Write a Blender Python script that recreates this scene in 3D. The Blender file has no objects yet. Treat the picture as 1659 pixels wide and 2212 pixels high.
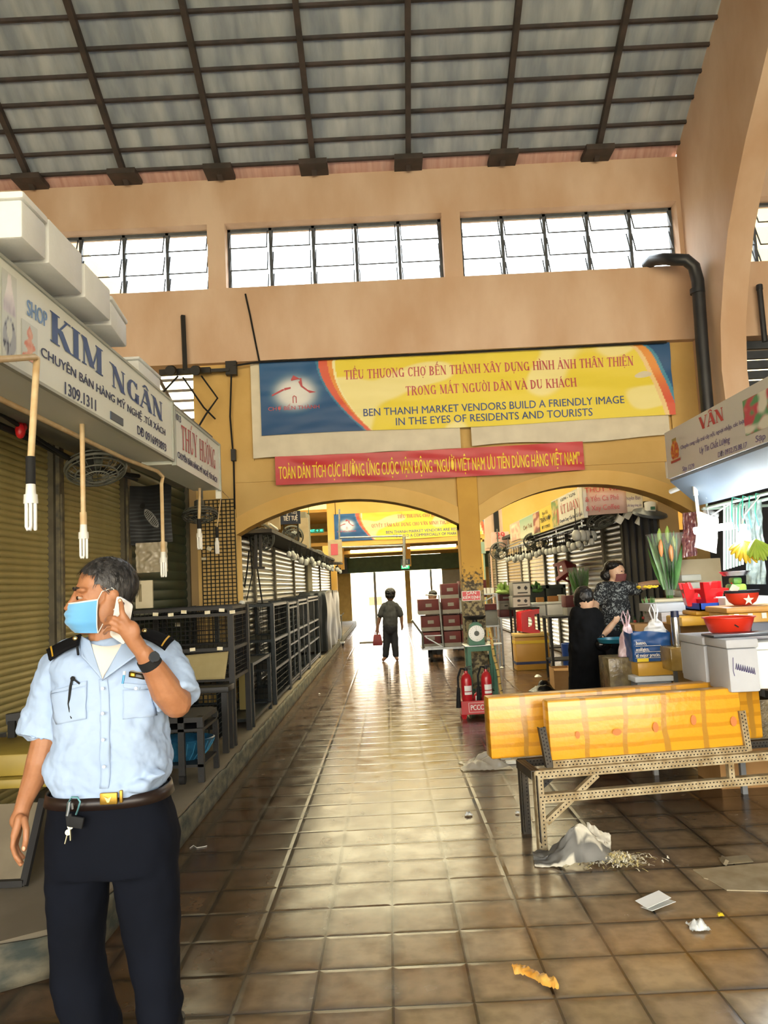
import bpy, bmesh, math, random
from math import sin, cos, pi, radians, sqrt, atan2, exp
from mathutils import Vector, Matrix, Euler, noise
random.seed(7)
scn = bpy.context.scene
COL = scn.collection
V = Vector

# ---------------------------------------------------------------- camera
F, CX, CY, EYE = 1660.0, 829.5, 1106.0, 1.55
ROLL, PITCH, YAW = radians(2.86), math.atan(158.3 / F), math.atan(1.6 / F)
fwd = V((-sin(YAW) * cos(PITCH), cos(YAW) * cos(PITCH), sin(PITCH)))
r0 = fwd.cross(V((0, 0, 1))).normalized()
u0 = r0.cross(fwd)
CR = cos(ROLL) * r0 - sin(ROLL) * u0
CU = sin(ROLL) * r0 + cos(ROLL) * u0
cam = bpy.data.cameras.new('camera')
cam.sensor_fit = 'VERTICAL'
cam.sensor_height = 36.0
cam.sensor_width = 27.0
cam.lens = F / 2212.0 * 36.0
cam.clip_end = 300
camo = bpy.data.objects.new('camera', cam)
COL.objects.link(camo)
camo.matrix_world = Matrix(((CR.x, CU.x, -fwd.x, 0), (CR.y, CU.y, -fwd.y, 0), (CR.z, CU.z, -fwd.z, EYE), (0, 0, 0, 1)))
scn.camera = camo
# ---------------------------------------------------------------- sky, exposure
scn.view_settings.view_transform = 'Standard'
scn.view_settings.look = 'None'
scn.view_settings.gamma = 1.0
scn.view_settings.use_curve_mapping = False
scn.view_settings.exposure = 1.1
scn.cycles.max_bounces = 6
scn.cycles.diffuse_bounces = 4
scn.cycles.transparent_max_bounces = 12
scn.cycles.sample_clamp_indirect = 4.0
world = bpy.data.worlds.new('overcast_sky')
scn.world = world
world.use_nodes = True
wn = world.node_tree.nodes
bgn = wn['Background']
tc = wn.new('ShaderNodeTexCoord'); sx = wn.new('ShaderNodeSeparateXYZ')
rp = wn.new('ShaderNodeValToRGB')
rp.color_ramp.elements[0].position = 0.0; rp.color_ramp.elements[0].color = (1.0, 0.8, 0.52, 1)
rp.color_ramp.elements[1].position = 0.3; rp.color_ramp.elements[1].color = (0.86, 0.94, 1.0, 1)
world.node_tree.links.new(tc.outputs['Generated'], sx.inputs[0])
world.node_tree.links.new(sx.outputs['Z'], rp.inputs[0])
world.node_tree.links.new(rp.outputs[0], bgn.inputs['Color'])
bgn.inputs['Strength'].default_value = 6.0

def area(name, loc, target, w, h, power, col):
    l = bpy.data.lights.new(name, 'AREA'); l.shape = 'RECTANGLE'; l.size = w; l.size_y = h
    l.energy = power; l.color = col
    o = bpy.data.objects.new(name, l); COL.objects.link(o)
    o.location = loc
    o.rotation_euler = (V(target) - V(loc)).to_track_quat('-Z', 'Y').to_euler()
    return o

# ---------------------------------------------------------------- helpers
def at(x, y, Y):
    v = fwd * F + CR * (x - CX) + CU * (CY - y)
    return V((0, 0, EYE)) + v * (Y / v.y)
def atx(x, y, X):
    v = fwd * F + CR * (x - CX) + CU * (CY - y)
    return V((0, 0, EYE)) + v * (X / v.x)
def atz(x, y, Z=0.0):
    v = fwd * F + CR * (x - CX) + CU * (CY - y)
    return V((0, 0, EYE)) + v * ((Z - EYE) / v.z)
def lin(h):
    h = h.lstrip('#')
    o = []
    for i in (0, 2, 4):
        c = int(h[i:i + 2], 16) / 255
        o.append(c / 12.92 if c <= .04045 else ((c + .055) / 1.055) ** 2.4)
    return (o[0], o[1], o[2], 1.0)
_mats = {}
def mat(name, c1, c2=None, rough=.6, metal=0.0, scale=6.0, bump=0.0, bscale=None, spec=.5, emit=None, estr=1.0, alpha=1.0, trans=0.0, coat=0.0, stretch=None, sheen=0.0, bdist=.01):
    if name in _mats: return _mats[name]
    m = bpy.data.materials.new(name); m.use_nodes = True
    nt = m.node_tree; n = nt.nodes; b = n['Principled BSDF']
    b.inputs['Roughness'].default_value = rough
    b.inputs['Metallic'].default_value = metal
    b.inputs['Specular IOR Level'].default_value = spec
    b.inputs['Coat Weight'].default_value = coat
    b.inputs['Sheen Weight'].default_value = sheen
    b.inputs['Base Color'].default_value = lin(c1)
    if alpha < 1: b.inputs['Alpha'].default_value = alpha
    if trans: b.inputs['Transmission Weight'].default_value = trans
    if emit:
        b.inputs['Emission Color'].default_value = lin(emit); b.inputs['Emission Strength'].default_value = estr
    if c2 or bump:
        t = n.new('ShaderNodeTexCoord'); mp = n.new('ShaderNodeMapping')
        nt.links.new(t.outputs['Object'], mp.inputs[0])
        if stretch: mp.inputs['Scale'].default_value = stretch
    if c2:
        nz = n.new('ShaderNodeTexNoise'); nz.inputs['Scale'].default_value = scale; nz.inputs['Detail'].default_value = 5
        nt.links.new(mp.outputs[0], nz.inputs['Vector'])
        cr = n.new('ShaderNodeValToRGB')
        cr.color_ramp.elements[0].position = .35; cr.color_ramp.elements[0].color = lin(c1)
        cr.color_ramp.elements[1].position = .68; cr.color_ramp.elements[1].color = lin(c2)
        nt.links.new(nz.outputs[0], cr.inputs[0]); nt.links.new(cr.outputs[0], b.inputs['Base Color'])
    if bump:
        n2 = n.new('ShaderNodeTexNoise'); n2.inputs['Scale'].default_value = bscale or scale * 3; n2.inputs['Detail'].default_value = 4
        nt.links.new(mp.outputs[0], n2.inputs['Vector'])
        bp = n.new('ShaderNodeBump'); bp.inputs['Strength'].default_value = bump; bp.inputs['Distance'].default_value = bdist
        nt.links.new(n2.outputs[0], bp.inputs['Height']); nt.links.new(bp.outputs[0], b.inputs['Normal'])
    _mats[name] = m
    return m
def printed_mat(name, rough=.55, bump=0.0, spec=.4):
    """base colour read from the printed pattern stored on the sheet"""
    if name in _mats: return _mats[name]
    m = bpy.data.materials.new(name); m.use_nodes = True
    nt = m.node_tree; n = nt.nodes; b = n['Principled BSDF']
    a = n.new('ShaderNodeVertexColor'); a.layer_name = 'print'
    nt.links.new(a.outputs[0], b.inputs['Base Color'])
    b.inputs['Roughness'].default_value = rough; b.inputs['Specular IOR Level'].default_value = spec
    _mats[name] = m
    return m
def clear_mat(name, col='ffffff', amount=.8, rough=.1, gloss='ffffff'):
    """thin clear film or pane: see-through with a gloss on top"""
    if name in _mats: return _mats[name]
    m = bpy.data.materials.new(name); m.use_nodes = True
    nt = m.node_tree; n = nt.nodes; n.remove(n['Principled BSDF'])
    t = n.new('ShaderNodeBsdfTransparent'); t.inputs[0].default_value = lin(col)
    p = n.new('ShaderNodeBsdfPrincipled'); p.inputs['Base Color'].default_value = lin(gloss); p.inputs['Roughness'].default_value = rough
    mx = n.new('ShaderNodeMixShader'); mx.inputs[0].default_value = 1 - amount
    nt.links.new(t.outputs[0], mx.inputs[1]); nt.links.new(p.outputs[0], mx.inputs[2])
    nt.links.new(mx.outputs[0], n['Material Output'].inputs[0])
    _mats[name] = m
    return m

def tag(o, label=None, cat=None, group=None, kind=None):
    if label: o['label'] = label
    if cat: o['category'] = cat
    if group: o['group'] = group
    if kind: o['kind'] = kind
    return o
def thing(name, loc, label=None, cat=None, group=None, rz=0.0, kind=None):
    o = bpy.data.objects.new(name, None); COL.objects.link(o)
    o.empty_display_size = .1
    o.location = loc; o.rotation_euler = (0, 0, rz)
    return tag(o, label, cat, group, kind)
def dup(root, loc, rz=None, label=None, group=None, scale=None):
    r = root.copy(); COL.objects.link(r); r.location = loc
    if rz is not None: r.rotation_euler = (r.rotation_euler[0], r.rotation_euler[1], rz)
    if scale: r.scale = scale
    if label: r['label'] = label
    if group: r['group'] = group
    for ch in list(root.children):
        c = ch.copy(); COL.objects.link(c); c.parent = r
        for g in list(ch.children):
            d = g.copy(); COL.objects.link(d); d.parent = c
    return r

class MB:
    """collects shapes in one bmesh; done() links them as one mesh object"""
    def __init__(s): s.bm = bmesh.new(); s.mi = 0
    def _f(s, vs):
        try:
            f = s.bm.faces.new(vs); f.material_index = s.mi; return f
        except ValueError: return None
    def box(s, x0, x1, y0, y1, z0, z1, bev=0.0, M=None):
        pts = [(x0, y0, z0), (x1, y0, z0), (x1, y1, z0), (x0, y1, z0), (x0, y0, z1), (x1, y0, z1), (x1, y1, z1), (x0, y1, z1)]
        vs = [s.bm.verts.new(M @ V(p) if M else p) for p in pts]
        fs = [s._f([vs[i] for i in q]) for q in ((0, 3, 2, 1), (4, 5, 6, 7), (0, 1, 5, 4), (1, 2, 6, 5), (2, 3, 7, 6), (3, 0, 4, 7))]
        if bev:
            es = list({e for f in fs for e in f.edges})
            bmesh.ops.bevel(s.bm, geom=es, offset=bev, segments=2, affect='EDGES', profile=.5, material=s.mi)
        return s
    def cbox(s, c, size, rot=(0, 0, 0), bev=0.0):
        M = Matrix.Translation(c) @ Euler(rot).to_matrix().to_4x4()
        a, b, d = size[0] / 2, size[1] / 2, size[2] / 2
        return s.box(-a, a, -b, b, -d, d, bev, M)
    def bar(s, a, b, w, h, up=(0, 0, 1), bev=0.0):
        a, b = V(a), V(b); d = b - a; L = d.length
        z = d.normalized(); x = z.cross(V(up))
        if x.length < 1e-4: x = z.cross(V((0, 1, 0)))
        x.normalize(); y = z.cross(x)
        M = Matrix(((x.x, y.x, z.x, a.x), (x.y, y.y, z.y, a.y), (x.z, y.z, z.z, a.z), (0, 0, 0, 1)))
        return s.box(-w / 2, w / 2, -h / 2, h / 2, 0, L, bev, M)
    def tube(s, pts, r, n=8, cap=True, sq=None):
        pts = [V(p) for p in pts]
        N = len(pts)
        rs = r if isinstance(r, (list, tuple)) else [r] * N
        rings = []; prev = None
        for i, p in enumerate(pts):
            d = (pts[min(i + 1, N - 1)] - pts[max(i - 1, 0)])
            if d.length < 1e-9: d = V((0, 0, 1))
            d.normalize()
            if prev is None:
                x = d.orthogonal().normalized()
                if abs(d.z) < .9: x = d.cross(V((0, 0, 1))).normalized()
            else:
                x = prev - d * prev.dot(d)
                if x.length < 1e-5: x = d.orthogonal()
                x.normalize()
            prev = x; y = d.cross(x)
            ri = rs[i]
            rx, ry = ri if isinstance(ri, (tuple, list)) else (ri, ri)
            rings.append([s.bm.verts.new(p + x * (rx * cos(2 * pi * k / n)) + y * (ry * sin(2 * pi * k / n))) for k in range(n)])
        for i in range(N - 1):
            for k in range(n):
                s._f((rings[i][k], rings[i][(k + 1) % n], rings[i + 1][(k + 1) % n], rings[i + 1][k]))
        if cap:
            s._f(list(reversed(rings[0]))); s._f(rings[-1])
        return s
    def cyl(s, a, b, r, r2=None, n=14): return s.tube([a, b], [r, r if r2 is None else r2], n)
    def lathe(s, prof, c=(0, 0, 0), n=24, M=None, sxy=(1, 1)):
        c = V(c); rings = []
        for (r, z) in prof:
            ring = []
            for k in range(n):
                p = V((r * sxy[0] * cos(2 * pi * k / n), r * sxy[1] * sin(2 * pi * k / n), z))
                ring.append(s.bm.verts.new(c + (M @ p if M else p)))
            rings.append(ring)
        for i in range(len(prof) - 1):
            for k in range(n):
                s._f((rings[i][k], rings[i][(k + 1) % n], rings[i + 1][(k + 1) % n], rings[i + 1][k]))
        if prof[0][0] > 1e-5: s._f(list(reversed(rings[0])))
        if prof[-1][0] > 1e-5: s._f(rings[-1])
        return s
    def sph(s, c, r, n=14, M=None):
        rx, ry, rz = r if isinstance(r, (tuple, list)) else (r, r, r)
        m = max(6, n // 2 + 1); c = V(c)
        prof = [(sin(pi * i / m), -cos(pi * i / m)) for i in range(m + 1)]
        rings = []
        for i, (pr, pz) in enumerate(prof):
            if i in (0, m):
                p = V((0, 0, pz * rz)); rings.append([s.bm.verts.new(c + (M @ p if M else p))])
            else:
                ring = []
                for k in range(n):
                    p = V((rx * pr * cos(2 * pi * k / n), ry * pr * sin(2 * pi * k / n), rz * pz))
                    ring.append(s.bm.verts.new(c + (M @ p if M else p)))
                rings.append(ring)
        for i in range(m):
            a, b = rings[i], rings[i + 1]
            for k in range(n):
                k2 = (k + 1) % n
                if len(a) == 1: s._f((a[0], b[k2], b[k]))
                elif len(b) == 1: s._f((a[k], a[k2], b[0]))
                else: s._f((a[k], a[k2], b[k2], b[k]))
        return s
    def prism(s, poly, a0, a1, axis='y', M=None):
        """extrude a 2-D outline along an axis: 'y' outline in xz, 'x' outline in yz, 'z' outline in xy"""
        def P(u, v, a):
            p = V((u, a, v)) if axis == 'y' else (V((a, u, v)) if axis == 'x' else V((u, v, a)))
            return M @ p if M else p
        A = [s.bm.verts.new(P(u, v, a0)) for u, v in poly]; B = [s.bm.verts.new(P(u, v, a1)) for u, v in poly]
        n = len(poly)
        for i in range(n): s._f((A[i], A[(i + 1) % n], B[(i + 1) % n], B[i]))
        s._f(list(reversed(A))); s._f(B)
        return s
    def loft(s, rings, cap=True, close=True):
        R = [[s.bm.verts.new(p) for p in ring] for ring in rings]; n = len(R[0])
        for i in range(len(R) - 1):
            for k in range(n if close else n - 1):
                s._f((R[i][k], R[i][(k + 1) % n], R[i + 1][(k + 1) % n], R[i + 1][k]))
        if cap and close:
            s._f(list(reversed(R[0]))); s._f(R[-1])
        return s
    def sheet(s, fn, nu, nv, col=None):
        """fn(u,v)->point; col(u,v)->linear colour printed on it"""
        g = [[s.bm.verts.new(fn(i / nu, j / nv)) for i in range(nu + 1)] for j in range(nv + 1)]
        fs = []
        for j in range(nv):
            for i in range(nu):
                fs.append(s._f((g[j][i], g[j][i + 1], g[j + 1][i + 1], g[j + 1][i])))
        if col:
            lay = s.bm.loops.layers.float_color.get('print') or s.bm.loops.layers.float_color.new('print')
            uv = {}
            for j in range(nv + 1):
                for i in range(nu + 1): uv[g[j][i]] = (i / nu, j / nv)
            for f in fs:
                for lp in f.loops:
                    c = col(*uv[lp.vert]); lp[lay] = (c[0], c[1], c[2], 1)
        return s
    def done(s, name, m, parent=None, smooth=40, solid=0.0, sub=0, local=False, bevel=0.0):
        bm = s.bm
        bmesh.ops.recalc_face_normals(bm, faces=bm.faces[:]) if not solid else None
        loc = V((0, 0, 0))
        if parent is None:
            if bm.verts and not local:
                xs = [v.co.x for v in bm.verts]; ys = [v.co.y for v in bm.verts]; zs = [v.co.z for v in bm.verts]
                loc = V(((min(xs) + max(xs)) / 2, (min(ys) + max(ys)) / 2, min(zs)))
                bmesh.ops.translate(bm, verts=bm.verts[:], vec=-loc)
        elif not local:
            p = parent; W = Matrix.Identity(4)
            while p: W = (Matrix.LocRotScale(p.location, p.rotation_euler, p.scale)) @ W; p = p.parent
            bm.transform(W.inverted())
        me = bpy.data.meshes.new(name); bm.to_mesh(me); bm.free()
        for mm in (m if isinstance(m, (list, tuple)) else [m]): me.materials.append(mm)
        if smooth:
            for p in me.polygons: p.use_smooth = True
            if smooth < 170: me.set_sharp_from_angle(angle=radians(smooth))
        o = bpy.data.objects.new(name, me); COL.objects.link(o)
        o.location = loc
        if parent: o.parent = parent
        if solid:
            md = o.modifiers.new('thick', 'SOLIDIFY'); md.thickness = solid; md.offset = 0
        if sub:
            md = o.modifiers.new('smooth', 'SUBSURF'); md.levels = sub; md.render_levels = sub
        return o
def struct(name, mb, m, **k):
    return tag(mb.done(name, m, **k), kind='structure')

_txt = {}
def _text_mesh(body, bold=0.0):
    c = bpy.data.curves.new('letters', 'FONT'); c.body = body; c.size = 1.0; c.offset = bold; c.resolution_u = 3
    c.extrude = .012
    o = bpy.data.objects.new('letters', c); COL.objects.link(o)
    dg = bpy.context.evaluated_depsgraph_get(); dg.update()
    me = bpy.data.meshes.new_from_object(o.evaluated_get(dg), depsgraph=dg)
    bpy.data.objects.remove(o); bpy.data.curves.remove(c)
    return me
_h = _text_mesh('H'); CAP = max(v.co.y for v in _h.vertices)
def text(body, origin, right, up, w, cap, m, parent, name='lettering', bold=0.0, warp=None, lift=.003, slant=0.0, centre=False):
    """raised painted letters: baseline starts at origin; w = width of the line, cap = capital height"""
    me = _text_mesh(body)
    if not me.vertices: return None
    x0 = min(v.co.x for v in me.vertices); x1 = max(v.co.x for v in me.vertices)
    R, U = V(right).normalized(), V(up).normalized(); N = R.cross(U).normalized(); O = V(origin)
    kx = w / max(x1 - x0, 1e-6); ky = cap / CAP
    bm = bmesh.new(); bm.from_mesh(me); bpy.data.meshes.remove(me)
    for v in bm.verts:
        a = (v.co.x - x0) * kx - (w / 2 if centre else 0); b = v.co.y * ky
        p = O + R * (a + slant * b) + U * b + N * (lift + (.0008 if v.co.z > 0 else -.0008))
        if warp: p = p + warp(p)
        v.co = p
    q = MB(); q.bm.free(); q.bm = bm
    if bold:
        for g in (bmesh.ops.duplicate(bm, geom=bm.verts[:] + bm.edges[:] + bm.faces[:]),):
            bmesh.ops.translate(bm, verts=[e for e in g['geom'] if isinstance(e, bmesh.types.BMVert)], vec=R * (bold * 2.2 * cap) + N * .0002)
    return q.done(name, m, parent, smooth=0)
def wob(p, a, s, seed=0.0):
    return a * noise.noise(V(p) * s + V((seed, seed * 1.7, seed * .3)))
def fbm(p, s, seed=0.0):
    return noise.fractal(V(p) * s + V((seed, seed, seed)), 1.0, 2.0, 4)
def smooth(e0, e1, x):
    t = min(1, max(0, (x - e0) / (e1 - e0))); return t * t * (3 - 2 * t)
def mixc(a, b, t): return tuple(a[i] * (1 - t) + b[i] * t for i in range(3))

# ---------------------------------------------------------------- shared materials
M = {}
M['plaster'] = mat('ochre_plaster', 'c6a564', 'd6b675', rough=.85, scale=1.6, bump=.25, bscale=14)
M['plaster_up'] = mat('faded_ochre_plaster', 'c5a68b', 'd8c0aa', rough=.88, scale=1.6, stretch=(1.1, 1, .5), bump=.3, bscale=10)
M['black_steel'] = mat('black_steel', '101113', '1a1917', rough=.55, scale=9)
M['rafter'] = mat('dark_roof_steel', '33302f', '4a3f3c', rough=.7, scale=5)
M['steel'] = mat('galvanised_steel', '8d9294', 'a3a8a9', rough=.35, metal=.8, scale=12)
M['white_plastic'] = mat('white_plastic', 'e9ebe6', 'dfe0d8', rough=.4, scale=5)
M['cream_pipe'] = mat('cream_pvc_pipe', 'd6c096', 'c7a779', rough=.5, scale=14)
M['tube_white'] = mat('lamp_glass_white', 'f2f3ee', rough=.25)
M['blue_ink'] = mat('blue_sign_paint', '234a86', rough=.5)
M['navy_ink'] = mat('navy_sign_paint', '26335c', rough=.5)
M['red_ink'] = mat('red_sign_paint', 'c2363e', rough=.5)
M['red_faded'] = mat('faded_red_sign_paint', 'b9505a', rough=.5)
M['white_ink'] = mat('white_sign_paint', 'f2efe8', rough=.5)
M['yellow_ink'] = mat('yellow_sign_paint', 'f2d531', rough=.5)
M['foam'] = mat('white_foam', 'eef1f1', 'e2e7e6', rough=.75, scale=4, bump=.15, bscale=60)
M['red_plastic'] = mat('red_plastic', 'd2232a', 'c01f26', rough=.35, scale=3)
M['rubber'] = mat('black_rubber', '111213', rough=.8)
M['carton_red'] = mat('red_carton', '4a1216', '571619', rough=.6, scale=4)
M['carton_white'] = mat('pale_carton', '84827e', '777570', rough=.7, scale=5)
M['carton'] = mat('brown_carton', '9c7443', 'ab8452', rough=.8, scale=4)
# ---------------------------------------------------------------- drawn serif capitals with Vietnamese marks
import unicodedata
ST, SN = .185, .07
def _a(cx, cy, rx, ry, a0, a1, n=14): return ('a', cx, cy, rx, ry, a0, a1, n)
GL_ = {'I': (.42, 's.21'), 'H': (1.0, 's.2 s.8 h.2,.8,.52'), 'T': (.9, 's.45 h.06,.84,.965 v.09,.8,1 v.81,.8,1'), 'E': (.85, 's.22 h.22,.76,.965 h.22,.62,.52 h.22,.78,.035 v.74,.8,1 v.62,.42,.62 v.77,0,.22'),
       'L': (.82, 's.22 h.22,.76,.035 v.75,0,.25'), 'N': (1.02, 't.2 t.82 d.2,1,.8,0 f.08,1'), 'M': (1.25, 't.2 s1.02 d.2,1,.62,.05 e.62,.05,1.0,1'), 'K': (.98, 's.22 e.3,.4,.76,.97 d.42,.58,.8,.03 f.78,.975 f.82,.025'),
       'U': (.98, 'w.22,.3,1 x.78,.3,1'), 'O': (.98, ''), 'C': (.92, 'v.8,.66,.98'), 'G': (1.0, 'w.78,.0,.42 f.78,.42 v.76,.68,.98'), 'D': (.98, 's.22'), 'B': (.9, 's.22'), 'P': (.86, 's.22'), 'R': (.96, 's.22 d.5,.5,.82,.02 f.82,.025'),
       'A': (.95, 'e.08,.02,.46,1 d.46,1,.82,.02 h.22,.66,.33 f.1,.025 f.82,.025'), 'V': (.95, 'd.12,.98,.48,0 e.48,0,.84,.98 f.12,.975 f.84,.975'), 'Y': (.92, 'd.12,.98,.46,.45 e.46,.45,.8,.98 w.46,0,.48 f.46,.025 f.12,.975 f.8,.975'),
       'X': (.95, 'd.14,.98,.8,.02 e.78,.98,.14,.02 f.14,.975 f.78,.975 f.14,.025 f.8,.025'), 'Q': (.98, 'd.5,.2,.85,-.15'), 'S': (.78, ''), '-': (.5, 'h.08,.42,.42'), ' ': (.45, '')}
ARC_ = {'U': [_a(.5, .3, .28, .29, 180, 360)], 'O': [_a(.49, .5, .36, .48, 0, 360, 26)], 'Q': [_a(.49, .5, .36, .48, 0, 360, 26)], 'C': [_a(.5, .5, .37, .48, 45, 320, 20)], 'G': [_a(.5, .5, .37, .48, 45, 325, 20)],
        'D': [_a(.32, .5, .5, .47, -90, 90, 18)], 'B': [_a(.35, .74, .34, .235, -90, 90), _a(.35, .27, .4, .245, -90, 90)], 'P': [_a(.35, .72, .38, .255, -90, 90)], 'R': [_a(.35, .74, .36, .235, -90, 90)],
        'S': [_a(.39, .73, .26, .245, 40, 270, 14), _a(.39, .26, .28, .25, -140, 90, 14)]}
def serif_text(body, origin, right, up, w, cap, m, parent, name='lettering', warp=None, lift=.004, stem=1.0, depth=.0015):
    """capitals drawn stroke by stroke: thick stems, thin joins, slab serifs"""
    R_, U_ = V(right).normalized(), V(up).normalized(); N_ = R_.cross(U_).normalized(); O_ = V(origin)
    polys = []; x = 0.0; T, t = ST * stem, SN
    def quad(pts): polys.append([(x + a, b) for a, b in pts])
    def line(x0, y0, x1, y1, wd):
        k = wd / 2; quad([(x0 - k, y0), (x0 + k, y0), (x1 + k, y1), (x1 - k, y1)])
    def rect(x0, x1, y0, y1): quad([(x0, y0), (x1, y0), (x1, y1), (x0, y1)])
    def arc(cx, cy, rx, ry, a0, a1, n, T_=None, t_=None):
        T2, t2 = T_ or T, t_ or t; prev = None
        for i in range(n + 1):
            a = radians(a0 + (a1 - a0) * i / n); k = (t2 + (T2 - t2) * abs(cos(a)) ** 1.3) / 2; c_, s_ = cos(a), sin(a)
            cur = ((cx + (rx + k) * c_ - k * .5 * c_, cy + (ry + min(k, t2)) * s_ - t2 * .5 * s_), (cx + (rx - k) * c_ - k * .5 * c_, cy + (ry - min(k, t2)) * s_ - t2 * .5 * s_))
            if prev: quad([prev[0], cur[0], cur[1], prev[1]])
            prev = cur
    for ch in body:
        if ch in 'Đđ': base, marks = 'D', ['bar']
        else:
            dc = unicodedata.normalize('NFD', ch); base, marks = dc[0].upper(), list(dc[1:])
        if base not in GL_: x += .4; continue
        W_, ops = GL_[base]
        for op in ops.split():
            c, v = op[0], [float(q) for q in op[1:].split(',')]
            if c in 'st':
                k = T if c == 's' else t; rect(v[0] - k / 2, v[0] + k / 2, 0, 1); s2 = k / 2 + .085
                rect(v[0] - s2, v[0] + s2, 0, .05); rect(v[0] - s2, v[0] + s2, .95, 1)
            elif c == 'h': rect(v[0], v[1], v[2] - t / 2, v[2] + t / 2)
            elif c == 'v': rect(v[0] - t / 2, v[0] + t / 2, v[1], v[2])
            elif c == 'w': rect(v[0] - T / 2, v[0] + T / 2, v[1], v[2]); v[2] > .9 and rect(v[0] - T / 2 - .08, v[0] + T / 2 + .08, .95, 1)
            elif c == 'x': rect(v[0] - t / 2, v[0] + t / 2, v[1], v[2]); rect(v[0] - t / 2 - .1, v[0] + t / 2 + .1, .95, 1)
            elif c == 'd': line(*v, T * 1.15)
            elif c == 'e': line(*v, t * 1.2)
            elif c == 'f': rect(v[0] - .15, v[0] + .15, v[1] - .025, v[1] + .025)
        for a in ARC_.get(base, []): arc(*a[1:])
        mx = W_ / 2 - .02; up_ = 1.06
        if 'bar' in marks: rect(.02, .4, .48, .48 + t)
        for mk in marks:
            if mk == '\u0302': line(mx - .2, up_, mx, up_ + .17, .15); line(mx, up_ + .17, mx + .2, up_, .15); up_ += .2
            elif mk == '\u0306': arc(mx, up_ + .12, .17, .1, 180, 360, 8, .07, .07); up_ += .2
            elif mk == '\u031b': arc(W_ - .1, 1.0, .1, .12, -60, 60, 6, .08, .08)
        for mk in marks:
            if mk == '\u0301': line(mx - .04, up_, mx + .12, up_ + .2, .13)
            elif mk == '\u0300': line(mx + .04, up_, mx - .12, up_ + .2, .13)
            elif mk == '\u0309': arc(mx, up_ + .14, .08, .07, -90, 150, 8, .06, .06); rect(mx - .03, mx + .03, up_, up_ + .07)
            elif mk == '\u0303': arc(mx - .09, up_ + .05, .1, .07, 0, 180, 6, .06, .06); arc(mx + .09, up_ + .09, .1, .07, 180, 360, 6, .06, .06)
            elif mk == '\u0323': rect(mx - .06, mx + .06, -.22, -.1)
        x += W_
    kx = w / x; q = MB()
    for k, pl in enumerate(polys):
        dz = N_ * (lift + (k % 7) * .00006); vs = []
        for (a, b) in pl:
            p = O_ + R_ * (a * kx) + U_ * (b * cap) + dz
            vs.append(q.bm.verts.new(p + warp(p) if warp else p))
        q._f(vs)
    return q.done(name, m, parent, smooth=0)
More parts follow.
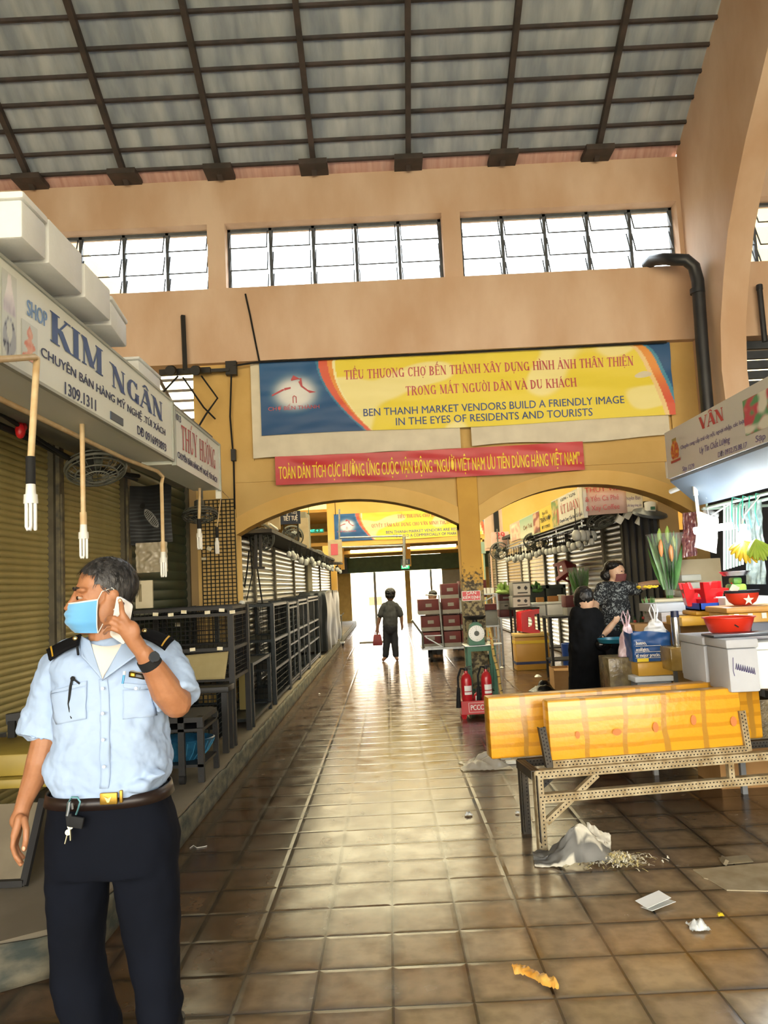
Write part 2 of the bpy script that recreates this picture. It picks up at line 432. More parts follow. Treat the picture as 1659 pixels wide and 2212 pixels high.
# ================================================================ SETTING
def floor_mat():
    m = bpy.data.materials.new('glazed_floor_tiles'); m.use_nodes = True
    nt = m.node_tree; n = nt.nodes; L = nt.links.new; b = n['Principled BSDF']
    g = n.new('ShaderNodeNewGeometry'); sp = n.new('ShaderNodeSeparateXYZ'); L(g.outputs['Position'], sp.inputs[0])
    def mth(op, a, b_=None, c=None):
        q = n.new('ShaderNodeMath'); q.operation = op
        for i, v in enumerate((a, b_, c)):
            if v is None: continue
            if isinstance(v, (int, float)): q.inputs[i].default_value = v
            else: L(v, q.inputs[i])
        return q.outputs[0]
    u = mth('DIVIDE', mth('ADD', sp.outputs[0], 9.06), .3); v = mth('DIVIDE', mth('ADD', sp.outputs[1], 9.0), .3)
    fu, fv = mth('FRACT', u), mth('FRACT', v)
    du = mth('SUBTRACT', .5, mth('ABSOLUTE', mth('SUBTRACT', fu, .5)))
    dv = mth('SUBTRACT', .5, mth('ABSOLUTE', mth('SUBTRACT', fv, .5)))
    e = mth('MINIMUM', du, dv)
    cmb = n.new('ShaderNodeCombineXYZ'); L(mth('FLOOR', u), cmb.inputs[0]); L(mth('FLOOR', v), cmb.inputs[1])
    wnz = n.new('ShaderNodeTexWhiteNoise'); wnz.noise_dimensions = '2D'; L(cmb.outputs[0], wnz.inputs['Vector'])
    ws = n.new('ShaderNodeSeparateXYZ'); L(wnz.outputs['Color'], ws.inputs[0])
    def ramp(fac, stops):
        r = n.new('ShaderNodeValToRGB'); el = r.color_ramp.elements
        while len(el) < len(stops): el.new(.5)
        for i, (p, c) in enumerate(stops): el[i].position = p; el[i].color = lin(c) if isinstance(c, str) else (c, c, c, 1)
        L(fac, r.inputs[0]); return r.outputs[0]
    def nz(scale, det=4):
        q = n.new('ShaderNodeTexNoise'); q.inputs['Scale'].default_value = scale; q.inputs['Detail'].default_value = det
        L(g.outputs['Position'], q.inputs['Vector']); return q.outputs[0]
    def mix(f, a, b_, mode='MIX'):
        q = n.new('ShaderNodeMix'); q.data_type = 'RGBA'; q.blend_type = mode
        for s_, v_ in ((0, f), (6, a), (7, b_)):
            if isinstance(v_, (int, float)): q.inputs[s_].default_value = v_
            elif isinstance(v_, tuple): q.inputs[s_].default_value = v_
            else: L(v_, q.inputs[s_])
        return q.outputs[2]
    dark = ramp(ws.outputs[0], [(0, '4a3522'), (.5, '573f2b'), (1, '614a33')])
    worn = ramp(ws.outputs[1], [(0, 'a58b69'), (.5, 'b8a07c'), (1, 'd0bc99')])
    # a worn path of bare biscuit, strongest near the hall crossing
    near = mth('MULTIPLY', mth('SUBTRACT', 5.4, sp.outputs[1]), .45)
    near = mth('MINIMUM', mth('MAXIMUM', near, 0.0), 1.0)
    side = mth('MINIMUM', mth('MAXIMUM', mth('MULTIPLY', mth('ADD', sp.outputs[0], .85), 1.1), 0.0), 1.0)
    wear = mth('MULTIPLY', mth('MULTIPLY', near, side), ramp(nz(1.1, 3), [(.2, .55), (.6, 1.0)]))
    body = mix(wear, dark, worn)
    edge = ramp(e, [(0.03, 0.45), (.2, 1.0)])          # dirt worked into each tile's rim
    body = mix(1.0, body, edge, 'MULTIPLY')
    blot = ramp(nz(14, 5), [(.3, .75), (.6, 1.05)])
    body = mix(1.0, body, blot, 'MULTIPLY')
    grout = ramp(e, [(0.012, 0.0), (.022, 1.0)])
    L(mix(grout, lin('241d17'), body), b.inputs['Base Color'])
    rg = ramp(nz(5, 4), [(.3, .13), (.7, .28)])
    L(rg, b.inputs['Roughness'])
    b.inputs['Specular IOR Level'].default_value = .55
    # height: cushion edge + each tile tipped a little + waviness
    tip = mth('ADD', mth('MULTIPLY', mth('SUBTRACT', ws.outputs[0], .5), mth('SUBTRACT', fu, .5)), mth('MULTIPLY', mth('SUBTRACT', ws.outputs[1], .5), mth('SUBTRACT', fv, .5)))
    h = mth('ADD', ramp(e, [(0.0, 0.0), (.07, 1.0)]), mth('ADD', mth('MULTIPLY', tip, .45), mth('MULTIPLY', nz(9, 3), .5)))
    bp = n.new('ShaderNodeBump'); bp.inputs['Strength'].default_value = .28; bp.inputs['Distance'].default_value = .004
    L(h, bp.inputs['Height']); L(bp.outputs[0], b.inputs['Normal'])
    return m
q = MB(); q.box(-9, 11, -8, 31.8, -.2, 0); struct('floor', q, floor_mat(), smooth=0)
q = MB(); q.box(-30, 40, 31.8, 70, -.22, -.02); q.box(-30, 40, -40, -8, -.22, -.02)
struct('ground', q, mat('sunlit_pavement', 'd8c49a', 'c4b088', rough=.8), smooth=0)  # warmth of sunlight is put into the pavement colour
# raised stall platform on the left with a chipped green kerb
q = MB(); q.prism([(-1.38, 3.55), (-1.46, 3.38), (-1.75, 3.2), (-9, 2.5), (-9, 31.4), (-1.38, 31.4)], 0.0, .19, 'z')
pl = struct('floor_platform', q, mat('platform_concrete', '6d6350', '7d7360', rough=.8, scale=2.2, bump=.2), smooth=0)
kerb = [(-6, 2.73), (-1.75, 3.19), (-1.455, 3.37), (-1.372, 3.55), (-1.372, 31.4)]
q = MB()
for (a, b_) in zip(kerb[:-1], kerb[1:]):
    L_ = (V((*b_, 0)) - V((*a, 0))).length; nn = max(2, int(L_ / .07))
    d = (V((*b_, 0)) - V((*a, 0))).normalized(); nrm = V((d.y, -d.x, 0))
    def fn(u, v, a=a, d=d, L_=L_, nrm=nrm):
        p = V((*a, 0)) + d * (u * L_); k = wob((p.x * 1, p.y, v), .012, 9) * v
        return p + nrm * (.004 + k) + V((0, 0, .001 + v * .176 + wob(p, .02, 5, 3) * v))
    q.sheet(fn, nn, 5)
tag(q.done('trim_kerb', mat('chipped_green_kerb_paint', '333a33', '6e6753', rough=.75, scale=7, bump=.4, stretch=(1, 1, 2)), solid=.012), kind='structure')

WY = 9.6
PW, PU = M['plaster'], M['plaster_up']
def arch_poly(x0, x1, zs, zc, top, n=18):
    w = (x1 - x0) / 2; cx = (x0 + x1) / 2; rise = zc - zs; R = (w * w + rise * rise) / (2 * rise)
    pts = []
    for i in range(n + 1):
        x = x0 + (x1 - x0) * i / n
        pts.append((x, zc - R + sqrt(R * R - (x - cx) ** 2)))
    return pts + [(x1, top), (x0, top)]
def arch_ring(x0, x1, zs, zc, t, n=18):
    a = arch_poly(x0, x1, zs, zc, 0, n)[:n + 1]
    return a + [(x, z + t * (1 + .25 * abs(2 * (x - x0) / (x1 - x0) - 1))) for x, z in reversed(a)]
q = MB()
# lower wall: spandrels, pier, centre column, right pier
q.prism(arch_poly(-1.87, .92, 2.27, 2.65, 3.2), WY + .04, WY + .3)
q.prism(arch_poly(1.18, 3.85, 2.27, 2.69, 3.2), WY + .04, WY + .3)
q.box(-2.36, -1.87, WY, WY + .32, 0, 4.46)
q.box(.92, 1.18, WY + .04, WY + .3, 2.2, 3.2)
q.box(3.85, 4.3, WY + .02, WY + .3, 0, 4.46)
q.box(-1.87, 3.85, WY + .06, WY + .3, 3.2, 4.46)
q.box(-1.87, -1.62, WY + .02, WY + .3, 3.2, 4.46); q.box(3.7, 3.85, WY + .02, WY + .3, 3.2, 4.46)
q.box(-1.87, 3.85, WY + .02, WY + .3, 2.93, 3.2)
struct('wall_arcade', q, PW, smooth=0)
q = MB()
q.prism(arch_ring(-1.87, .92, 2.27, 2.65, .17), WY - .01, WY + .28); q.prism(arch_ring(1.18, 3.85, 2.27, 2.69, .17), WY - .01, WY + .28)
struct('trim_arches', q, mat('bright_ochre_plaster', 'd9b164', 'e4c078', rough=.8, scale=2, bump=.3, bscale=11), smooth=30)
def column_mat():
    m = mat('worn_column_paint', 'd2a64c', 'c79a46', rough=.8, scale=2.5, bump=.35, bscale=18)
    nt = m.node_tree; n = nt.nodes; b = n['Principled BSDF']; src = b.inputs['Base Color'].links[0].from_socket
    g = n.new('ShaderNodeNewGeometry'); sp = n.new('ShaderNodeSeparateXYZ'); nt.links.new(g.outputs[0], sp.inputs[0])
    nz = n.new('ShaderNodeTexNoise'); nz.inputs['Scale'].default_value = 26; nz.inputs['Detail'].default_value = 6
    nt.links.new(g.outputs[0], nz.inputs['Vector'])
    a = n.new('ShaderNodeMath'); a.operation = 'MULTIPLY_ADD'; a.inputs[1].default_value = .9; a.inputs[2].default_value = 0
    nt.links.new(nz.outputs[0], a.inputs[0])
    s_ = n.new('ShaderNodeMath'); s_.operation = 'ADD'; nt.links.new(sp.outputs[2], s_.inputs[0]); nt.links.new(a.outputs[0], s_.inputs[1])
    r = n.new('ShaderNodeMapRange'); r.inputs[1].default_value = 1.95; r.inputs[2].default_value = 2.1; r.inputs[3].default_value = 1; r.inputs[4].default_value = 0
    nt.links.new(s_.outputs[0], r.inputs[0])
    sp2 = n.new('ShaderNodeValToRGB'); sp2.color_ramp.elements[0].position = .42; sp2.color_ramp.elements[0].color = lin('4b4232')
    sp2.color_ramp.elements[1].position = .56; sp2.color_ramp.elements[1].color = lin('9a8c66'); nt.links.new(nz.outputs[0], sp2.inputs[0])
    mx = n.new('ShaderNodeMix'); mx.data_type = 'RGBA'
    nt.links.new(r.outputs[0], mx.inputs[0]); nt.links.new(src, mx.inputs[6]); nt.links.new(sp2.outputs[0], mx.inputs[7])
    nt.links.new(mx.outputs[2], b.inputs['Base Color'])
    return m
q = MB(); q.box(.92, 1.18, WY - .01, WY + .3, 0, 3.0, bev=.012); struct('wall_column', q, column_mat(), smooth=0)
# beam and clerestory
q = MB()
q.box(-9, 11, WY - .1, WY + .34, 4.46, 5.43)
q.box(-9, 11, WY, WY + .34, 6.34, 6.945)
for a, b_ in ((-9, -8.2), (-5.35, -5.0), (-2.13, -1.9), (.93, 1.17), (3.99, 4.5), (7.3, 11)): q.box(a, b_, WY, WY + .34, 5.43, 6.34)
struct('wall_clerestory', q, PU, smooth=0)
glass = clear_mat('window_glass', 'f4f8fb', .86, .08)
def window(i, x0, x1, ncol):
    z0, z1, y = 5.43, 6.34, WY + .2
    fr = MB(); gl = MB(); cw = (x1 - x0) / ncol; rh = (z1 - z0) / 3
    for k in range(ncol + 1):
        x = x0 + k * cw; x = min(max(x, x0 + .02), x1 - .02)
        fr.box(x - .02, x + .02, y - .02, y + .03, z0, z1)
    fr.box(x0, x1, y - .02, y + .03, z1 - .035, z1); fr.box(x0, x1, y - .02, y + .03, z0, z0 + .02)
    for k in range(ncol):
        for j in range(3):
            if i == 3 and k == ncol - 1 and j == 0: continue
            a, b_ = x0 + k * cw + .03, x0 + (k + 1) * cw - .03
            zt = z0 + (j + 1) * rh - .01; zb = z0 + j * rh + .01; yt, yb = y + .02, y - .09
            for (xa, xb) in ((a, a + .012), (b_ - .012, b_)): fr.bar((xa, yt, zt), (xa, yb, zb), .014, .014)
            fr.bar((a, yb, zb), (b_, yb, zb), .014, .014)
            gl.sheet(lambda u, v, a=a, b_=b_, yt=yt, yb=yb, zt=zt, zb=zb: (a + (b_ - a) * u, yb + (yt - yb) * v, zb + (zt - zb) * v), 1, 1)
    f = struct('window_%d' % i, fr, mat('window_steel', '3c424a', '50565c', rough=.6), smooth=0)
    gl.done('pane', glass, f, smooth=0)
window(1, -5.0, -2.13, 5); window(2, -1.9, .93, 5); window(3, 1.17, 3.99, 5); window(4, 4.5, 7.3, 5); window(5, -8.2, -5.35, 5)
# concrete portal rib on the right
front = [(8.84, 0), (8.85, 3.45), (8.88, 3.87), (8.8, 4.41), (8.62, 4.89), (8.41, 5.35), (8.12, 5.74), (7.82, 6.1), (7.44, 6.47), (7.1, 6.82), (6.3, 7.55), (5, 8.45), (3, 9.6)]
rf = lambda y: 6.96 + .56 * (9.6 - y)
q = MB(); q.prism(front + [(3, rf(3) + .3), (9.6, rf(9.6) + .1), (9.7, 0)], 4.05, 4.35, 'x'); struct('wall_rib', q, PU, smooth=25)
# ceiling: rows of corrugated roof tiles on steel purlins and rafters
PY = [7.88 - .28 * k for k in range(27, 0, -1)] + [7.88, 8.17, 8.42, 8.68, 8.95, 9.22, 9.46]
def corr(x): return .02 * max(0.0, cos(2 * pi * x / .237)) ** 3
ceil = MB(); eave = MB()
edges = PY + [9.78]
for (xa, xb) in ((-9, 4.06), (4.34, 11)):
    n = int((xb - xa) / .237 * 8)
    for a, b_ in zip(edges[:-1], edges[1:]):
        tgt = eave if b_ > 9.7 else ceil
        tgt.sheet(lambda u, v, a=a, b_=b_, xa=xa, xb=xb: (xa + (xb - xa) * u, a - .05 + (b_ - a + .05) * v, rf(a - .05 + (b_ - a + .05) * v) + .055 - .03 * v + corr(xa + (xb - xa) * u) + .004 * noise.noise((xa + (xb - xa) * u, a * 7, 0))), n, 2)
cm = mat('hazed_grey_roof_tile', '8792a0', 'b4bcc2', rough=.75, scale=1.3, bump=.15, bscale=30, stretch=(3.5, .8, .8))  # grey tiles, with the bluish haze put into their colour
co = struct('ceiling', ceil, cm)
eave.done('eave_course', mat('pink_eave_row', 'c49a8e', 'd8b6ab', rough=.7, scale=3, stretch=(6, .5, .5)), co)  # eave row coloured pinker than the rest of the roof
for k, y in enumerate(PY):
    q = MB(); q.box(-9, 4.05, y - .018, y + .018, rf(y) - .01, rf(y) + .03); q.done('purlin', M['rafter'], co, smooth=0)
for k in range(-8, 8):
    x = .53 + 1.223 * (k)
    if x > 3.9 and x < 4.4 or x < -8.9: continue
    q = MB(); q.bar((x, 9.55, rf(9.55) - .06), (x, .4, rf(.4) - .06), .065, .09); q.box(x - .18, x + .18, 9.3, 9.62, 6.93, 7.0)
    q.done('rafter', M['rafter'], co, smooth=0)
# hall sides; unseen rear slope and open front added to limit light from behind
side = mat('hall_side_plaster', 'a98f62', '9c845c', rough=.9, scale=1)
q = MB(); q.box(-9.2, -9, -8, 31.6, 0, 12.5); struct('wall_left', q, side, smooth=0)
q = MB(); q.box(11, 11.2, -8, 31.6, 0, 12.5); struct('wall_right', q, side, smooth=0)
q = MB(); q.prism([(.4, 12.15), (-8, 7.45), (-8, 7.6), (.4, 12.3)], -9, 11, 'x'); struct('ceiling_front_light_block', q, cm, smooth=0)
q = MB(); q.box(-9, 11, -8.2, -8, 5.2, 7.6)
for x in (-9, -4.2, 1, 6.2, 10.6): q.box(x, x + .4, -8.2, -8, 0, 5.2)
struct('wall_front_light_block', q, PU, smooth=0)
# ---- second bay behind the arcade: gabled translucent roof
def bay(y): return 5.25 + (y - 9.9) * .37 if y < 17 else 7.877 - (y - 17) * .3
tl = bpy.data.materials.new('sunlit_translucent_roof'); tl.use_nodes = True
nt = tl.node_tree; nt.nodes.remove(nt.nodes['Principled BSDF'])
a_ = nt.nodes.new('ShaderNodeBsdfTranslucent'); a_.inputs[0].default_value = lin('f6e2b4')
d_ = nt.nodes.new('ShaderNodeBsdfDiffuse'); d_.inputs[0].default_value = lin('d9cbb0')
m_ = nt.nodes.new('ShaderNodeMixShader'); m_.inputs[0].default_value = .3
nt.links.new(a_.outputs[0], m_.inputs[1]); nt.links.new(d_.outputs[0], m_.inputs[2]); nt.links.new(m_.outputs[0], nt.nodes['Material Output'].inputs[0])
q = MB()
ys = [9.95 + .5 * k for k in range(34)]
for a, b_ in zip(ys[:-1], ys[1:]):
    q.sheet(lambda u, v, a=a, b_=b_: (-9 + 20 * u, a + (b_ - a) * v, bay(a + (b_ - a) * v) + .04 - .04 * v + .03 * max(0, cos(2 * pi * 20 * u / .35)) ** 3), 240, 1)
c2 = struct('ceiling_second_bay', q, tl)
for k in range(0, 34, 1):
    y = 9.95 + .5 * k
    q = MB(); q.box(-9, 11, y - .03, y + .03, bay(y) - .07, bay(y) - .01); q.done('purlin', M['rafter'], c2, smooth=0)
for x in (-8, -5.6, -3.2, -.8, 1.6, 4.0, 6.4, 8.8):
    q = MB(); q.tube([(x, 9.95, bay(9.95) - .12), (x, 17, bay(17) - .12), (x, 26.4, bay(26.4) - .12)], .05, 4); q.done('rafter', M['rafter'], c2, smooth=0)
yel = mat('yellow_wall_paint', 'dcae55', 'e4ba66', rough=.8, scale=1.5, bump=.1)
q = MB(); q.box(-2.0, 11, 26.4, 26.7, 2.95, 6); q.box(-9, -4.5, 26.4, 26.7, 0, 6); q.box(-4.5, -2.0, 26.4, 26.7, 4.5, 6)
q.box(-2.2, -1.75, 26.4, 26.7, 0, 3); q.box(2.9, 3.3, 26.4, 26.7, 0, 3)
struct('wall_second_arcade', q, yel, smooth=0)
q = MB()
for z in (2.75, 3.1, 3.5): q.box(-3, 6, 28.2, 28.35, z, z + .12)
for x in (-1.7, .75, 3.2): q.box(x - .12, x + .12, 28.1, 28.35, 2.2, 6)
struct('trim_lintels', q, yel, smooth=0)
q = MB(); q.box(-9, 11, 26.7, 31.8, 4.2, 4.3); struct('ceiling_far', q, yel, smooth=0)
q = MB(); q.box(-9, 11, 31.4, 31.7, 2.75, 5.2); q.box(-9, -1.53, 31.4, 31.7, 0, 2.75); q.box(2.2, 11, 31.4, 31.7, 0, 2.75); q.box(.69, .9, 31.4, 31.7, 0, 2.1)
struct('wall_end', q, mat('end_wall_paint', 'b39a5e', 'a58d55', rough=.85), smooth=0)
q = MB(); q.box(-3.2, 4.5, 31.0, 31.4, 2.1, 2.72, bev=.03); struct('trim_shutter_hood', q, mat('green_hood_paint', '3e5a4c', '4a6657', rough=.6), smooth=30)
q = MB(); q.prism([(30.2, 2.72), (31.0, 2.1), (31.0, 2.72)], -3.2, -1.6, 'x'); struct('trim_hood_bracket', q, M['black_steel'], smooth=0)
for i, (x, w) in enumerate(((-.55, .05), (1.75, .04))):
    q = MB(); q.box(x - w, x + w, 31.45, 31.55, 0, 2.1); struct('door_%d' % (i + 1), q, mat('door_post_grey', '8d8f90', rough=.5), smooth=0)
q = MB(); q.box(2.2, 3.4, 31.3, 31.38, 0, 2.05)
for k in range(8): q.box(2.25, 3.35, 31.27, 31.3, .2 + k * .23, .32 + k * .23)
tag(q.done('door_3', mat('grey_door_leaf', '9b9d98', 'a6a8a2', rough=.6), smooth=0), kind='structure')
# ---- banners on the arcade
YB = WY - .06
def ban_wave(x, z): return .014 * sin(x * 1.3 + z * 7 + 2 * noise.noise((x * .7, z, 3))) * smooth(-.5, 3.2, x) + .012 * noise.noise((x * 1.1, z * 5, 2)) + .008 * noise.noise((x * 3 + z * 4, z * 9 - x * 2, 7))
BL, ORG, RED, YEL, PALE, WHT = [lin(c)[:3] for c in ('2b5f95', 'e59a4a', 'd9644e', 'e9d84c', 'f1ecb8', 'eef2f2')]
DBL = lin('1f4270')[:3]; CYA = lin('4d94b5')[:3]
def banner_col(W, Hh):
    def col(u, v):
        x, z = u * W, v * Hh
        xb = W * .143 + .62 * (1 - v) ** 1.8 * Hh + .0       # blue field's right edge, sweeping out at the foot
        c = mixc(mixc(DBL, BL, v), BL, .4)
        hx, hz = (x - W * .085) / (.27 * W / 5.2), (z - Hh * .56) / (.24 * Hh)
        g = exp(-(hx * hx * .9 + hz * hz) ** 2)
        c = mixc(c, mixc(CYA, WHT, min(1, g * 1.2)), g * .9)
        d = x - xb; s_ = Hh
        if d > -.03 * s_: c = mixc(c, CYA, .7)
        if d > 0: c = RED if d < .13 * s_ * (v * .6 + .4) else ORG
        if d > .2 * s_ * (v * .7 + .3): c = PALE if d < .24 * s_ * (v * .7 + .3) else YEL
        if c is YEL:
            hh = noise.noise((x * 1.4 + 3, z * 2.2, 4.4))
            c = mixc(YEL, PALE, smooth(.28, .4, hh) * .7)
        xr = W * .905 + .085 * W * (1 - v) ** .5 * 1.0       # right corner sweep
        e = x - xr
        if e > -.015 * W: c = mixc(PALE, ORG, .4)
        if e > -.004 * W: c = mixc(RED, ORG, smooth(.2, .8, v))
        if e > .017 * W: c = mixc(BL, DBL, v * .4) if e > .026 * W else CYA
        return c
    return col
def banner(name, x0, z0, W, Hh, Y, lines, label, tilt=0.0, nu=420, nv=84, logo=True):
    ph = x0
    fn = lambda u, v: V((x0 + u * W, Y + ban_wave(x0 + u * W, z0 + v * Hh), z0 + v * Hh + .012 * sin(u * 9) * (1 - v) - .01 * sin(u * pi)))
    q = MB(); q.sheet(fn, nu, nv, banner_col(W, Hh))
    o = tag(q.done(name, printed_mat('printed_banner_cloth', .5), smooth=60), label, 'banner')
    warp = lambda p: V((0, ban_wave(p.x, p.z), 0))
    for (body, u, v, w, cap, mm, bd) in lines:
        if mm is M['red_faded'] and cap > .1:
            serif_text(body, (x0 + u * W, Y, z0 + v * Hh), (1, 0, 0), (0, 0, 1), w * W, cap * Hh, mm, o, warp=warp, lift=.006, stem=1.1); continue
        text(body, (x0 + u * W, Y, z0 + v * Hh), (1, 0, 0), (0, 0, 1), w * W, cap * Hh, mm, o, bold=bd, warp=warp, lift=.006)
    if logo:
        # clock-gate emblem: red roof lines over a pale gate
        k = W / 5.22; cx, cz = x0 + W * .082, z0 + Hh * .55
        def P(pts): return [(cx + a * k, cz + b_ * k) for a, b_ in pts]
        r = MB()
        for pts in ([(-.28, -.02), (-.13, .05), (-.12, .07), (-.15, .065), (-.28, .0)], [(-.12, .05), (-.04, .07), (-.04, .09), (-.12, .08)],
                    [(-.03, .19), (0, .215), (.0, .24), (.01, .215), (.08, .19), (.08, .16), (.06, .155), (.09, .09), (.2, .0), (.28, .01), (.18, .04), (.11, .1), (.1, .2), (-.03, .17)]):
            r.prism(P(pts), Y - .012, Y - .006)
        for pts in ([(-.02, -.12), (-.02, -.04), (.0, -.02), (.03, -.04), (.03, -.12), (.02, -.12), (.02, -.045), (.0, -.03), (-.01, -.045), (-.01, -.12)],):
            r.prism(P(pts), Y - .012, Y - .006)
        r.bm.verts.ensure_lookup_table()
        for v in r.bm.verts: v.co += warp(v.co)
        r.done('emblem', M['red_faded'], o, smooth=0)
    return o
RI, NI = M['red_faded'], mat('banner_blue_ink', '2c4a8c', rough=.5)
banner('market_banner', -1.5, 3.5, 5.22, .94, YB,
       [('TIỂU THƯƠNG CHỢ BẾN THÀNH XÂY DỰNG HÌNH ẢNH THÂN THIỆN', .205, .71, .705, .125, RI, .012),
        ('TRONG MẮT NGƯỜI DÂN VÀ DU KHÁCH', .352, .45, .415, .125, RI, .012),
        ('BEN THANH MARKET VENDORS BUILD A FRIENDLY IMAGE', .248, .195, .63, .1, NI, .008),
        ('IN THE EYES OF RESIDENTS AND TOURISTS', .325, .05, .475, .1, NI, .008),
        ('CHỢ BẾN THÀNH', .018, .335, .124, .05, M['red_faded'], .008)],
       'long yellow and blue market banner hung above the two arches', logo=True)
q = MB()
wf = lambda u, v: V((-1.62 + u * 2.62, YB + .025 + .01 * noise.noise((u * 6, v * 3, 1)), 3.22 + v * 1.22 - .03 * noise.noise((u * 4, 0, 1)) * (1 - v)))
q.sheet(wf, 60, 20)
back = tag(q.done('backing_sheet', mat('old_white_banner_cloth', 'cfc9b6', 'dcd6c2', rough=.7, scale=4, bump=.2), smooth=180), 'old white sheet hanging behind and below the yellow banner, left half', 'sheet')
q = MB()
q.sheet(lambda u, v: V((1.14 + u * 2.5, YB + .025 + .01 * noise.noise((u * 6, v * 3, 5)), 3.24 + v * 1.2 + .02 * sin(u * 8) * (1 - v))), 60, 20)
tag(q.done('backing_sheet', _mats['old_white_banner_cloth'], smooth=180), 'old white sheet behind the yellow banner, right of the gap over the column', 'sheet')
q = MB(); rw = lambda x, z: .012 * noise.noise((x * 2 + z * 5, z * 9, 3))
q.sheet(lambda u, v: V((-1.34 + u * 3.86, YB - .03 + rw(-1.34 + u * 3.86, 2.86 + v * .36), 2.86 + v * .36 - .012 * sin(u * pi))), 160, 16)
rb = tag(q.done('slogan_banner', mat('red_banner_cloth', 'b5262f', 'c53038', rough=.4, scale=2), smooth=180), 'red slogan banner with yellow letters hung below the big banner', 'banner')
text('TOÀN DÂN TÍCH CỰC HƯỞNG ỨNG CUỘC VẬN ĐỘNG “NGƯỜI VIỆT NAM ƯU TIÊN DÙNG HÀNG VIỆT NAM”.', (-1.3, YB - .03, 2.935), (1, 0, 0), (0, 0, 1), 3.78, .155, M['yellow_ink'], rb, bold=.01, warp=lambda p: V((0, rw(p.x, p.z), -.012 * sin(pi * (p.x + 1.34) / 3.86))), lift=.008)
banner('far_market_banner', -1.76, 3.12, 5.2, .95, 26.375,
       [('TIỂU THƯƠNG CHỢ BẾN THÀNH', .42, .74, .36, .125, RI, .012), ('QUYẾT TÂM XÂY DỰNG CHỢ VĂN MINH THƯƠNG MẠI', .245, .45, .6, .125, RI, .012),
        ('BEN THANH MARKET VENDORS ARE RESOLVED', .34, .2, .55, .1, NI, .008), ('TO BUILD A COMMERCIALLY OF MARKET', .385, .05, .45, .1, NI, .008), ('CHỢ BẾN THÀNH', .018, .335, .124, .05, M['red_faded'], .008)],
       'smaller-looking yellow market banner far down the aisle, seen through the left arch', nu=200, nv=40)
fb_ = bpy.data.objects['far_market_banner']
q = MB(); q.cyl((-1.7, 26.37, 4.03), (-1.7, 26.37, 5.1), .01); q.cyl((3.38, 26.37, 4.03), (3.38, 26.37, 5.1), .01); q.done('hanging_cord', M['rubber'], fb_)
# ---- pipes and cables
blk = mat('black_drain_pipe', '22262e', '2b3038', rough=.4, scale=5)
q = MB(); q.tube([(3.53, 9.58, 5.47), (3.57, 9.46, 5.5), (3.64, 9.25, 5.42), (3.72, 9.15, 5.36), (3.84, 9.1, 5.33), (3.93, 9.1, 5.24), (3.96, 9.1, 5.06), (3.94, 9.1, 4.2), (3.93, 9.1, 2.9), (3.93, 9.1, 0.0)], .075, 14)
for z in (4.9, 3.3): q.cyl((3.945, 9.1, z), (3.945, 9.1, z + .06), .088)
tag(q.done('drain_pipe', blk, smooth=60), 'thick black drainpipe bending out of the window corner down beside the rib', 'pipe')
q = MB(); q.tube([at(1640, 615, 9.42), at(1652, 738, 9.42)], .035, 8); q.cyl(at(1640, 616, 9.42), at(1641, 626, 9.42), .04)
tag(q.done('vent_pipe', blk), 'thin black pipe standing on the wall right of the rib', 'pipe')
t = thing('speaker_bracket', at(398, 800, 9.4), 'black bracket pole with two floodlights hung from the beam at upper left', 'bracket')
q = MB(); q.bar(at(395, 682, 9.45), at(400, 800, 9.4), .05, .05); q.done('pole', M['black_steel'], t, smooth=0)
q = MB(); q.bar(at(345, 806, 9.42), at(455, 800, 9.42), .07, .07); q.bar(at(455, 801, 9.44), at(495, 799, 9.46), .045, .04); q.box(*[c for pr in zip(at(492, 806, 9.5) - V((.02, .04, .03)), at(508, 786, 9.5) + V((.02, .04, .03))) for c in pr]); q.done('crossbar', M['black_steel'], t, smooth=0)
for px in (372, 425):
    c = at(px, 800, 9.3); q = MB(); q.sph(c, (.06, .08, .06), 10); q.cyl(c + V((0, -.02, 0)), c + V((0, -.1, -.03)), .045, .06); q.done('floodlight', M['black_steel'], t)
q = MB()
for pts in ([(395, 815), (440, 880), (465, 905)], [(435, 812), (470, 860), (445, 895), (430, 920)], [(385, 812), (350, 850)]):
    P_ = [at(x, y, 9.45 - .01 * i) for i, (x, y) in enumerate(pts)]; q.tube(P_, .012, 6)
q.tube([at(500, 800, 9.48), at(497, 900, 9.57), at(505, 1000, 9.58), at(507, 1100, 9.58)], .012, 6)
q.done('cable', M['rubber'], t)
q = MB(); q.tube([at(x, y, 9.48) for x, y in ((530, 635), (540, 680), (548, 720), (560, 780))], .012, 6); tag(q.done('loose_cable', M['rubber']), 'thin black cable hanging down the beam from the middle window', 'cable')
q = MB(); q.tube([at(505, 790, 9.47)] + [at(560 + 110 * k, 782 - 5.3 * k, 9.47) for k in range(9)], .012, 6); tag(q.done('conduit_cable', M['rubber']), 'black cable running along the beam edge above the yellow banner', 'cable')
q = MB(); q.box(*[c for pr in zip(at(500, 996, 9.56) - V((0, .03, 0)), at(507, 972, 9.6) + V((.02, 0, 0))) for c in pr]); tag(q.done('junction_box', M['black_steel'], smooth=0), 'small black box on the pier beside the white sheet', 'box')
q = MB()
for k in range(6):
    z = 3.7 + k * .13
    q.box(4.4, 10, WY + .1, WY + .16, z, z + .1)
struct('trim_louvres', q, mat('blue_grey_louvre', '2b3442', '39424e', rough=.6), smooth=0)
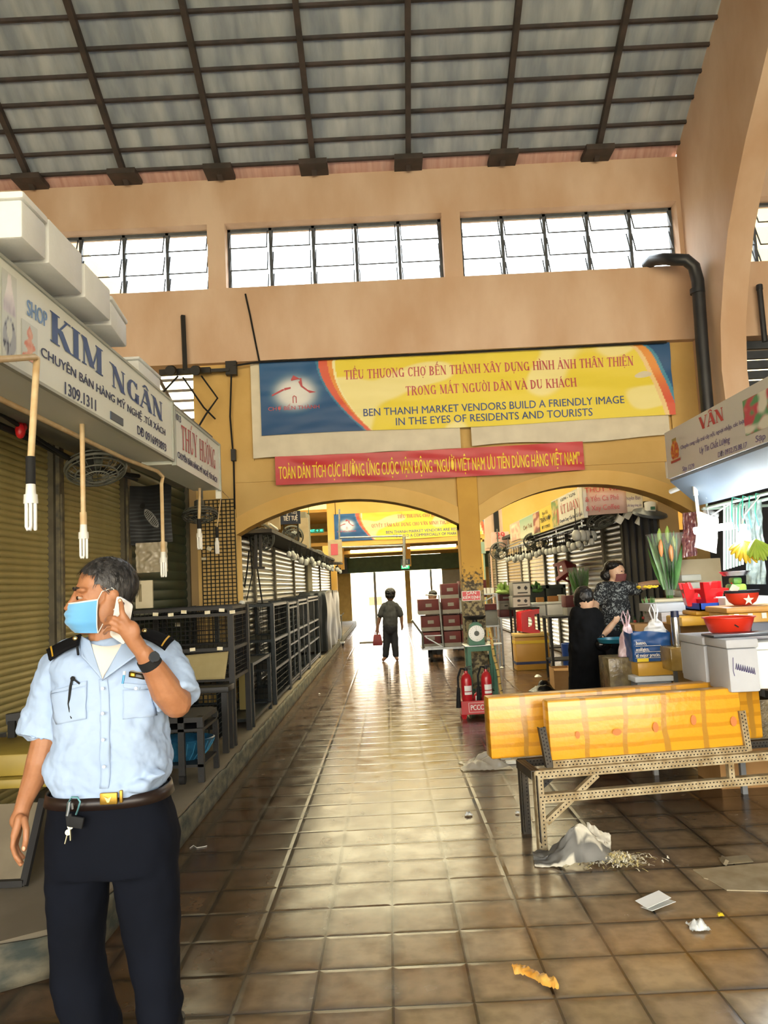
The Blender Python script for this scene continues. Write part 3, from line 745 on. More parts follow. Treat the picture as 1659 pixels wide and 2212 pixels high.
# ================================================================ LEFT STALLS
def shutter(label, X, y0, y1, z0, z1, m, pitch=.045, amp=.012, face=1, group=None, lock=True):
    t = thing('roller_shutter', (X, (y0 + y1) / 2, z0), label, 'shutter', group)
    prof = []; z = z0
    while z < z1 - .001:
        for f_, a in ((0, 0), (.12, .6), (.35, 1), (.65, 1), (.88, .6)):
            prof.append((z + f_ * pitch, a * amp))
        z += pitch
    prof.append((z1, 0))
    n = max(2, int((y1 - y0) / .4))
    q = MB(); q.loft([[(X + face * a, y0 + (y1 - y0) * i / n, zz) for zz, a in prof] for i in range(n + 1)], cap=False, close=False)
    q.done('slat_curtain', m, t, smooth=60)
    for y in (y0, y1):
        g = MB(); g.box(min(X, X + face * .05), max(X, X + face * .05), y - .03, y + .03, z0, z1); g.done('guide_rail', M['guide'], t, smooth=0)
    b = MB(); b.box(min(X, X + face * .03), max(X, X + face * .03), y0 + .03, y1 - .03, z0, z0 + .06); b.done('bottom_bar', M['guide'], t, smooth=0)
    if lock:
        b = MB(); b.box(min(X, X + face * .05), max(X, X + face * .05), (y0 + y1) / 2 - .05, (y0 + y1) / 2 + .05, z0 + .5, z0 + .56); b.done('lock', M['steel'], t, smooth=0)
    return t
M['guide'] = mat('shutter_guide_steel', '4a4538', '5d5848', rough=.55, metal=.3, scale=8)
olive = mat('olive_shutter_paint', 'a2965f', 'b3a66c', rough=.45, metal=.25, scale=3, stretch=(1, 1, .3))
greensh = mat('dark_green_shutter_paint', '22352c', '2b4236', rough=.5, metal=.2, scale=3)
silver = mat('silver_shutter_slats', '8b8d8a', '9a9b96', rough=.3, metal=.75, scale=3, stretch=(1, .5, 2))
shutter('olive roller shutter beside the blue-lettered stall sign, left of the narrow steel post', -2.5, 4.1, 5.68, .19, 2.95, olive)
shutter('olive roller shutter right of the narrow steel post, behind the guard', -2.5, 5.78, 7.22, .19, 2.95, olive)
shutter('dark green roller shutter behind the boat cloth and the clear plastic sheet', -2.5, 7.34, 9.57, .19, 2.9, greensh, pitch=.11, amp=.016)
q = MB(); q.box(-2.5, -2.42, 5.69, 5.77, .19, 2.95); q.box(-2.42, -2.405, 5.7, 5.74, 1.1, 2.35)
tag(q.done('shutter_post', mat('chipped_post_paint', '3c3a33', '6d6448', rough=.6, scale=14), smooth=0), 'narrow chipped steel post standing between the two olive shutters', 'post')
q = MB(); q.box(-2.5, -2.43, 7.24, 7.33, .19, 2.9); tag(q.done('shutter_post', _mats['chipped_post_paint'], smooth=0), 'steel post between the olive shutter and the dark green shutter', 'post')
q = MB(); q.box(-2.75, -2.53, 3.2, 9.6, .19, 3.0); q.box(-2.75, -2.34, 9.61, 9.8, .19, 3.0); struct('wall_stall', q, side, smooth=0)
q = MB(); q.box(-2.52, -1.6, 2.8, 7.2, 3.005, 3.04)
tag(q.done('stall_canopy', mat('grey_canopy_board', '6f6c64', '7c786f', rough=.8, scale=3), smooth=0), 'grey board roof over the left stalls carrying the foam boxes', 'canopy')

signw = mat('aged_white_sign_board', 'dde3dc', 'e6ebe4', rough=.45, scale=1.2)
t = thing('stall_sign', (-1.55, 4.3, 2.55), 'long white stall sign with big blue serif name and phone number, at upper left', 'sign')
q = MB(); q.box(-1.85, -1.55, 2.75, 5.64, 2.55, 3.0); q.done('board', signw, t, smooth=0)
q = MB(); q.box(-1.565, -1.54, 2.75, 5.64, 2.54, 2.555); q.box(-1.565, -1.54, 2.75, 5.64, 2.99, 3.005); q.box(-1.565, -1.54, 5.62, 5.645, 2.55, 3.0); q.done('frame', mat('sign_trim', 'a9afa9', rough=.4), t, smooth=0)
def sgn(body, px, py, px2, py2, cap_px, m, par, X=-1.55, bold=.008, serif=False, stem=1.0):
    a, b_ = atx(px, py, X), atx(px2, py2, X)
    h = atx(px, py - cap_px, X).z - a.z
    d = (b_ - a); d.x = 0
    if serif: serif_text(body, a, d, (0, 0, 1), d.length, h, m, par, stem=stem)
    else: text(body, a, d, (0, 0, 1), d.length, h, m, par, bold=bold, lift=.004)
sgn('SHOP', 57, 680, 100, 708, 34, mat('sun_bleached_blue', '6c8fc0', rough=.5), t, bold=.012)
sgn('KIM', 106, 735, 222, 814, 66, M['blue_ink'], t, serif=True, stem=1.35)
sgn('NGÂN', 238, 832, 352, 912, 48, M['blue_ink'], t, serif=True, stem=1.35)
sgn('CHUYÊN BÁN HÀNG MỸ NGHỆ .TÚI XÁCH', 87, 768, 356, 941, 20, M['navy_ink'], t)
sgn('1309.1311', 139, 851, 206, 888, 26, M['navy_ink'], t)
sgn('DĐ 0916993893', 296, 937, 358, 976, 18, M['navy_ink'], t)
q = MB(); a, b_ = atx(238, 905, -1.55), atx(265, 922, -1.55); q.box(-1.553, -1.545, a.y, b_.y, a.z, atx(238, 888, -1.55).z); q.done('plaque', mat('small_blue_plaque', '3c4f68', rough=.4), t, smooth=0)
def face_print(name, pts, X, col, par, nu=24, nv=24, m=None):
    """printed sticker on an x-facing board, corners given as (y0,y1,z0,z1)"""
    y0, y1, z0, z1 = pts; q = MB()
    q.sheet(lambda u, v: (X, y0 + (y1 - y0) * u, z0 + (z1 - z0) * v), nu, nv, col)
    return q.done(name, m or printed_mat('printed_sticker', .45), par, smooth=0)
def bag_print(u, v):
    x, y = u - .5, v - .5
    base = lin('cdd3cc')[:3]
    if v < .52:
        r = (x / .44) ** 2 + ((v - .24) / .23) ** 2
        if r < 1 and not (((x / .2) ** 2 + ((v - .33) / .13) ** 2) < 1): return lin('9fa6b0')[:3] if noise.noise((u * 9, v * 9, 1)) < .25 else lin('30364a')[:3]
        return base
    w = .12 + .3 * smooth(.95, .55, v)
    if abs(x) < w and v < .97: return mixc(lin('f0ecec')[:3], lin('9a93a6')[:3], smooth(.8, .58, v) * (.6 + .4 * noise.noise((u * 7, v * 7, 3))))
    return base
a, b_ = atx(4, 765, -1.548), atx(36, 700, -1.548); z1 = atx(20, 590, -1.548).z
face_print('bag_picture', (a.y, b_.y, a.z + .0, z1), -1.547, bag_print, t)
def flame(u, v):
    base = lin('cdd3cc')[:3]; x = abs(u - .5)
    w = .48 * (1 - v) ** .7 * (.75 + .35 * sin(v * 19)) if v < .95 else 0
    return mixc(lin('d98a74')[:3], lin('e3b39a')[:3], noise.noise((u * 6, v * 6, 1)) + .5) if x < w else base
a, b_ = atx(47, 770, -1.548), atx(81, 770, -1.548); face_print('temple_picture', (a.y, b_.y, a.z, atx(65, 700, -1.548).z), -1.547, flame, t)

t = thing('stall_sign', (-1.55, 6.4, 2.54), 'shorter white stall sign with red serif name, beyond the blue-lettered sign', 'sign')
q = MB(); q.box(-1.8, -1.55, 5.68, 7.24, 2.53, 2.96); q.done('board', signw, t, smooth=0)
q = MB(); q.box(-1.57, -1.538, 5.67, 5.69, 2.52, 2.97); q.box(-1.57, -1.538, 7.22, 7.25, 2.52, 2.97); q.box(-1.57, -1.54, 5.68, 7.24, 2.95, 2.97); q.done('frame', _mats['sign_trim'], t, smooth=0)
sgn('THÚY', 391, 970, 426, 990, 52, M['red_faded'], t, serif=True)
sgn('HƯỜNG', 431, 993, 465, 1014, 45, M['red_faded'], t, serif=True)
sgn('CHUYÊN BÁN HÀNG MỸ NGHỆ TÚI XÁCH', 383, 988, 468, 1043, 13, M['navy_ink'], t)
sgn('1013', 378, 905, 390, 914, 14, M['navy_ink'], t)
# soffit, conduits
q = MB(); q.box(-1.95, -1.86, 2.8, 7.2, 2.56, 2.62); q.box(-2.2, -1.86, 2.9, 5.6, 2.6, 2.63); tag(q.done('soffit_panel', mat('dusty_grey_soffit', '85867f', '6e6f69', rough=.7, scale=2), smooth=0), 'dusty grey panel under the blue-lettered sign', 'panel')
def cfl(t, p, s=1.0):
    q = MB(); q.cyl(p, p + V((0, 0, -.045 * s)), .019 * s, .022 * s); q.cyl(p + V((0, 0, -.045 * s)), p + V((0, 0, -.085 * s)), .028 * s, .03 * s); q.done('ballast', M['white_plastic'], t)
    for k in range(3):
        a = 2 * pi * k / 3 + .4; d = V((cos(a), sin(a), 0)) * .017 * s; e = V((-sin(a), cos(a), 0)) * .010 * s
        c = p + V((0, 0, -.085 * s)) + d
        q = MB(); q.tube([c - e, c - e + V((0, 0, -.1 * s)), c - e * .5 + V((0, 0, -.112 * s)), c + e * .5 + V((0, 0, -.112 * s)), c + e + V((0, 0, -.1 * s)), c + e], .0075 * s, 8)
        q.done('glass_tube', M['tube_white'], t)
def drop(label, pts, socket, s=1.0, r=.014, m=None):
    p = V(pts[-1])
    t = thing('hanging_bulb', p, label, 'light bulb', 'energy bulbs hanging on pipes at the left stalls')
    q = MB(); q.tube(pts, r, 10); q.done('pipe', m or M['cream_pipe'], t, smooth=60)
    e = p + V((0, 0, -socket)); q = MB(); q.cyl(p + V((0, 0, .03)), e, .02 * s); q.done('socket', M['rubber'] if socket > .05 else M['cream_pipe'], t)
    cfl(t, e, s); return t
X1 = -1.45
drop('energy bulb on the nearest cream pipe, in front of the blue-lettered sign', [atx(-25, 778, X1), atx(74, 771, X1), atx(80, 775, X1), atx(79, 785, X1), atx(66, 1002, X1)], .085, .95)
X1 = -1.7
drop('energy bulb on the second cream pipe, left of the wall fan', [atx(176, 893, X1), atx(177, 905, X1), atx(180, 1118, X1)], .04, .95)
drop('energy bulb on the bent cream pipe over the plastic sheet', [(-1.76, 3.2, 2.5), (-1.76, 5.2, 2.5), atx(340, 1018, X1), atx(352, 1030, X1), atx(349, 1045, X1), atx(352, 1178, X1)], .05, .95)
drop('energy bulb on a short pipe under the red-lettered sign', [atx(420, 1018, X1), atx(432, 1019, X1), atx(430, 1128, X1)], .06, .95)
drop('energy bulb on a thin cord near the mesh-covered pier', [(-1.62, atx(479, 1060, X1).y, 2.54), atx(479, 1060, X1), atx(474, 1100, X1), atx(468, 1145, X1)], .08, .8, r=.006)
q = MB(); q.box(-1.6, -1.55, 7.26, 7.3, 2.45, 2.58); tag(q.done('switch_box', M['white_plastic'], smooth=0), 'small white switch box on the end of the red-lettered sign', 'switch')
q = MB(); q.tube([(-2.15, 2.9, 2.62), (-2.15, 4, 2.56), (-2.15, 4.8, 2.55), (-2.15, 5.6, 2.5), (-2.12, 6.6, 2.6)], .02, 6); q.tube([(-2.1, 2.9, 2.56), (-2.1, 4.2, 2.6), (-2.12, 5.2, 2.5), (-2.1, 6.5, 2.55)], .012, 6)
tag(q.done('cable_bundle', M['rubber']), 'drooping black cables along the top of the olive shutters', 'cable')
q = MB(); c = atx(44, 930, -2.1); q.sph(c, (.03, .03, .05), 10); q.sph(c + V((.0, .03, .03)), (.025, .03, .03), 8); q.cyl(c + V((0, 0, .04)), c + V((0, 0, .12)), .004)
tag(q.done('red_pouch', M['red_plastic']), 'small red pouch hung from the cables at far left', 'pouch')
# foam boxes on the canopy
def foam_box(label, x0, x1, y0, y1, z0, z1, lid=True, m=None, tape=False, group='white foam boxes on the stall roof', name='foam_box', rz=0, lidm=None):
    t = thing(name, ((x0 + x1) / 2, (y0 + y1) / 2, z0), label, 'box', group)
    h = z1 - z0; q = MB(); q.box(x0, x1, y0, y1, z0, z0 + h * (.82 if lid else 1), bev=.012)
    q.done('body', m or M['foam'], t, smooth=30)
    if lid:
        q = MB(); q.box(x0 - .008, x1 + .008, y0 - .008, y1 + .008, z0 + h * .82 + .002, z1, bev=.012); q.done('lid', lidm or m or M['foam'], t, smooth=30)
    if tape:
        q = MB(); c = (y0 + y1) / 2; q.box(x0 - .011, x1 + .011, c - .03, c + .03, z0 + .02, z1 + .003); q.done('tape', mat('clear_brown_tape', 'b98c3f', 'c99b4a', rough=.25), t, smooth=0)
    if rz: t.rotation_euler = (0, 0, rz)
    return t
XB = -1.43
def fb(label, p0, p1, top):
    y0, y1 = atx(*p0, XB).y, atx(*p1, XB).y
    z0 = atx(*p0, XB).z; z1 = atx(*top, XB).z
    return y0, y1, z0, z1
y0, y1, z0, z1 = fb('', (48, 540), (105, 603), (48, 468))
zb = 3.045
foam_box('nearest white foam box on the stall roof, cream end with a teal tape edge', -2.0, XB, y0, y1 - .02, zb, zb + .2)
y0, y1, _, _ = fb('', (107, 612), (183, 668), (107, 540))
foam_box('second white foam box along the stall roof, upright with a clear wrap', -1.85, XB, y0, y1 - .02, zb, zb + .21, lid=False)
y0, y1, _, _ = fb('', (185, 672), (240, 712), (185, 618))
foam_box('third white foam box along the stall roof', -1.9, XB, y0, y1, zb, zb + .18, lid=False)
foam_box('fourth white foam box at the end of the row, turned askew', -1.95, XB - .04, y1 + .03, y1 + .42, zb, zb + .17, rz=.12)
y0, y1 = atx(300, 822, -1.6).y, atx(358, 850, -1.6).y
foam_box('lone white foam box near the joint of the two stall signs', -2.15, -1.62, 5.1, 5.6, zb, zb + .14)
# fans
def wall_fan(label, c, r, tilt, rz, hang, group='wall fans at the stalls'):
    t = thing('wall_fan', c, label, 'fan', group); t.rotation_euler = (tilt, 0, rz)
    def L(q, nm, m, **k): return q.done(nm, m, t, local=True, **k)
    q = MB()
    for rr, z in ((1, 0), (.98, .03), (.7, .055), (.4, .07), (.98, -.03), (.6, -.06)):
        q.tube([(r * rr * cos(2 * pi * k / 24), r * rr * sin(2 * pi * k / 24), z) for k in range(25)], .006 if rr < 1 else .012, 5)
    L(q, 'guard_ring', M['fan_grey'])
    q = MB()
    for k in range(20):
        a = 2 * pi * k / 20
        q.tube([(r * .18 * cos(a), r * .18 * sin(a), .075), (r * .7 * cos(a), r * .7 * sin(a), .055), (r * cos(a), r * sin(a), 0)], .0025, 4, cap=False)
        q.tube([(r * .18 * cos(a), r * .18 * sin(a), -.07), (r * .7 * cos(a), r * .7 * sin(a), -.055), (r * cos(a), r * sin(a), 0)], .0025, 4, cap=False)
    L(q, 'guard_wires', M['fan_grey'])
    for k in range(3):
        a0 = 2 * pi * k / 3
        q = MB(); q.sheet(lambda u, v: (r * (.15 + .72 * u) * cos(a0 + (v - .3) * (.5 + .5 * u)), r * (.15 + .72 * u) * sin(a0 + (v - .3) * (.5 + .5 * u)), -.02 + .04 * v), 6, 6)
        L(q, 'blade', M['fan_blade'])
    q = MB(); q.lathe([(0, -.02), (.045, -.02), (.06, -.08), (.055, -.16), (.02, -.18), (0, -.18)], n=14); L(q, 'motor', M['fan_grey'])
    inv = (Matrix.Translation(c) @ Euler((tilt, 0, rz)).to_matrix().to_4x4()).inverted()
    q = MB(); q.tube([inv @ V(p) for p in hang] + [V((0, 0, -.14))], .016, 8); L(q, 'bracket', M['fan_grey'])
    return t
M['fan_grey'] = mat('dusty_fan_grey', '6a6d66', '5a5c55', rough=.5, scale=6)
M['fan_blade'] = mat('dark_fan_blade', '2d302e', '3a3c39', rough=.4, scale=4)
c = atx(207, 1012, -2.0)
wall_fan('caged wall fan hanging in front of the second olive shutter', c, .2, radians(158), radians(35), [(c.x - .05, c.y + .05, 2.72), (c.x - .05, c.y + .05, c.z + .22)])
c = atx(432, 1112, -2.05)
wall_fan('dim caged wall fan hanging under the red-lettered sign', c, .19, radians(165), radians(20), [(c.x, c.y + .1, 2.8), (c.x, c.y + .1, c.z + .2)])
# boat cloth, plastic sheet, paper tray
yb = 7.28
a, b_ = at(262, 1176, yb), at(372, 1042, yb)
def boat(u, v):
    r = .5 + .5 * sin(v * 95 + 3.5 * noise.noise((u * 2.5, v * 5, 1)) + 14 * (u - .5) ** 2)
    c = mixc(lin('1d2024')[:3], lin('5a5e63')[:3], r ** 3 * smooth(1.1, .0, v) * (.5 + noise.noise((u * 4, v * 9, 6)) * .6))
    x, y = (u - .6), (v - .44); xr, yr = x * .75 + y * .66, -x * .66 + y * .75
    d = (xr / .075) ** 2 + (yr / .21) ** 2
    if d < 1: c = lin('0c0d0e')[:3] if d < .72 and int(yr * 60) % 2 else lin('8a8c8c')[:3]
    if ((u - .42) / .05) ** 2 + ((v - .66) / .05) ** 2 < 1: c = lin('0c0d0e')[:3]
    return c
q = MB(); q.sheet(lambda u, v: (a.x + (b_.x - a.x) * u, yb + .03 * sin(u * 5) + .01 * noise.noise((u * 5, v * 4, 0)) - .03 * sin(pi * v), a.z + (b_.z - a.z) * v - .02 * sin(pi * u)), 80, 120, boat)
tag(q.done('boat_cloth', printed_mat('printed_dark_cloth', .6), smooth=180), 'dark hanging cloth printed with a boat on rippling water', 'cloth')
a, b_ = at(294, 1238, 7.2), at(361, 1170, 7.2)
q = MB(); q.sheet(lambda u, v: (a.x + (b_.x - a.x) * u, 7.2 + .03 * noise.noise((u * 4, v * 5, 3)) + .015 * noise.noise((u * 11, v * 9, 5)), a.z + (b_.z - a.z) * v), 26, 26)
tag(q.done('plastic_sheet', clear_mat('crinkled_clear_plastic', 'd8d2c2', .35, .12, 'c9bfa8'), smooth=180), 'crinkled clear plastic sheet hanging below the boat cloth', 'sheet')
a, b_ = at(295, 1315, 7.2), at(331, 1253, 7.2)
t = thing('cutting_board', (a.x + .07, 7.2, a.z), 'cream board with a slot handle standing behind the black cage rack', 'board')
q = MB(); q.box(a.x, b_.x, 7.17, 7.2, a.z, b_.z, bev=.006); q.done('panel', mat('cream_board', 'd2c9ae', 'c2b999', rough=.6), t, smooth=30)
q = MB(); s0, s1 = at(300, 1300, 7.16), at(306, 1262, 7.16); q.cyl((s0.x + .012, 7.165, s0.z), (s0.x + .012, 7.165, s1.z), .012); q.done('slot', mat('board_slot_shade', '8d8264', rough=.8), t)

# ---- cages and racks
def wire_panel(q, o, ux, uz, nx, nz, r=.0022):
    o, ux, uz = V(o), V(ux), V(uz)
    for i in range(nx + 1): q.bar(o + ux * (i / nx), o + ux * (i / nx) + uz, 2 * r, 2 * r, up=(.3, .4, .8))
    for j in range(nz + 1): q.bar(o + uz * (j / nz), o + uz * (j / nz) + ux, 2 * r, 2 * r, up=(.3, .4, .8))
tagm = mat('paper_price_tag', 'd9cfa6', 'e6e2d2', rough=.7, scale=30)
M['rack_dark'] = mat('dark_green_grey_rack_paint', '23282a', '30383a', rough=.45, metal=.3, scale=10)
M['rack_grey'] = mat('grey_rack_steel', '1f2426', '2c3234', rough=.42, metal=.5, scale=9)
def rack(label, x0, x1, y0, y1, z0, z1, shelves, mesh='', m=None, tags=(), w=.035, group='wire racks along the left platform', step=.055, doors=False):
    m = m or M['rack_dark']
    t = thing('wire_rack', ((x0 + x1) / 2, (y0 + y1) / 2, z0), label, 'rack', group)
    for (x, y) in ((x0, y0), (x1, y0), (x0, y1), (x1, y1)):
        q = MB(); q.box(x - w / 2, x + w / 2, y - w / 2, y + w / 2, z0, z1); q.done('post', m, t, smooth=0)
    for z in shelves:
        q = MB()
        for a, b_ in (((x0, y0), (x1, y0)), ((x0, y1), (x1, y1)), ((x0, y0), (x0, y1)), ((x1, y0), (x1, y1))): q.bar((*a, z), (*b_, z), .03, .03)
        q.box(x0, x1, y0, y1, z - .008, z); q.done('shelf', m, t, smooth=0)
    if 'f' in mesh:
        q = MB(); wire_panel(q, (x0, y0, shelves[0]), (x1 - x0, 0, 0), (0, 0, z1 - shelves[0]), int((x1 - x0) / step), int((z1 - shelves[0]) / step)); q.done('front_mesh', m, t, smooth=0)
    if 's' in mesh:
        q = MB(); wire_panel(q, (x1, y0, shelves[0]), (0, y1 - y0, 0), (0, 0, z1 - shelves[0]), int((y1 - y0) / step), int((z1 - shelves[0]) / step)); q.done('side_mesh', m, t, smooth=0)
    if 'b' in mesh:
        q = MB(); wire_panel(q, (x0, y1, shelves[0]), (x1 - x0, 0, 0), (0, 0, z1 - shelves[0]), int((x1 - x0) / step), int((z1 - shelves[0]) / step)); q.done('back_mesh', m, t, smooth=0)
    for k, (x, y, z, ww, hh) in enumerate(tags):
        q = MB(); q.cbox((x, y, z), (ww, .004, hh), (0, .06 * (-1) ** k, 0)); q.done('price_tag', tagm, t, smooth=0)
    if doors:
        q = MB(); ym = (y0 + y1) / 2
        for y in (y0 + .04, ym, y1 - .04): q.box(x1, x1 + .02, y - .012, y + .012, z0 + .08, z1 - .05)
        for z in (z0 + .1, (z0 + z1) / 2, z1 - .08): q.box(x1, x1 + .02, y0, y1, z - .012, z + .012)
        q.done('door_frame', M['rack_grey'], t, smooth=0)
    return t
# black cage facing the camera
YA = 7.05
def az(y): return at(430, y, YA).z
tags = [(at(px, py, YA - .03).x, YA - .03, at(px, py, YA - .03).z, .05, .03) for px, py in ((336, 1327), (369, 1328), (397, 1322), (448, 1323), (479, 1318), (416, 1403), (475, 1401), (502, 1322))]
rack('big black wire cage rack behind the guard, price tags on its rails', -2.36, -1.45, YA, 7.8, .19, az(1313), [az(1470), az(1405), az(1330), az(1316)], 'fbs', M['black_steel'], tags, w=.05, step=.04)
q = MB(); a, b_ = at(388, 1470, YA - .06), at(494, 1412, YA - .06)
q.sheet(lambda u, v: (a.x + (b_.x - a.x) * u - .03 * (1 - v) * u, YA - .05 - .05 * (1 - v) + .012 * sin(u * 5), a.z + (b_.z - a.z) * v + .02 * u * v), 16, 10)
tag(q.done('carton_sheet', mat('worn_tan_board', '8f8258', 'a0936a', rough=.85, scale=5, bump=.2), solid=.008), 'tan carton sheet hung across the front of the black cage rack', 'board')
# black table in front with a small cage under it
t = thing('black_table', (-1.75, 6.87, .19), 'low black table under the tan carton sheet', 'table')
zt = at(470, 1482, 6.8).z
q = MB(); q.box(-2.15, -1.42, 6.72, 6.98, zt - .05, zt, bev=.006); q.done('table_top', M['black_steel'], t, smooth=30)
for x, y in ((-2.1, 6.75), (-1.46, 6.75), (-2.1, 6.95), (-1.46, 6.95)):
    q = MB(); q.box(x - .025, x + .025, y - .025, y + .025, .19, zt - .05); q.done('leg', M['black_steel'], t, smooth=0)
q = MB(); wire_panel(q, (-2.05, 6.8, .3), (.52, 0, 0), (0, 0, .38), 12, 9, .003); wire_panel(q, (-1.53, 6.76, .3), (0, .2, 0), (0, 0, .38), 5, 9, .003); q.done('wire_front', M['rack_grey'], t, smooth=0)
# trolley with basket
t = thing('trolley', (-1.7, 5.95, .19), 'black slotted-steel trolley with castors at the kerb beside the guard', 'trolley')
ztr = at(430, 1545, 5.8).z
for (x, y, w_) in ((-1.56, 5.72, .045), (-1.43, 5.76, .045), (-1.95, 5.74, .045), (-1.42, 6.2, .04), (-1.95, 6.2, .04)):
    q = MB(); q.box(x - w_ / 2, x + w_ / 2, y - .02, y + .02, .25 if x == -1.56 else .19, ztr)
    q.mi = 1
    for k in range(9): q.cyl((x, y - .0205, .24 + k * .045), (x, y - .0215, .24 + k * .045), .007, n=6)
    q.done('leg', [M['black_steel'], M['rack_grey']], t, smooth=0)
q = MB(); q.box(-1.98, -1.4, 5.7, 6.22, ztr - .035, ztr); q.box(-1.98, -1.4, 5.7, 6.22, ztr - .1, ztr - .08); q.done('top_rail', M['black_steel'], t, smooth=0)
q = MB(); q.box(-1.96, -1.41, 5.74, 6.2, .3, .32); q.done('shelf', M['black_steel'], t, smooth=0)
q = MB(); q.cyl((-1.58, 5.72, .225), (-1.54, 5.72, .225), .036); q.done('castor', M['rubber'], t)
t = thing('mesh_basket', (-1.66, 5.98, .32), 'blue plastic mesh basket on the lower shelf of the trolley', 'basket')
q = MB(); q.lathe([(.15, .32), (.2, .38), (.235, .46), (.245, .47), (.235, .475), (.22, .465), (.19, .39), (.145, .33), (0, .33)], (-1.66, 5.98, 0), 28, sxy=(1.15, .8)); q.done('basket_body', mat('blue_basket_plastic', '1d4a63', '276082', rough=.35, scale=20), t)
q = MB()
for k in range(28):
    a0 = 2 * pi * k / 28; q.tube([(-1.66 + 1.15 * r * cos(a0), 5.98 + .8 * r * sin(a0), z) for r, z in ((.152, .322), (.203, .38), (.24, .455))], .004, 4, cap=False)
q.done('ribs', mat('light_blue_rib', '3f7fa0', rough=.35), t)
# smaller low frame and tall racks along the kerb
rack('low grey angle-steel frame at the kerb in front of the tall racks', -1.75, -1.44, 7.95, 9.1, .19, .83, [.26, .81], '', M['rack_grey'], w=.04)
q = MB(); q.box(-1.7, -1.55, 8.6, 8.64, .27, .7); tag(q.done('tan_panel', mat('tan_panel_paint', '8a7b45', rough=.7), smooth=0), 'tan panel standing inside the low grey frame', 'panel')
tall = [(8.05, 9.3, 1.42, 'fs', 'tall mesh rack just before the arch pier, price tags on its front'), (9.42, 10.75, 1.4, 's', 'tall mesh rack beside the arch pier'), (10.85, 11.85, 1.38, 's', 'tall rack, second beyond the arch pier, with a folded gate'),
        (12.0, 13.3, 1.4, '', 'tall open rack, third beyond the arch pier'), (13.45, 15.4, 1.42, '', 'tall open ladder-sided rack, last before the dark tarpaulin')]
for (y0, y1, z1, ms, lb) in tall:
    x0 = -1.85 if y0 > 8.5 else -2.35
    tg = [(-2.2 + .12 * k, y0 - .02, 1.25 - .22 * k, .06, .04) for k in range(3)] if 'f' in ms else []
    rack(lb, x0, -1.43 if y0 > 9.3 else -1.8, y0, y1, .19, z1, [.25, .6, .95, z1 - .02], ms + ('f' if y0 > 9 else ''), M['rack_grey'], tg, w=.045, step=.07, doors=y0 > 10)
q = MB(); c = at(517, 1312, 9.44)
q.sph(c, (.05, .04, .04), 8); q.sph(c + V((.03, .01, .05)), (.04, .03, .035), 8); q.sph(c + V((-.04, 0, -.02)), (.05, .03, .03), 8)
tag(q.done('paper_clump', M['white_plastic']), 'crumpled white paper stuck on the rack post by the arch pier', 'paper')
# mesh panel tied on the pier
q = MB(); wire_panel(q, (-2.3, WY - .03, 1.3), (.42, 0, 0), (0, 0, 1.42), 8, 30, .004)
tag(q.done('wire_mesh', M['rack_dark'], smooth=0), 'rusty wire mesh tied on the pier left of the arch', 'panel')
q = MB(); q.cbox(at(452, 1185, WY - .05), (.06, .004, .05), (0, .5, 0)); tag(q.done('paper_tag', tagm, smooth=0), 'small cream tag hanging tilted on the mesh panel', 'tag')
q = MB(); q.cbox(at(440, 1207, WY - .05), (.06, .004, .03)); tag(q.done('paper_tag', tagm, smooth=0), 'small cream tag below the tilted one on the mesh panel', 'tag')
# yellow table and steel frame at the far left
t = thing('low_table', (-2.1, 4.3, .19), 'yellow-topped low table at the far left behind the guard arm', 'table')
zt = at(20, 1700, 4.2).z
q = MB(); q.box(-2.45, -1.72, 4.15, 4.75, zt, zt + .05, bev=.01); q.box(-2.45, -1.75, 4.2, 4.75, zt + .052, zt + .17, bev=.015); q.done('table_top', mat('yellow_taped_board', '8e7a2e', 'a08a3a', rough=.5, scale=6), t, smooth=30)
for x, y in ((-2.42, 4.2), (-1.78, 4.2), (-2.42, 4.7), (-1.78, 4.7)):
    q = MB(); q.box(x - .02, x + .02, y - .02, y + .02, .19, zt); q.done('leg', M['black_steel'], t, smooth=0)
t = thing('steel_panel', (-2.0, 3.85, .19), 'grey board in a black steel frame leaning at the far left edge', 'panel')
a, b_ = at(64, 1925, 3.8), at(80, 1700, 3.8)
q = MB(); q.bar((-2.45, 3.85, .21), (-1.83, 3.85, .21), .03, .03); q.bar((-1.83, 3.85, .195), (-1.8, 4.0, zt - .02), .03, .03); q.bar((-1.815, 3.845, .2), (-1.785, 3.99, zt - .02), .012, .02); q.done('frame', M['black_steel'], t, smooth=0)
q = MB(); q.sheet(lambda u, v: (-2.45 + .61 * u + .03 * v, 3.865 + .15 * v, .22 + (zt - .26) * v), 2, 2); q.done('board', mat('grey_brown_board', '6a604c', '766b55', rough=.8), t, smooth=0)
t = thing('stool_frame', (-2.32, 4.9, zt), 'black square post and rail against the left shutter', 'frame')
a, b_ = at(20, 1655, 4.72), at(35, 1575, 4.72)
q = MB(); q.box(a.x, b_.x, 4.7, 4.73, a.z, b_.z + .05); q.bar((a.x - .02, 4.73, b_.z + .06), (-1.75, 4.9, b_.z + .1), .05, .06); q.box(-1.8, -1.75, 4.88, 4.92, .19, b_.z + .08); q.done('rail', M['black_steel'], t, smooth=0)
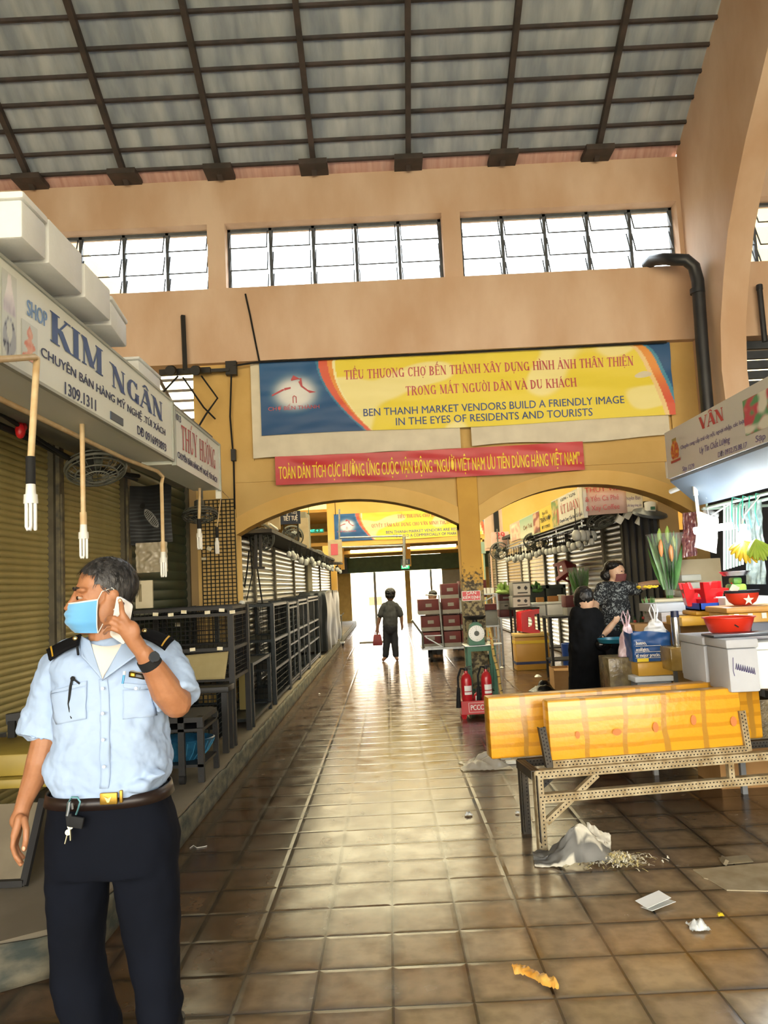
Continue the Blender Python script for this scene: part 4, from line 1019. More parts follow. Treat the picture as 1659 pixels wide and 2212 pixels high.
# ---- left side beyond the arch
for k, (y0, y1) in enumerate(((9.95, 11.2), (11.25, 13.2), (13.25, 15.9), (15.95, 18.3), (19.4, 22), (22.05, 26))):
    shutter(['silver roller shutter just inside the left arch behind hanging cables', 'silver roller shutter second inside the left arch', 'silver roller shutter third inside the left arch, daylight shining on its slats', 'silver roller shutter just before the dull pier', 'silver roller shutter just beyond the dull pier', 'farthest silver roller shutter on the left row'][k], -1.97, y0, y1, .19, 2.3, silver, pitch=.085, amp=.02, group='silver shutters beyond the left arch', lock=False)
q = MB(); q.box(-2.1, -1.9, 18.35, 19.35, .19, 3.4); struct('wall_stall_pier', q, mat('dull_pier_paint', '6e6a58', '7a7560', rough=.8), smooth=0)
q = MB(); q.box(-2.6, -1.5, 10.1, 26, 2.32, 2.37)
tag(q.done('stall_canopy', mat('dark_canopy_board', '2c2c2c', '383836', rough=.7), smooth=0), 'dark canopy board along the left stalls beyond the arch', 'canopy')
q = MB(); q.box(-3, -2.02, 9.95, 26, .19, 2.3); struct('wall_stall_inner', q, side, smooth=0)
t = thing('hanging_sign', at(626, 1117, 13), 'dark blue sign hanging over the left stalls beyond the arch', 'sign')
a, b_ = at(606, 1133, 12.9), at(648, 1103, 12.9)
q = MB(); q.box(a.x, b_.x, 12.9, 12.96, a.z, b_.z); q.done('board', mat('dark_blue_board', '1e2c46', rough=.4), t, smooth=0)
text('TIẾT TUỆ', (a.x + .05, 12.9, a.z + .06), (1, 0, 0), (0, 0, 1), .24, .075, M['white_ink'], t, bold=.02)
text('1321 · 1323', (a.x + .06, 12.9, a.z + .17), (1, 0, 0), (0, 0, 1), .22, .04, M['white_ink'], t)
q = MB(); q.cyl((a.x + .05, 12.93, 2.36), (a.x + .05, 12.93, a.z + .02), .012); q.cyl((b_.x - .05, 12.93, 2.36), (b_.x - .05, 12.93, a.z + .02), .012); q.done('hanger', M['black_steel'], t)
for lb, px0, px1, py0, py1, Y in (('beige side board behind the dark blue sign', 648, 665, 1185, 1118, 14.5), ('beige side board left of the dark blue sign', 572, 604, 1145, 1112, 12.2), ('beige stall board with a red panel far down the left side', 710, 738, 1215, 1165, 22)):
    a, b_ = at(px0, py0, Y), at(px1, py1, Y); q = MB(); q.box(a.x, b_.x, Y, Y + .06, a.z, b_.z)
    if Y == 22: q.mi = 1; q.box(a.x + .08, b_.x - .12, Y - .01, Y, a.z + .2, b_.z - .12)
    tag(q.done('stall_board', [mat('beige_board', 'b3a283', 'a39374', rough=.7), M['red_faded']], smooth=0), lb, 'board')
def simple_bulb(loc, s=1.0, label='', group='', cord=.12):
    t = thing('bulb', loc, label, 'light bulb', group)
    q = MB(); q.lathe([(0, -.1 * s), (.03 * s, -.085 * s), (.04 * s, -.055 * s), (.035 * s, -.02 * s), (.018 * s, 0), (0, 0)], n=10); q.done('globe', M['globe'], t, local=True)
    q = MB(); q.cyl((0, 0, 0), (0, 0, .04 * s), .02 * s, n=8); q.cyl((0, 0, .04 * s), (0, 0, .04 * s + cord), .004, n=5); q.done('socket', M['rubber'], t, local=True)
    return t
M['globe'] = mat('unlit_globe_glass', 'a5aaa8', 'b8bcba', rough=.2)
b0 = None; GL = 'unlit bulbs hanging under the left canopy beyond the arch'
LBL = 'unlit bulb hanging among others under the dark left canopy beyond the arch'
for k in range(34):
    y = 12 + 12 * (k / 33) ** 1.2; x = -1.56 + .1 * random.random(); sc_ = .9 + .4 * random.random(); z = 2.335 - .18 * sc_
    if b0 is None: b0 = simple_bulb((x, y, 2.155), 1.0, LBL, GL, .14)
    else: dup(b0, (x, y, z), scale=(sc_,) * 3)
for k, (px, py, Y) in enumerate(((560, 1165, 10.8), (432 + 155, 1140, 11.2))):
    pass
for k, (px, py, Y, lb) in enumerate(((565, 1160, 10.7, 'nearest dark fan under the left canopy beyond the arch'), (632, 1158, 13.6, 'dark fan under the blue hanging sign'), (684, 1205, 18, 'far dark fan under the left canopy'))):
    c = at(px, py, Y); c.x = max(c.x, -1.75); wall_fan(lb, c, .19, radians(110), radians(-20 + 15 * k), [(c.x, c.y + .1, 2.4), (c.x, c.y + .1, c.z + .1)])
for k, (px, py, px2, py2, Y) in enumerate(((581, 1131, 600, 1144, 11.5), (664, 1180, 676, 1190, 16))):
    a = at(px, py, Y); b_ = at(px2, py2, Y + .8); q = MB(); q.cyl(a, b_, .02); tag(q.done('tube_lamp', M['tube_white']), ['white tube lamp under the left canopy near the arch', 'white tube lamp farther along the left canopy'][k], 'lamp')
q = MB(); q.tube([at(x, y, 10.5) for x, y in ((538, 1190), (534, 1230), (528, 1270), (520, 1300))], .012, 6); q.tube([at(x, y, 10.6) for x, y in ((552, 1150), (556, 1230), (567, 1305))], .012, 6); q.tube([at(x, y, 10.6) for x, y in ((538, 1140), (545, 1240), (530, 1310))], .008, 6)
tag(q.done('hanging_cables', M['rubber']), 'black cables hanging in front of the first silver shutter', 'cable')
t = thing('folding_rack', at(560, 1225, 10.4), 'black hanging rack in front of the silver shutters near the arch', 'rack')
q = MB(); q.bar(at(553, 1150, 10.4), at(553, 1226, 10.4), .04, .04); q.bar(at(563, 1150, 10.4), at(563, 1226, 10.4), .04, .04); q.bar(at(547, 1227, 10.4), at(572, 1226, 10.4), .05, .03); q.bar(at(568, 1188, 10.4), at(578, 1175, 10.4), .02, .02); q.bar(at(553, 1150, 10.4), V((at(553, 1150, 10.4).x, 10.4, 2.33)), .03, .03); q.done('frame', M['black_steel'], t, smooth=0)
# tarp-covered goods at the end of the left row
q = MB()
def tarp(u, v):
    a = u * 2 * pi; s_ = .5 + .0 * v
    x = -1.58 + .27 * max(-1, min(1, 1.5 * cos(a))); y = 18.2 + 2.2 * max(-1, min(1, 1.5 * sin(a)))
    z = .26 + 1.22 * min(v * 1.15, 1)
    if v > .87: k = (v - .87) / .13; x += (-1.58 - x) * k; y += (18.2 - y) * k; z = 1.48 + .06 * noise.noise((x * 3, y * 2, 0))
    f_ = .035 * sin(u * 90) * (1 - v) + .05 * noise.noise((u * 20, v * 3, 2))
    return V((x + f_ * cos(a), y + f_ * sin(a), z))
q.sheet(tarp, 160, 24)
tag(q.done('tarpaulin', mat('dark_tarpaulin', '1e2226', '2a2f33', rough=.45), smooth=180), 'dark tarpaulin draped over goods at the far end of the left row', 'tarpaulin')
t = thing('hand_trolley', atz(728, 1396, 0), 'small steel hand trolley on the floor at the kerb far down the aisle', 'trolley')
p = t.location
q = MB(); q.box(p.x - .16, p.x + .2, p.y - .15, p.y + .25, .08, .11); q.done('deck', M['steel'], t, smooth=0)
q = MB(); q.tube([p + V((.12, .2, .1)), p + V((.14, .25, .8)), p + V((.2, .25, .86))], .016, 6); q.tube([p + V((-.12, .2, .1)), p + V((-.1, .25, .8)), p + V((.14, .25, .8))], .016, 6); q.done('handle', M['steel'], t)
for dx, dy in ((-.12, -.1), (.16, -.1), (-.12, .2), (.16, .2)):
    q = MB(); q.cyl(p + V((dx - .015, dy, .04)), p + V((dx + .015, dy, .04)), .04); q.done('castor', M['rubber'], t)
# ================================================================ COLUMN, BENCH, CART
def bx(px0, py0, px1, py1, Y, dep):
    """extents of an upright block whose front face spans these picture corners at depth Y"""
    a, b_ = at(px0, py1, Y), at(px1, py0, Y)
    return a.x, b_.x, Y, Y + dep, a.z, b_.z
def block(name, label, cat, ext, m, bev=.006, group=None, parts=None):
    q = MB(); q.box(*ext, bev=bev); return tag(q.done(name, m, smooth=30), label, cat, group)
YC = WY - .012
t = thing('column_sign', at(1018, 1297, YC), 'red sign with white words fixed on the column above the scale', 'sign')
x0, x1, _, _, z0, z1 = bx(999, 1276, 1037, 1298, YC - .02, .01)
q = MB(); q.box(x0, x1, YC - .02, YC, z0, z1); q.done('plate', mat('red_sign_board', 'c8242c', rough=.4), t, smooth=0)
q = MB()
for a, b_ in (((x0, z0), (x1, z0)), ((x0, z1), (x1, z1)), ((x0, z0), (x0, z1)), ((x1, z0), (x1, z1))): q.bar((a[0], YC - .021, a[1]), (b_[0], YC - .021, b_[1]), .006, .006)
q.done('border', M['white_ink'], t, smooth=0)
text('CÂN', ((x0 + x1) / 2, YC - .02, z0 + .075), (1, 0, 0), (0, 0, 1), .12, .034, M['white_ink'], t, bold=.02, centre=True)
text('KIỂM ĐỊNH', ((x0 + x1) / 2, YC - .02, z0 + .02), (1, 0, 0), (0, 0, 1), .2, .034, M['white_ink'], t, bold=.02, centre=True)
# stand
green = mat('green_stand_paint', '2d6148', '3a7357', rough=.5, scale=9)
t = thing('scale_stand', (1.06, 9.33, 0), 'green iron stand with a plate holding the dial scale in front of the column', 'stand')
zs = at(1025, 1392, 9.3).z
q = MB(); q.box(.86, 1.24, 9.12, 9.52, zs - .012, zs, bev=.003); q.done('plate', M['steel'], t, smooth=30)
for x, y in ((.91, 9.17), (1.2, 9.17), (.91, 9.47), (1.2, 9.47)):
    q = MB(); q.box(x - .02, x + .02, y - .02, y + .02, 0, zs - .012); q.done('leg', green, t, smooth=0)
q = MB(); q.box(.91, 1.2, 9.16, 9.18, .22, .25); q.box(.91, 1.2, 9.46, 9.48, .22, .25); q.box(.9, .92, 9.17, 9.47, .22, .25); q.box(1.19, 1.21, 9.17, 9.47, .22, .25); q.box(.91, 1.2, 9.16, 9.18, zs - .07, zs - .012); q.done('rail', green, t, smooth=0)
c = at(1029, 1368, 9.2)
t = thing('dial_scale', (c.x, 9.28, zs), 'green dial scale with a black pan standing in front of the column', 'scale')
q = MB(); q.loft([[(c.x - w / 2, 9.2, z), (c.x + w / 2, 9.2, z), (c.x + w / 2, 9.2 + d, z), (c.x - w / 2, 9.2 + d, z)] for w, d, z in ((.19, .2, zs + .001), (.19, .2, zs + .03), (.16, .17, c.z + .02), (.13, .14, c.z + .1), (.06, .1, c.z + .13))]); q.done('body', green, t, smooth=20)
q = MB(); q.cyl((c.x, 9.205, c.z), (c.x, 9.17, c.z), .094, n=36); q.done('dial', M['white_plastic'], t)
q = MB(); q.cyl((c.x, 9.171, c.z), (c.x, 9.166, c.z), .03, n=20); q.cyl((c.x, 9.168, c.z), (c.x, 9.160, c.z), .012, n=10); q.bar((c.x - .0, 9.167, c.z - .03), (c.x - .004, 9.167, c.z + .062), .006, .003); q.done('hub_needle', mat('dark_green_hub', '1c2a1c', rough=.4), t)
q = MB()
for k in range(20):
    a = 2 * pi * k / 20; l = .016 if k % 5 == 0 else .008
    q.bar((c.x + (.084 - l) * cos(a), 9.168, c.z + (.084 - l) * sin(a)), (c.x + .084 * cos(a), 9.168, c.z + .084 * sin(a)), .003, .002, up=(0, 1, 0))
q.done('dial_marks', M['rubber'], t, smooth=0)
q = MB(); q.cyl((c.x, 9.29, c.z + .12), (c.x, 9.29, c.z + .17), .03); q.lathe([(0, .0), (.1, .0), (.135, .035), (.14, .035), (.105, -.006), (0, -.006)], (c.x, 9.29, c.z + .165), 28); q.done('pan', M['black_steel'], t)
x0, x1, *_ = bx(1045, 1385, 1069, 1392, 9.2, .1)
q = MB(); q.box(1.17, 1.3, 9.14, 9.26, zs + .001, zs + .012, bev=.003); tag(q.done('white_tray', M['white_plastic'], smooth=30), 'small white tray on the right edge of the scale stand', 'tray')
q = MB(); a, b_ = at(1056, 1356, 9.0), V((1.27, 8.98, .0)); d = b_ - a
q.tube([a + d * (k / 12) + V((.006 * sin(k * 1.3), 0, 0)) for k in range(13)], .017, 8)
pole = tag(q.done('bamboo_pole', mat('yellow_bamboo', 'c2a252', 'cdb166', rough=.5, scale=4)), 'yellow bamboo pole with dark rings leaning beside the scale stand', 'pole')
q = MB()
for k in range(3, 12): q.cyl(a + d * (k / 12.6), a + d * (k / 12.6) + d.normalized() * .008, .0195, n=8)
q.done('ring', M['rubber'], pole)
q = MB(); q.tube([a + d * (k / 40) + V((.02 * cos(k * 2.2), .02 * sin(k * 2.2), 0)) for k in range(2, 10)], .006, 5); q.done('orange_wrap', mat('orange_tape', 'd4622a', rough=.4), pole)
# extinguishers
t = thing('extinguisher_tray', (.96, 9.02, 0), 'red metal floor tray for fire extinguishers with white PCCC lettering', 'tray')
redm = mat('fire_red_enamel', 'b81f26', 'c4252b', rough=.3, coat=.3)
q = MB(); q.box(.76, 1.16, 8.88, 9.1, .05, .075); q.box(.755, 1.165, 8.86, 8.885, .05, .2, bev=.003); q.box(.755, 1.165, 9.095, 9.12, .05, .2); q.box(.755, .78, 8.88, 9.1, .05, .2); q.box(1.14, 1.165, 8.88, 9.1, .05, .2); q.done('box', redm, t, smooth=0)
for x, y in ((.785, 8.89), (1.135, 8.89), (.785, 9.09), (1.135, 9.09)):
    q = MB(); q.loft([[(x + sx * w, y + sy * w, z) for sx, sy in ((-1, -1), (1, -1), (1, 1), (-1, 1))] for w, z in ((.02, 0), (.033, .05))]); q.done('foot', redm, t, smooth=0)
q = MB()
for a, b_ in (((.84, .075), (1.09, .075)), ((.84, .18), (1.09, .18)), ((.84, .075), (.84, .18)), ((1.09, .075), (1.09, .18))): q.bar((a[0], 8.858, a[1]), (b_[0], 8.858, b_[1]), .004, .003)
q.done('border', M['white_ink'], t, smooth=0)
text('PCCC', (.86, 8.86, .1), (1, 0, 0), (0, 0, 1), .145, .055, M['white_ink'], t, bold=.02)
text('1.1', (1.03, 8.86, .13), (1, 0, 0), (0, 0, 1), .035, .03, M['white_ink'], t); text('HH', (1.03, 8.86, .095), (1, 0, 0), (0, 0, 1), .035, .022, M['white_ink'], t)
def extinguisher(label, x, y, r, h, horn, z0=.076):
    t = thing('fire_extinguisher', (x, y, z0), label, 'fire extinguisher', 'fire extinguishers in the red tray')
    q = MB(); q.lathe([(0, 0), (r * .9, 0), (r, .01), (r, h * .72), (r * .96, h * .8), (r * .75, h * .89), (r * .35, h * .94), (r * .3, h), (0, h)], (x, y, z0), 24); q.done('cylinder', redm, t)
    q = MB(); q.cyl((x, y, z0 + h), (x, y, z0 + h + .03), r * .35); q.bar((x - .01, y, z0 + h + .035), (x + .06, y - .02, z0 + h + .05), .02, .012); q.bar((x - .01, y, z0 + h + .02), (x + .055, y - .02, z0 + h + .02), .02, .01); q.done('valve', M['black_steel'], t)
    if horn:
        q = MB(); q.tube([(x - .02, y, z0 + h + .02), (x + horn * .06, y - .03, z0 + h + .03), (x + horn * .1, y - .05, z0 + h * .85), (x + horn * .1, y - .055, z0 + h * .6)], .012, 8); q.tube([(x + horn * .1, y - .055, z0 + h * .6), (x + horn * .11, y - .06, z0 + h * .1)], [.018, .03], 10); q.done('hose', M['rubber'], t)
    for dz, w, hh in ((.5, .045, .06), (.41, .032, .03)):
        q = MB(); q.sheet(lambda u, v: (x + (r + .001) * sin((u - .35) * 1.5), y - (r + .001) * cos((u - .35) * 1.5), z0 + h * dz + hh * v), 8, 1); q.done('label_sheet', M['white_ink'], t)
    return t
extinguisher('left red fire extinguisher in the tray before the column, hose to its left', .84, 8.99, .062, .45, -1)
extinguisher('right red fire extinguisher in the tray before the column, hose to its left', 1.07, 8.99, .062, .46, -1)
extinguisher('small red fire extinguisher standing between the two larger ones', .955, 9.03, .04, .2, 0)
# ---- yellow foam boxes on the slotted-steel bench frame
zt = .42
P1 = V((.8, 4.57, 0)); Q1, Q2 = atz(1160, 1697, zt), atz(1659, 1655, zt)
bd = (Q2 - Q1); bd.z = 0; bd.normalize(); bn = V((-bd.y, bd.x, 0))
O_ = V((.79, 4.55, 0))
def bp(s, n, z): return O_ + bd * s + bn * n + V((0, 0, z))
slot = [mat('rusty_cream_steel', 'b5a582', '8a744c', rough=.6, scale=18, bump=.1), mat('slot_hole_dark', '1d1712', rough=.9)]  # open slots drawn as flat dark discs on the strip
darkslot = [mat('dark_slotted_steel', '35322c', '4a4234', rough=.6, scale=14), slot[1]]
def slotted(q, a, b_, w=.045, rows=2, pitch=.022, nrm=None):
    """L-section steel strip from a to b with its row of slots facing nrm"""
    a, b_ = V(a), V(b_); d = (b_ - a); L_ = d.length; d.normalize(); nrm = nrm or -bn; s_ = d.cross(nrm).normalized()
    q.mi = 0; q.bar(a, b_, w, .004, up=nrm if False else s_) if False else None
    def pt(l, k, m_): return a + d * l + s_ * k + nrm * m_
    vs = [q.bm.verts.new(pt(l, k, m_)) for l in (0, L_) for (k, m_) in ((-w / 2, 0), (w / 2, 0), (w / 2, -.005), (-w / 2 + .005, -.005), (-w / 2 + .005, -w), (-w / 2, -w))]
    n = 6
    for i in range(n): q._f((vs[i], vs[(i + 1) % n], vs[n + (i + 1) % n], vs[n + i]))
    q._f(vs[:n][::-1]); q._f(vs[n:])
    q.mi = 1; k = pitch
    while k < L_ - .01:
        for r_ in range(rows):
            off = (r_ - (rows - 1) / 2) * w * .45
            c_ = a + d * (k + (pitch * .5 if r_ % 2 else 0)) + s_ * off + nrm * .0006
            q._f([q.bm.verts.new(c_ + d * (.0055 * cos(2 * pi * i / 8)) + s_ * (.0042 * sin(2 * pi * i / 8))) for i in range(8)])
        k += pitch
    q.mi = 0
t = thing('bench_frame', O_, 'rusty cream slotted-steel trestle carrying the long yellow foam boxes', 'trestle')
LB = 2.1; DB = .3
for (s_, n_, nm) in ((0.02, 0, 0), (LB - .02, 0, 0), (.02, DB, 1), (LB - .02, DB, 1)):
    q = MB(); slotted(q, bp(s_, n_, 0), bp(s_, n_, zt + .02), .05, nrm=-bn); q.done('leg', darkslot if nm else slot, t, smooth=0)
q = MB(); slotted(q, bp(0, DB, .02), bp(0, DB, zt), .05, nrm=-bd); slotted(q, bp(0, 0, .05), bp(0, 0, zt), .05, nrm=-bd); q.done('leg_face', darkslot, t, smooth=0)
for z, nm in ((zt, 'top_rail'), (zt - .135, 'lower_rail')):
    q = MB(); slotted(q, bp(0, -.004, z), bp(LB, -.004, z), .05); q.done(nm, slot, t, smooth=0)
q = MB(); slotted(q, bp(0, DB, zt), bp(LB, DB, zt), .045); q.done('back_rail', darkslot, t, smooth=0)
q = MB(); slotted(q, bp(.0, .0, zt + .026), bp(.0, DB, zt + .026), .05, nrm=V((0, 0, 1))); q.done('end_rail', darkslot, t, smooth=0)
for a, b_ in (((.05, 0, zt - .27), (.38, .02, zt - .03)), ((1.2, 0, zt - .15), (1.2, 0, zt)), ((1.5, .02, zt - .02), (1.75, .02, zt - .25))):
    q = MB(); slotted(q, bp(*a), bp(*b_), .035, rows=1); q.done('brace', slot, t, smooth=0)
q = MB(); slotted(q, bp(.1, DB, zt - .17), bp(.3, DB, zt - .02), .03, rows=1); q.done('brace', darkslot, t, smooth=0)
# cradle rail and uprights
q = MB(); slotted(q, bp(.12, .03, zt + .045), bp(1.33, .03, zt + .045), .04); q.done('cradle_rail', slot, t, smooth=0)
q = MB(); slotted(q, bp(.1, .03, zt + .03), bp(.07, .03, zt + .26), .04); q.done('cradle_post', darkslot, t, smooth=0)
q = MB(); slotted(q, bp(1.34, .03, zt + .03), bp(1.32, .03, zt + .27), .04); q.done('cradle_post', slot, t, smooth=0)
def foam_tex():
    m = bpy.data.materials.new('yellow_taped_foam'); m.use_nodes = True
    nt = m.node_tree; n = nt.nodes; b = n['Principled BSDF']; b.inputs['Roughness'].default_value = .3
    tcn = n.new('ShaderNodeTexCoord'); sp = n.new('ShaderNodeSeparateXYZ'); nt.links.new(tcn.outputs['Object'], sp.inputs[0])
    def wave(src, sc, lo, hi):
        mm = n.new('ShaderNodeMath'); mm.operation = 'MULTIPLY'; mm.inputs[1].default_value = sc; nt.links.new(src, mm.inputs[0])
        nzz = n.new('ShaderNodeTexNoise'); nzz.inputs['Scale'].default_value = 3; nt.links.new(tcn.outputs['Object'], nzz.inputs['Vector'])
        ad = n.new('ShaderNodeMath'); ad.operation = 'MULTIPLY_ADD'; ad.inputs[1].default_value = .35; nt.links.new(nzz.outputs[0], ad.inputs[0]); nt.links.new(mm.outputs[0], ad.inputs[2])
        fr = n.new('ShaderNodeMath'); fr.operation = 'FRACT'; nt.links.new(ad.outputs[0], fr.inputs[0])
        rr = n.new('ShaderNodeValToRGB'); e = rr.color_ramp.elements; e[0].position = lo; e[0].color = (1, 1, 1, 1); e[1].position = hi; e[1].color = (0, 0, 0, 1); nt.links.new(fr.outputs[0], rr.inputs[0]); return rr.outputs[0]
    w1 = wave(sp.outputs[2], 13, .28, .36); w2 = wave(sp.outputs[0], 4.0, .12, .15)
    mx = n.new('ShaderNodeMix'); mx.data_type = 'RGBA'; mx.inputs[6].default_value = lin('e3a428'); mx.inputs[7].default_value = lin('cf9020'); nt.links.new(w1, mx.inputs[0])
    m2 = n.new('ShaderNodeMix'); m2.data_type = 'RGBA'; m2.inputs[7].default_value = lin('b98730'); nt.links.new(w2, m2.inputs[0]); nt.links.new(mx.outputs[2], m2.inputs[6])
    nt.links.new(m2.outputs[2], b.inputs['Base Color'])
    nz = n.new('ShaderNodeTexNoise'); nz.inputs['Scale'].default_value = 22; nz.inputs['Detail'].default_value = 3; nt.links.new(tcn.outputs['Object'], nz.inputs['Vector'])
    bpn = n.new('ShaderNodeBump'); bpn.inputs['Strength'].default_value = .35; bpn.inputs['Distance'].default_value = .01; nt.links.new(nz.outputs[0], bpn.inputs['Height']); nt.links.new(bpn.outputs[0], b.inputs['Normal'])
    b.inputs['Coat Weight'].default_value = .4; b.inputs['Coat Roughness'].default_value = .15
    return m
YF = foam_tex(); stampm = mat('red_stamp_ink', 'cc7a3c', rough=.5)
rz = atan2(bd.y, bd.x)
def yellow_box(label, s0, n0, z0, L_, H_, D_, stamps, lean=0.0):
    t = thing('yellow_foam_box', bp(s0, n0, z0), label, 'foam box', 'long yellow foam boxes on the trestle', rz)
    t.rotation_euler = (lean, 0, rz)
    q = MB(); q.box(0, L_, 0, D_, 0, H_, bev=.012); bmesh.ops.subdivide_edges(q.bm, edges=q.bm.edges[:], cuts=1)
    for v in q.bm.verts: v.co += V((.004 * noise.noise(v.co * 7), .006 * noise.noise(v.co * 5 + V((3, 0, 0))), .004 * noise.noise(v.co * 6 + V((0, 5, 0)))))
    q.done('box', YF, t, smooth=40, local=True)
    for (u, v, a, b_) in stamps:
        q = MB(); q._f([q.bm.verts.new((u * L_ + a * cos(2 * pi * i / 14), -.0095, v * H_ + b_ * sin(2 * pi * i / 14))) for i in range(14)]); q.done('stamp', stampm, t, smooth=0, local=True)
    return t
yellow_box('front yellow taped foam box held upright between the steel cradle posts', .115, .05, zt + .05, 1.21, .355, .1, [(.14, .42, .014, .022), (.34, .42, .028, .02), (.54, .45, .018, .03), (.74, .52, .018, .03), (.95, .45, .02, .03)])
yellow_box('rear yellow taped foam box standing behind the front one, longer and farther left', -.17, .33, zt + .03, 1.8, .375, .12, [])
# ---- litter
def litter(name, label, cat, pts, m, solid=.0, smooth=60, thick=None):
    pass
def crumple(px, py, w, d, h, seed, n=18, Z=.0, sharp=1.6, fold=0.0):
    c = atz(px, py, Z)
    def fn(u, v):
        x, y = u - .5, v - .5; r = min(1, sqrt(x * x + y * y) * 2)
        k = (1 - r ** 2.2) if r < 1 else 0
        z = h * k * (.35 + .65 * abs(noise.noise((u * 3 * sharp, v * 3 * sharp, seed)) * 1.8)) + .006 + .012 * abs(noise.noise((u * 9, v * 9, seed)))
        sx = 1 + .25 * noise.noise((u * 2.3, v * 2.3, seed + 4)); sy = 1 + .25 * noise.noise((u * 2.3, v * 2.3, seed + 9))
        return V((c.x + x * w * sx + fold * z, c.y + y * d * sy, c.z + z))
    q = MB(); q.sheet(fn, n, n); return q
q = crumple(1047, 1655, .4, .34, .13, 3, 30, sharp=.8); tag(q.done('plastic_bag', clear_mat('dusty_clear_plastic', 'e6e2d6', .45, .2, 'd8d2c4'), smooth=180), 'crumpled clear plastic bag on the floor beside the yellow boxes', 'plastic bag')
q = MB(); c = atz(1105, 1650, 0); q.box(c.x - .05, c.x + .05, c.y - .02, c.y + .02, .002, .03); q.box(c.x - .08, c.x + .02, c.y + .12, c.y + .17, .002, .05, bev=.01); tag(q.done('paper_scrap', M['white_plastic'], smooth=0), 'white folded paper scrap behind the clear bag', 'paper')
# torn sack
sackm = printed_mat('printed_paper_sack', .7)
def sackcol(u, v):
    g = lin('5b5a56')[:3]; w = lin('c9c3b0')[:3]; k = noise.noise((u * 5, v * 4, 2))
    c = mixc(g, lin('7d7b74')[:3], .5 + k)
    if u > .56 and v > .2: c = mixc(w, lin('4a4a48')[:3], smooth(.1, .3, noise.noise((u * 6, v * 6, 9))) * .8)
    if v < .08 and u < .5: c = w
    return c
A_, B_, C_ = atz(1155, 1873, 0), atz(1330, 1862, 0), at(1262, 1792, 4.32)
def sack(u, v):
    base = A_.lerp(B_, u) + V((.02 * noise.noise((u * 4, 0, 1)), -.04 * sin(u * pi), 0))
    top = base + V((.05 * (.5 - u), .2 - .05 * u, 0)); hgt = max(.015, .19 * exp(-((u - .62) / .3) ** 2))
    p = base.lerp(top, v); p.z = .004 + hgt * sin(pi * min(.98, v * .8 + .03)) + .03 * noise.noise((u * 6, v * 5, 4)) * sin(pi * v) + .012 * noise.noise((u * 15, v * 12, 1))
    p.y += .05 * noise.noise((u * 5, v * 4, 8)); p.z = max(p.z, .003)
    return p
q = MB(); q.sheet(sack, 40, 26, sackcol); s_ = tag(q.done('paper_sack', sackm, smooth=180), 'torn grey and white paper sack lying at the foot of the trestle', 'sack')
q = MB(); mid = atz(1290, 1855, 0)
q.sheet(lambda u, v: V((mid.x - .06 + .13 * u + .03 * v, mid.y - .015 + .05 * noise.noise((u * 4, v * 4, 1)) + .07 * v, .02 + .16 * v * (1 - .5 * u) + .02 * noise.noise((u * 7, v * 7, 3)))), 16, 16)
q.done('white_flap', mat('white_sack_paper', 'd0cab8', 'b9b3a2', rough=.7, scale=12), s_, smooth=180)
# shredded paper: one heap nobody could count
c = atz(1335, 1862, 0); q = MB()
for k in range(420):
    r = abs(random.gauss(0, .07)); a = random.random() * 2 * pi
    x = c.x + r * 1.5 * cos(a) + .0; y = c.y + r * .7 * sin(a); z = .005 + max(0, .05 - r * .5) * random.random(); b_ = random.random() * 2 * pi; L_ = .02 + .03 * random.random()
    d = V((cos(b_), sin(b_), random.uniform(-.3, .3))) * L_; s_ = V((-sin(b_), cos(b_), 0)) * .003
    p = V((x, y, z)); m_ = p + d * .5 + V((0, 0, .012 * random.random()))
    q.mi = 0 if random.random() < .6 else 1
    v_ = [q.bm.verts.new(w_) for w_ in (p - s_, p + s_, m_ + s_, m_ - s_, p + d + s_, p + d - s_)]
    q._f(v_[:4]); q._f([v_[3], v_[2], v_[4], v_[5]])
for v in q.bm.verts: v.co.z = max(v.co.z, .002)
tag(q.done('shredded_paper', [mat('cream_paper_shreds', 'e3dcc4', rough=.8), mat('yellow_paper_shreds', 'd8c88a', rough=.8)], smooth=0), 'heap of cream shredded paper spilling from the torn sack', 'paper shreds', kind='stuff')
q = MB(); pts = [atz(x, y, .006) for x, y in ((1497, 1878), (1600, 1868), (1700, 1860), (1700, 1925), (1570, 1922), (1530, 1898), (1520, 1896), (1515, 1890))]
bot = [q.bm.verts.new(p - V((0, 0, .005))) for p in pts]; top = [q.bm.verts.new(p) for p in pts]
for i in range(len(pts)): q._f((bot[i], bot[(i + 1) % len(pts)], top[(i + 1) % len(pts)], top[i]))
q._f(top); q._f(bot[::-1]); tag(q.done('cardboard_sheet', mat('stained_cardboard', 'b3a587', '9b8c6c', rough=.8, scale=9), smooth=0), 'stained flat cardboard sheet on the floor at the right edge', 'cardboard')
q = MB(); c = atz(1590, 1862, 0); q.cbox(c + V((0, .0, .012)), (.16, .06, .004), (.25, 0, .1)); q.cbox(c + V((-.07, -.02, .018)), (.02, .05, .03), (.1, .5, 0)); tag(q.done('tile_shard', mat('grimy_board', '6f6450', '8d8060', rough=.8), smooth=0), 'grimy folded board scrap lying behind the cardboard sheet', 'board')
q = MB(); c = atz(1412, 1957, 0); q.cbox(c + V((0, 0, .03)), (.15, .075, .002), (.12, -.1, .45)); q.cbox(c + V((.02, -.01, .01)), (.15, .07, .002), (-.1, -.06, .45)); tag(q.done('folded_paper', M['white_plastic'], smooth=0), 'folded white paper slip on the tiles below the sack', 'paper')
q = crumple(1508, 2005, .08, .085, .045, 12, 16, sharp=.7); tag(q.done('tissue', M['white_plastic'], smooth=180), 'small crumpled white tissue on the tiles near the right edge', 'tissue')
q = MB(); c0, c1 = atz(1108, 2103, 0), atz(1203, 2132, 0)
